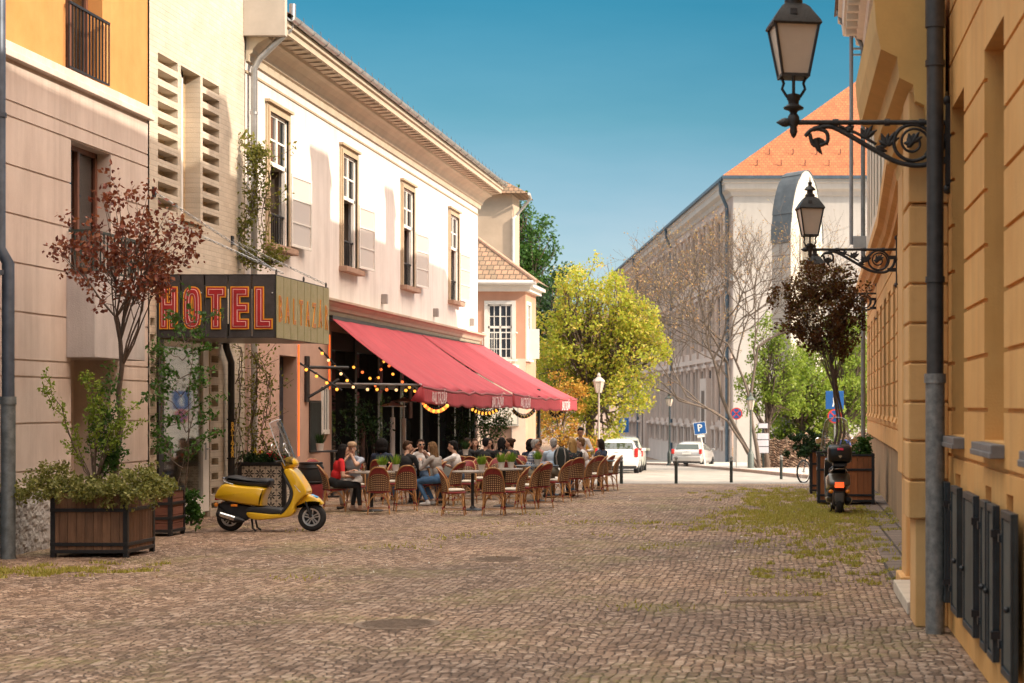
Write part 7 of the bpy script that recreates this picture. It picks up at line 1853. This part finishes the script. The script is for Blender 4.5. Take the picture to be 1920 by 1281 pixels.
# ================================================================== PEOPLE
skin_a = pm('skin_light', (.50, .29, .20), .5, .06, 14, .05, 90); skin_b = pm('skin_tan', (.40, .21, .135), .5, .06, 14)
eye_m = pm('eye_dark', (.03, .02, .018), .3); lip_m = pm('lips', (.38, .12, .10), .45)
def cloth(name, c, var=.12): return pm(name, c, .85, var, 7, .35, 26)
shoe_dark = pm('shoe_dark', (.03, .026, .024), .6); shoe_white = pm('shoe_white', (.62, .60, .58), .6)
def limb_ik(a, h, l1, l2, hint):
    a, h = Vector(a), Vector(h); d = h - a; L = min(d.length, (l1 + l2) * .985); d.normalize(); h = a + d * L
    x = (l1 * l1 - l2 * l2 + L * L) / (2 * L); y = math.sqrt(max(0, l1 * l1 - x * x)); n = Vector(hint) - d * Vector(hint).dot(d); n.normalize()
    return a + d * x + n * y, h
def remesh_body(name, prims, mats, parent, vox=.0095, smooth=3):
    b = MB()
    for kd, A_, B_, r0, r1, lb in prims:
        if kd == 'c':
            b.tube([A_, B_], [r0, r1], 12); b.ball(A_, r0, 12); b.ball(B_, r1, 12)
        else: b.ball(A_, B_, 18)
    me = bpy.data.meshes.new('tmp'); me.from_pydata(b.v, [], b.f)
    o = bpy.data.objects.new('tmp', me); COL.objects.link(o)
    rm = o.modifiers.new('r', 'REMESH'); rm.mode = 'VOXEL'; rm.voxel_size = vox; rm.use_smooth_shade = True
    sm = o.modifiers.new('s', 'SMOOTH'); sm.factor = .5; sm.iterations = smooth
    dg = bpy.context.evaluated_depsgraph_get(); m2 = bpy.data.meshes.new_from_object(o.evaluated_get(dg)); m2.name = name
    bpy.data.objects.remove(o); bpy.data.meshes.remove(me)
    m2.materials.clear()
    for m in mats: m2.materials.append(m)
    nf = len(m2.polygons); cen = np.empty(nf * 3, dtype=np.float32); m2.polygons.foreach_get('center', cen); cen = cen.reshape(-1, 3)
    best = np.full(nf, 1e9); mi = np.zeros(nf, dtype=np.int32)
    for kd, A_, B_, r0, r1, lb in prims:
        if kd == 'c':
            a = np.array(A_); c = np.array(B_); d = c - a; tt = np.clip(((cen - a) @ d) / max(1e-9, d @ d), 0, 1)[:, None]; dist = np.linalg.norm(cen - (a + tt * d), axis=1) - (r0 + (r1 - r0) * tt[:, 0])
        else:
            q = (cen - np.array(A_)) / np.array(B_); dist = (np.linalg.norm(q, axis=1) - 1) * min(B_)
        k = dist < best; best[k] = dist[k]; mi[k] = lb
    m2.polygons.foreach_set('material_index', mi); m2.update()
    o = bpy.data.objects.new(name, m2); COL.objects.link(o); o.parent = parent
    return o
V_ = Vector
def person(label, loc, d, shirt, legs, hair_c, hair='short', skin=skin_a, sleeves='short', lean=.12, hands=None, head=(0, 0), sit=True, shoes=shoe_dark, knees=None, s=1.0, extra=None, group=None, legs_m=None):
    x, y = loc; t = thing('person', label, 'person', (x, y, gz(y)), math.atan2(d[1], d[0]) - PI / 2, group or 'people at the cafe tables')
    lean += .07 if sit else 0; s *= .93; t.scale = (s, s, s)
    if sit and not any(math.hypot(x - a, y - c) < .55 for a, c in TAKEN): chair_at(0, 0, d, 'rattan chair beneath the ' + ' '.join(label.rstrip(',').split()[:12]), (x, y))
    SK, SH, LG, SO, EY, LP = range(6); pr = []
    C = lambda a, b_, r0, r1, l: pr.append(('c', tuple(a), tuple(b_), r0, r1, l))
    E = lambda c, r_, l: pr.append(('e', tuple(c), tuple(r_), 0, 0, l))
    pz = .57 if sit else .93; P = V_((0, -.03 if sit else 0, pz)); up = V_((0, math.sin(lean), math.cos(lean))); fw = V_((0, math.cos(lean), -math.sin(lean)))
    W = lambda x_, y_, z_: P + V_((x_, 0, 0)) + fw * y_ + up * z_
    E(W(0, 0, .02), (.165, .125, .115), LG); E(W(0, 0, .16), (.145, .105, .13), SH); E(W(0, .005, .33), (.165, .115, .15), SH); C(W(-.06, .05, .30), W(.06, .05, .30), .07, .07, SH)
    C(W(-.15, 0, .43), W(.15, 0, .43), .058, .058, SH); C(W(0, -.01, .44), W(0, .01, .56), .056, .05, SK); C(W(-.08, 0, .45), W(.08, 0, .45), .062, .062, SH)
    # head
    yaw, nod = head; hd = W(0, .02, .56); Hm = Matrix.Rotation(-yaw, 3, 'Z') @ Matrix.Rotation(-nod, 3, 'X')
    Hh = lambda x_, y_, z_: hd + Hm @ V_((x_, y_, z_))
    E(Hh(0, .0, .125), (.074, .092, .10), SK); E(Hh(0, .03, .06), (.056, .062, .062), SK); E(Hh(0, .055, .022), (.03, .03, .025), SK)
    C(Hh(0, .085, .105), Hh(0, .108, .075), .012, .016, SK)
    for sx in (-1, 1):
        E(Hh(sx * .076, -.005, .095), (.012, .022, .032), SK); E(Hh(sx * .03, .083, .108), (.017, .012, .009), EY)
    E(Hh(0, .088, .045), (.024, .012, .009), LP)
    # arms
    hands = hands or ((-.10, .34, .24), (.10, .34, .24))
    for sx, tg in zip((-1, 1), hands):
        sh = W(sx * .185, 0, .425); tgt = P + V_(tg); hint = V_((sx * .7, -.3, -.8)) if tg[2] < .5 else V_((sx * .8, .2, -.9))
        el, wr = limb_ik(sh, tgt, .285, .25, hint)
        mid = sh.lerp(el, .62); C(sh, mid, .060, .050, SH); C(mid, el, .046 if sleeves == 'short' else .05, .040, SK if sleeves == 'short' else SH)
        if sleeves == 'none': pr[-2] = ('c', tuple(sh), tuple(mid), .05, .045, SK); pr[-1] = ('c', tuple(mid), tuple(el), .045, .038, SK)
        fm = el.lerp(wr, .85); C(el, fm, .040, .030 if sleeves != 'long' else .036, SH if sleeves == 'long' else SK); C(fm, wr, .027, .025, SK)
        hv = (wr - el).normalized(); side = hv.cross(V_((0, 0, 1))); side = side.normalized() if side.length > .1 else V_((1, 0, 0)); pn = side.cross(hv).normalized()
        pc = wr + hv * .045; C(pc - side * .018, pc + side * .018, .020, .020, SK); C(wr, pc + hv * .025, .024, .024, SK)
        for k, ln in enumerate((.062, .074, .070, .052)):
            b0 = pc + hv * .03 + side * (-.030 + .020 * k); k1 = b0 + hv * ln * .55 - pn * .012; k2 = k1 + hv * ln * .35 - pn * .025; C(b0, k1, .0105, .010, SK); C(k1, k2, .010, .0085, SK)
        th0 = wr + hv * .02 - side * sx * .024 * (1); C(th0, th0 + hv * .04 - side * sx * .03, .013, .010, SK)
    # legs
    for i, sx in enumerate((-1, 1)):
        hp = P + V_((sx * .088, .02, -.02))
        if sit:
            kn = V_((sx * .115, .42, .50)); an = V_((sx * .115, .40, .09)); ft = an + V_((sx * .02, .15, -.055))
            if knees: kn, an = [V_(q) for q in knees[i]]; ft = an + V_((0, .15, -.055))
        else: kn = V_((sx * .10, .04, .50)); an = V_((sx * .10, -.01, .09)); ft = an + V_((0, .15, -.05))
        C(hp, kn, .088, .062, LG); C(kn, an.lerp(kn, .12), .058, .042, LG); C(an.lerp(kn, .12), an, .034, .036, SK); C(an + V_((0, -.03, -.045)), ft, .040, .034, SO); C(an, an + V_((0, 0, -.03)), .042, .042, SO)
    mats = [skin, shirt, legs, shoes, eye_m, lip_m]
    o = remesh_body('body', pr, mats, t)
    # hair
    if hair:
        hp_ = []
        HE = lambda c, r_: hp_.append(('e', tuple(Hh(*c)), tuple(r_), 0, 0, 0)); HC = lambda a, c, r0, r1: hp_.append(('c', tuple(Hh(*a)), tuple(Hh(*c)), r0, r1, 0))
        if hair == 'hat':
            HE((0, -.03, .13), (.08, .078, .09)); HC((0, -.06, .10), (0, -.08, -.02), .06, .05)
        else:
            HE((0, -.022, .145), (.083, .090, .092)); HE((0, .03, .19), (.066, .055, .035)); HE((0, -.055, .10), (.074, .05, .085))
        if hair in ('long', 'bob'):
            L_ = -.22 if hair == 'long' else -.02
            for k in range(7): a = PI * (.0 + k / 6); HC((.072 * math.cos(a), -.02 - .065 * math.sin(a), .13), (.08 * math.cos(a), -.03 - .085 * math.sin(a), L_ + .03 * math.cos(k * 2)), .034, .024)
        if hair == 'big':
            HE((0, -.04, .13), (.135, .13, .14)); HE((0, -.06, .03), (.13, .10, .10))
        if hair == 'bun': HE((0, -.11, .17), (.045, .045, .045))
        hm = pm('hair_' + hair_c[0], hair_c[1], .75, .4, 40, .8, 140, axes=(1, 1, .2), spec=.15); remesh_body('hair', hp_, [hm], t, .010, 2)
    if extra: extra(t, Hh, W, P)
    return t
black_c = cloth('black_cloth', (.014, .014, .016), .3); jeans = cloth('blue_jeans', (.055, .13, .25), .3); dark_j = cloth('dark_jeans', (.03, .055, .10), .3); grey_c = cloth('grey_top', (.30, .27, .25)); white_c = cloth('white_cotton', (.66, .62, .60), .06); red_c = cloth('red_blouse', (.62, .018, .022), .08); paleblue = cloth('pale_blue_top', (.38, .46, .56), .1); lilac = cloth('grey_blue_top', (.32, .35, .42), .1); rose = cloth('rose_top', (.42, .20, .16)); navy = cloth('navy_cloth', (.02, .03, .06)); khaki = cloth('khaki_trousers', (.20, .17, .12))
def check_mat():
    m, nt, bs = nodes_of('blue_check'); t = nt.nodes.new('ShaderNodeTexCoord'); s = nt.nodes.new('ShaderNodeSeparateXYZ'); nt.links.new(t.outputs['Object'], s.inputs[0])
    def M(op, a, b_):
        n = nt.nodes.new('ShaderNodeMath'); n.operation = op
        for i, v in enumerate((a, b_)):
            if isinstance(v, (int, float)): n.inputs[i].default_value = v
            else: nt.links.new(v, n.inputs[i])
        return n.outputs[0]
    q = M('ADD', s.outputs['X'], s.outputs['Y']); a = M('GREATER_THAN', M('FRACT', M('MULTIPLY', q, 17), 0), .68); c = M('GREATER_THAN', M('FRACT', M('MULTIPLY', s.outputs['Z'], 17), 0), .68)
    nt.links.new(mix_node(nt, M('MAXIMUM', a, c), (.03, .07, .17), (.50, .53, .58)), bs.inputs['Base Color']); bs.inputs['Roughness'].default_value = .85; return m
check = check_mat()
def floral_mat():
    m, nt, bs = nodes_of('floral_cloth'); t = nt.nodes.new('ShaderNodeTexCoord'); v = nt.nodes.new('ShaderNodeTexVoronoi'); v.inputs['Scale'].default_value = 24; nt.links.new(t.outputs['Object'], v.inputs['Vector'])
    sp = ramp(nt, v.outputs['Distance'], [(.18, 1), (.26, 0)]); s = nt.nodes.new('ShaderNodeSeparateColor'); nt.links.new(v.outputs['Color'], s.inputs[0]); c = ramp(nt, s.outputs[0], [(0, (.45, .08, .08)), (.5, (.30, .27, .20)), (1, (.10, .2, .08))])
    nt.links.new(mix_node(nt, sp, (.016, .018, .024), c), bs.inputs['Base Color']); bs.inputs['Roughness'].default_value = .85; return m
floral = floral_mat()
BLK = ('black', (.012, .010, .010)); BRN = ('brown', (.055, .028, .016)); DKB = ('dark_brown', (.025, .015, .011)); BLD = ('blonde', (.38, .23, .09)); LBR = ('light_brown', (.17, .095, .045)); GRY = ('grey', (.34, .32, .31)); SND = ('sandy', (.16, .085, .04))
def pp(px, Y): return ((px - 1475) / F * Y, Y)
def cap(t, Hh, W, P):
    b = MB(); c = Hh(0, .0, .165); b.lathe([(.092, 0), (.095, .02), (.085, .06), (.05, .085), (.0, .09)], c, 18); b.add([c + V_((.08 * math.cos(a), .07 + .075 * math.sin(a), .004)) for a in [PI * k / 8 for k in range(9)]], [tuple(range(9))]); b.build('cap', cloth('tan_cap', (.40, .27, .17)), t, local=True, smooth=60)
    b = MB(); 
def glasses_top(t, Hh, W, P):
    b = MB()
    for s in (-1, 1): b.ball(Hh(s * .035, .06, .215), (.028, .02, .018), 10)
    b.tube([Hh(-.075, -.02, .19), Hh(-.05, .06, .212), Hh(.05, .06, .212), Hh(.075, -.02, .19)], .006, 5); b.build('sunglasses', pm('dark_lens', (.01, .01, .012), .1), t, local=True, smooth=60)
def spectacles(t, Hh, W, P):
    b = MB()
    for s in (-1, 1): b.tube([Hh(s * .032 + .026 * math.cos(a), .098, .108 + .022 * math.sin(a)) for a in [2 * PI * k / 14 for k in range(14)]], .004, 5, closed=True); b.tube([Hh(s * .058, .096, .112), Hh(s * .080, -.01, .11)], .004, 5)
    b.tube([Hh(-.006, .1, .112), Hh(.006, .1, .112)], .004, 5); b.build('spectacles', black_plastic, t, local=True)
def sunglasses(t, Hh, W, P):
    b = MB()
    for s in (-1, 1): b.ball(Hh(s * .033, .092, .108), (.028, .010, .02), 10)
    b.build('sunglasses', pm('dark_lens', (.01, .01, .012), .1), t, local=True, smooth=60)
def watch(t, Hh, W, P):
    cap(t, Hh, W, P)
person('person in a bright red blouse with thick black hair, seated nearest the yellow scooter', pp(629, 32.1), (.92, .38), red_c, black_c, BLK, 'long', skin_a, 'short', .22, ((-.08, .36, .22), (.10, .30, .12)), (-.25, .1), knees=(((-.09, .42, .52), (-.08, .34, .09)), ((.10, .42, .52), (.10, .46, .09))), shoes=pm('tan_sandals', (.35, .2, .13), .6))
person('person in a tan cap with folded hands before the mouth, facing the red blouse', pp(664, 33.3), (-.1, -1), lilac, grey_c, LBR, 'hat', skin_a, 'short', .18, ((-.035, .26, .50), (.035, .26, .50)), (-.5, .05), extra=cap)
person('person with a great mass of dark curly hair, back turned, in dark clothes', pp(714, 35.6), (.15, 1), navy, dark_j, BLK, 'big', skin_b, 'long', .12)
person('person with short brown hair in a black top, back turned, at the dark table', pp(759, 34.6), (.35, .9), black_c, dark_j, BRN, 'short', skin_a, 'long', .14, head=(.9, .1))
person('person in dark sunglasses holding up both hands behind the dark table', pp(789, 36.2), (.25, -1), white_c, dark_j, DKB, 'bob', skin_a, 'short', .1, ((-.12, .34, .46), (.18, .30, .50)), (-.2, 0), extra=sunglasses)
person('person with long light brown hair in a grey beige top and blue jeans, arms raised', pp(822, 34.0), (-.92, .30), grey_c, jeans, LBR, 'long', skin_a, 'long', .20, ((-.10, .40, .36), (.12, .40, .48)), (.1, .1), shoes=shoe_white, knees=(((-.10, .42, .50), (-.10, .20, .09)), ((.10, .42, .54), (.10, .18, .10))))
person('person with short dark hair in a white T-shirt stretching out an arm to the left', pp(858, 34.7), (-.95, .1), white_c, dark_j, BLK, 'short', skin_a, 'short', .12, ((-.05, .50, .44), (.15, .33, .25)), (0, .1))
person('person in black with dark hair at the left end of the shaded row', pp(874, 39.6), (.3, 1), black_c, black_c, DKB, 'short', skin_b, 'short', .1, head=(.6, 0))
person('person with brown hair partly hidden in the shaded row, second from its left end', pp(890, 41.6), (.2, -1), black_c, black_c, BRN, 'bob', skin_a, 'short', .1)
person('broad person in a black top with short black hair, back turned, in the shaded row', pp(909, 38.0), (.05, 1), black_c, black_c, BLK, 'short', skin_b, 'long', .12)
person('person with long dark hair facing the camera behind the broad person in black', pp(919, 41.0), (-.1, -1), rose, black_c, DKB, 'long', skin_a, 'short', .1)
person('person with a dark bob and a black dress with a bare upper back', pp(940, 38.1), (0, 1), black_c, black_c, BLK, 'bob', skin_a, 'none', .10)
person('person with brown hair behind the bare shouldered diner, face half hidden', pp(955, 40.5), (.3, -1), black_c, dark_j, BRN, 'bob', skin_a, 'short', .1)
person('person with tied back brown hair in a sleeveless black top, seen in profile', pp(966, 38.0), (-.85, .2), black_c, black_c, BRN, 'bun', skin_b, 'none', .20, ((-.1, .35, .35), (.1, .36, .30)))
person('person with dark curly hair standing out above the checked shirt', pp(994, 39.5), (.3, 1), navy, dark_j, BLK, 'big', skin_b, 'short', .1, s=.96)
person('person in a blue checked shirt with grey hair and spectacles', pp(993, 36.8), (.88, .35), check, khaki, GRY, 'short', skin_b, 'long', .20, ((-.08, .40, .22), (.12, .38, .22)), extra=spectacles)
person('person with reddish skin facing the checked shirt across the table', pp(1016, 39.6), (-.75, -.5), rose, khaki, LBR, 'short', skin_a, 'short', .15)
person('person with short grey hair in a pale blue top, back turned', pp(1036, 37.3), (.15, 1), paleblue, khaki, GRY, 'short', skin_a, 'short', .14)
person('person with long blonde hair in a dark floral top and jeans', pp(1076, 37.4), (-.55, .8), floral, jeans, BLD, 'long', skin_a, 'short', .12, shoes=pm('tan_sandals', (.35, .2, .13), .6), knees=(((-.11, .40, .52), (-.12, .30, .09)), ((.11, .42, .52), (.05, .12, .09))))
person('person in a white T-shirt with sunglasses pushed up into sandy hair', pp(1098, 37.9), (-.95, -.05), white_c, dark_j, SND, 'short', skin_a, 'short', .14, ((-.12, .34, .25), (.10, .36, .22)), (.1, .1), extra=glasses_top)
person('standing waiter with short dark hair in a white shirt, bending over a table', pp(1088, 41.6), (.15, -1), white_c, black_c, BLK, 'short', skin_b, 'long', .32, ((-.16, .38, .14), (.20, .40, .10)), (-.3, .25), sit=False, s=.97)
person('person in dark clothes sitting sideways in front of the white car', pp(1131, 43.2), (-.8, .4), navy, dark_j, DKB, 'bob', skin_a, 'long', .12)
person('distant person in a blue top standing right of the copper tree stems', pp(1583, 62), (-.6, -.8), cloth('royal_blue', (.03, .08, .30)), dark_j, BLK, 'short', skin_b, 'short', .05, ((-.22, .05, -.02), (.22, .05, -.02)), sit=False, group='passers by')
bg_ = thing('backpack', 'black backpack hanging on the chair beside the person with blonde hair', 'backpack', (*pp(1053, 37.2), gz(37.2) + .62))
b = MB(); puff(b, smooth_poly([(-.16, 0), (.16, 0), (.17, .30), (.10, .44), (-.10, .44), (-.17, .30)], 2), .09, .06); b.build('bag', cloth('bag_black', (.02, .024, .022)), bg_, local=True, smooth=60); b = MB(); b.tube([(-.06, -.09, .42), (-.10, -.13, .25), (-.08, -.10, .04)], .015, 6); b.tube([(.06, -.09, .42), (.10, -.13, .25), (.08, -.10, .04)], .015, 6); b.build('strap', cloth('strap_grey', (.25, .22, .2)), bg_, local=True)
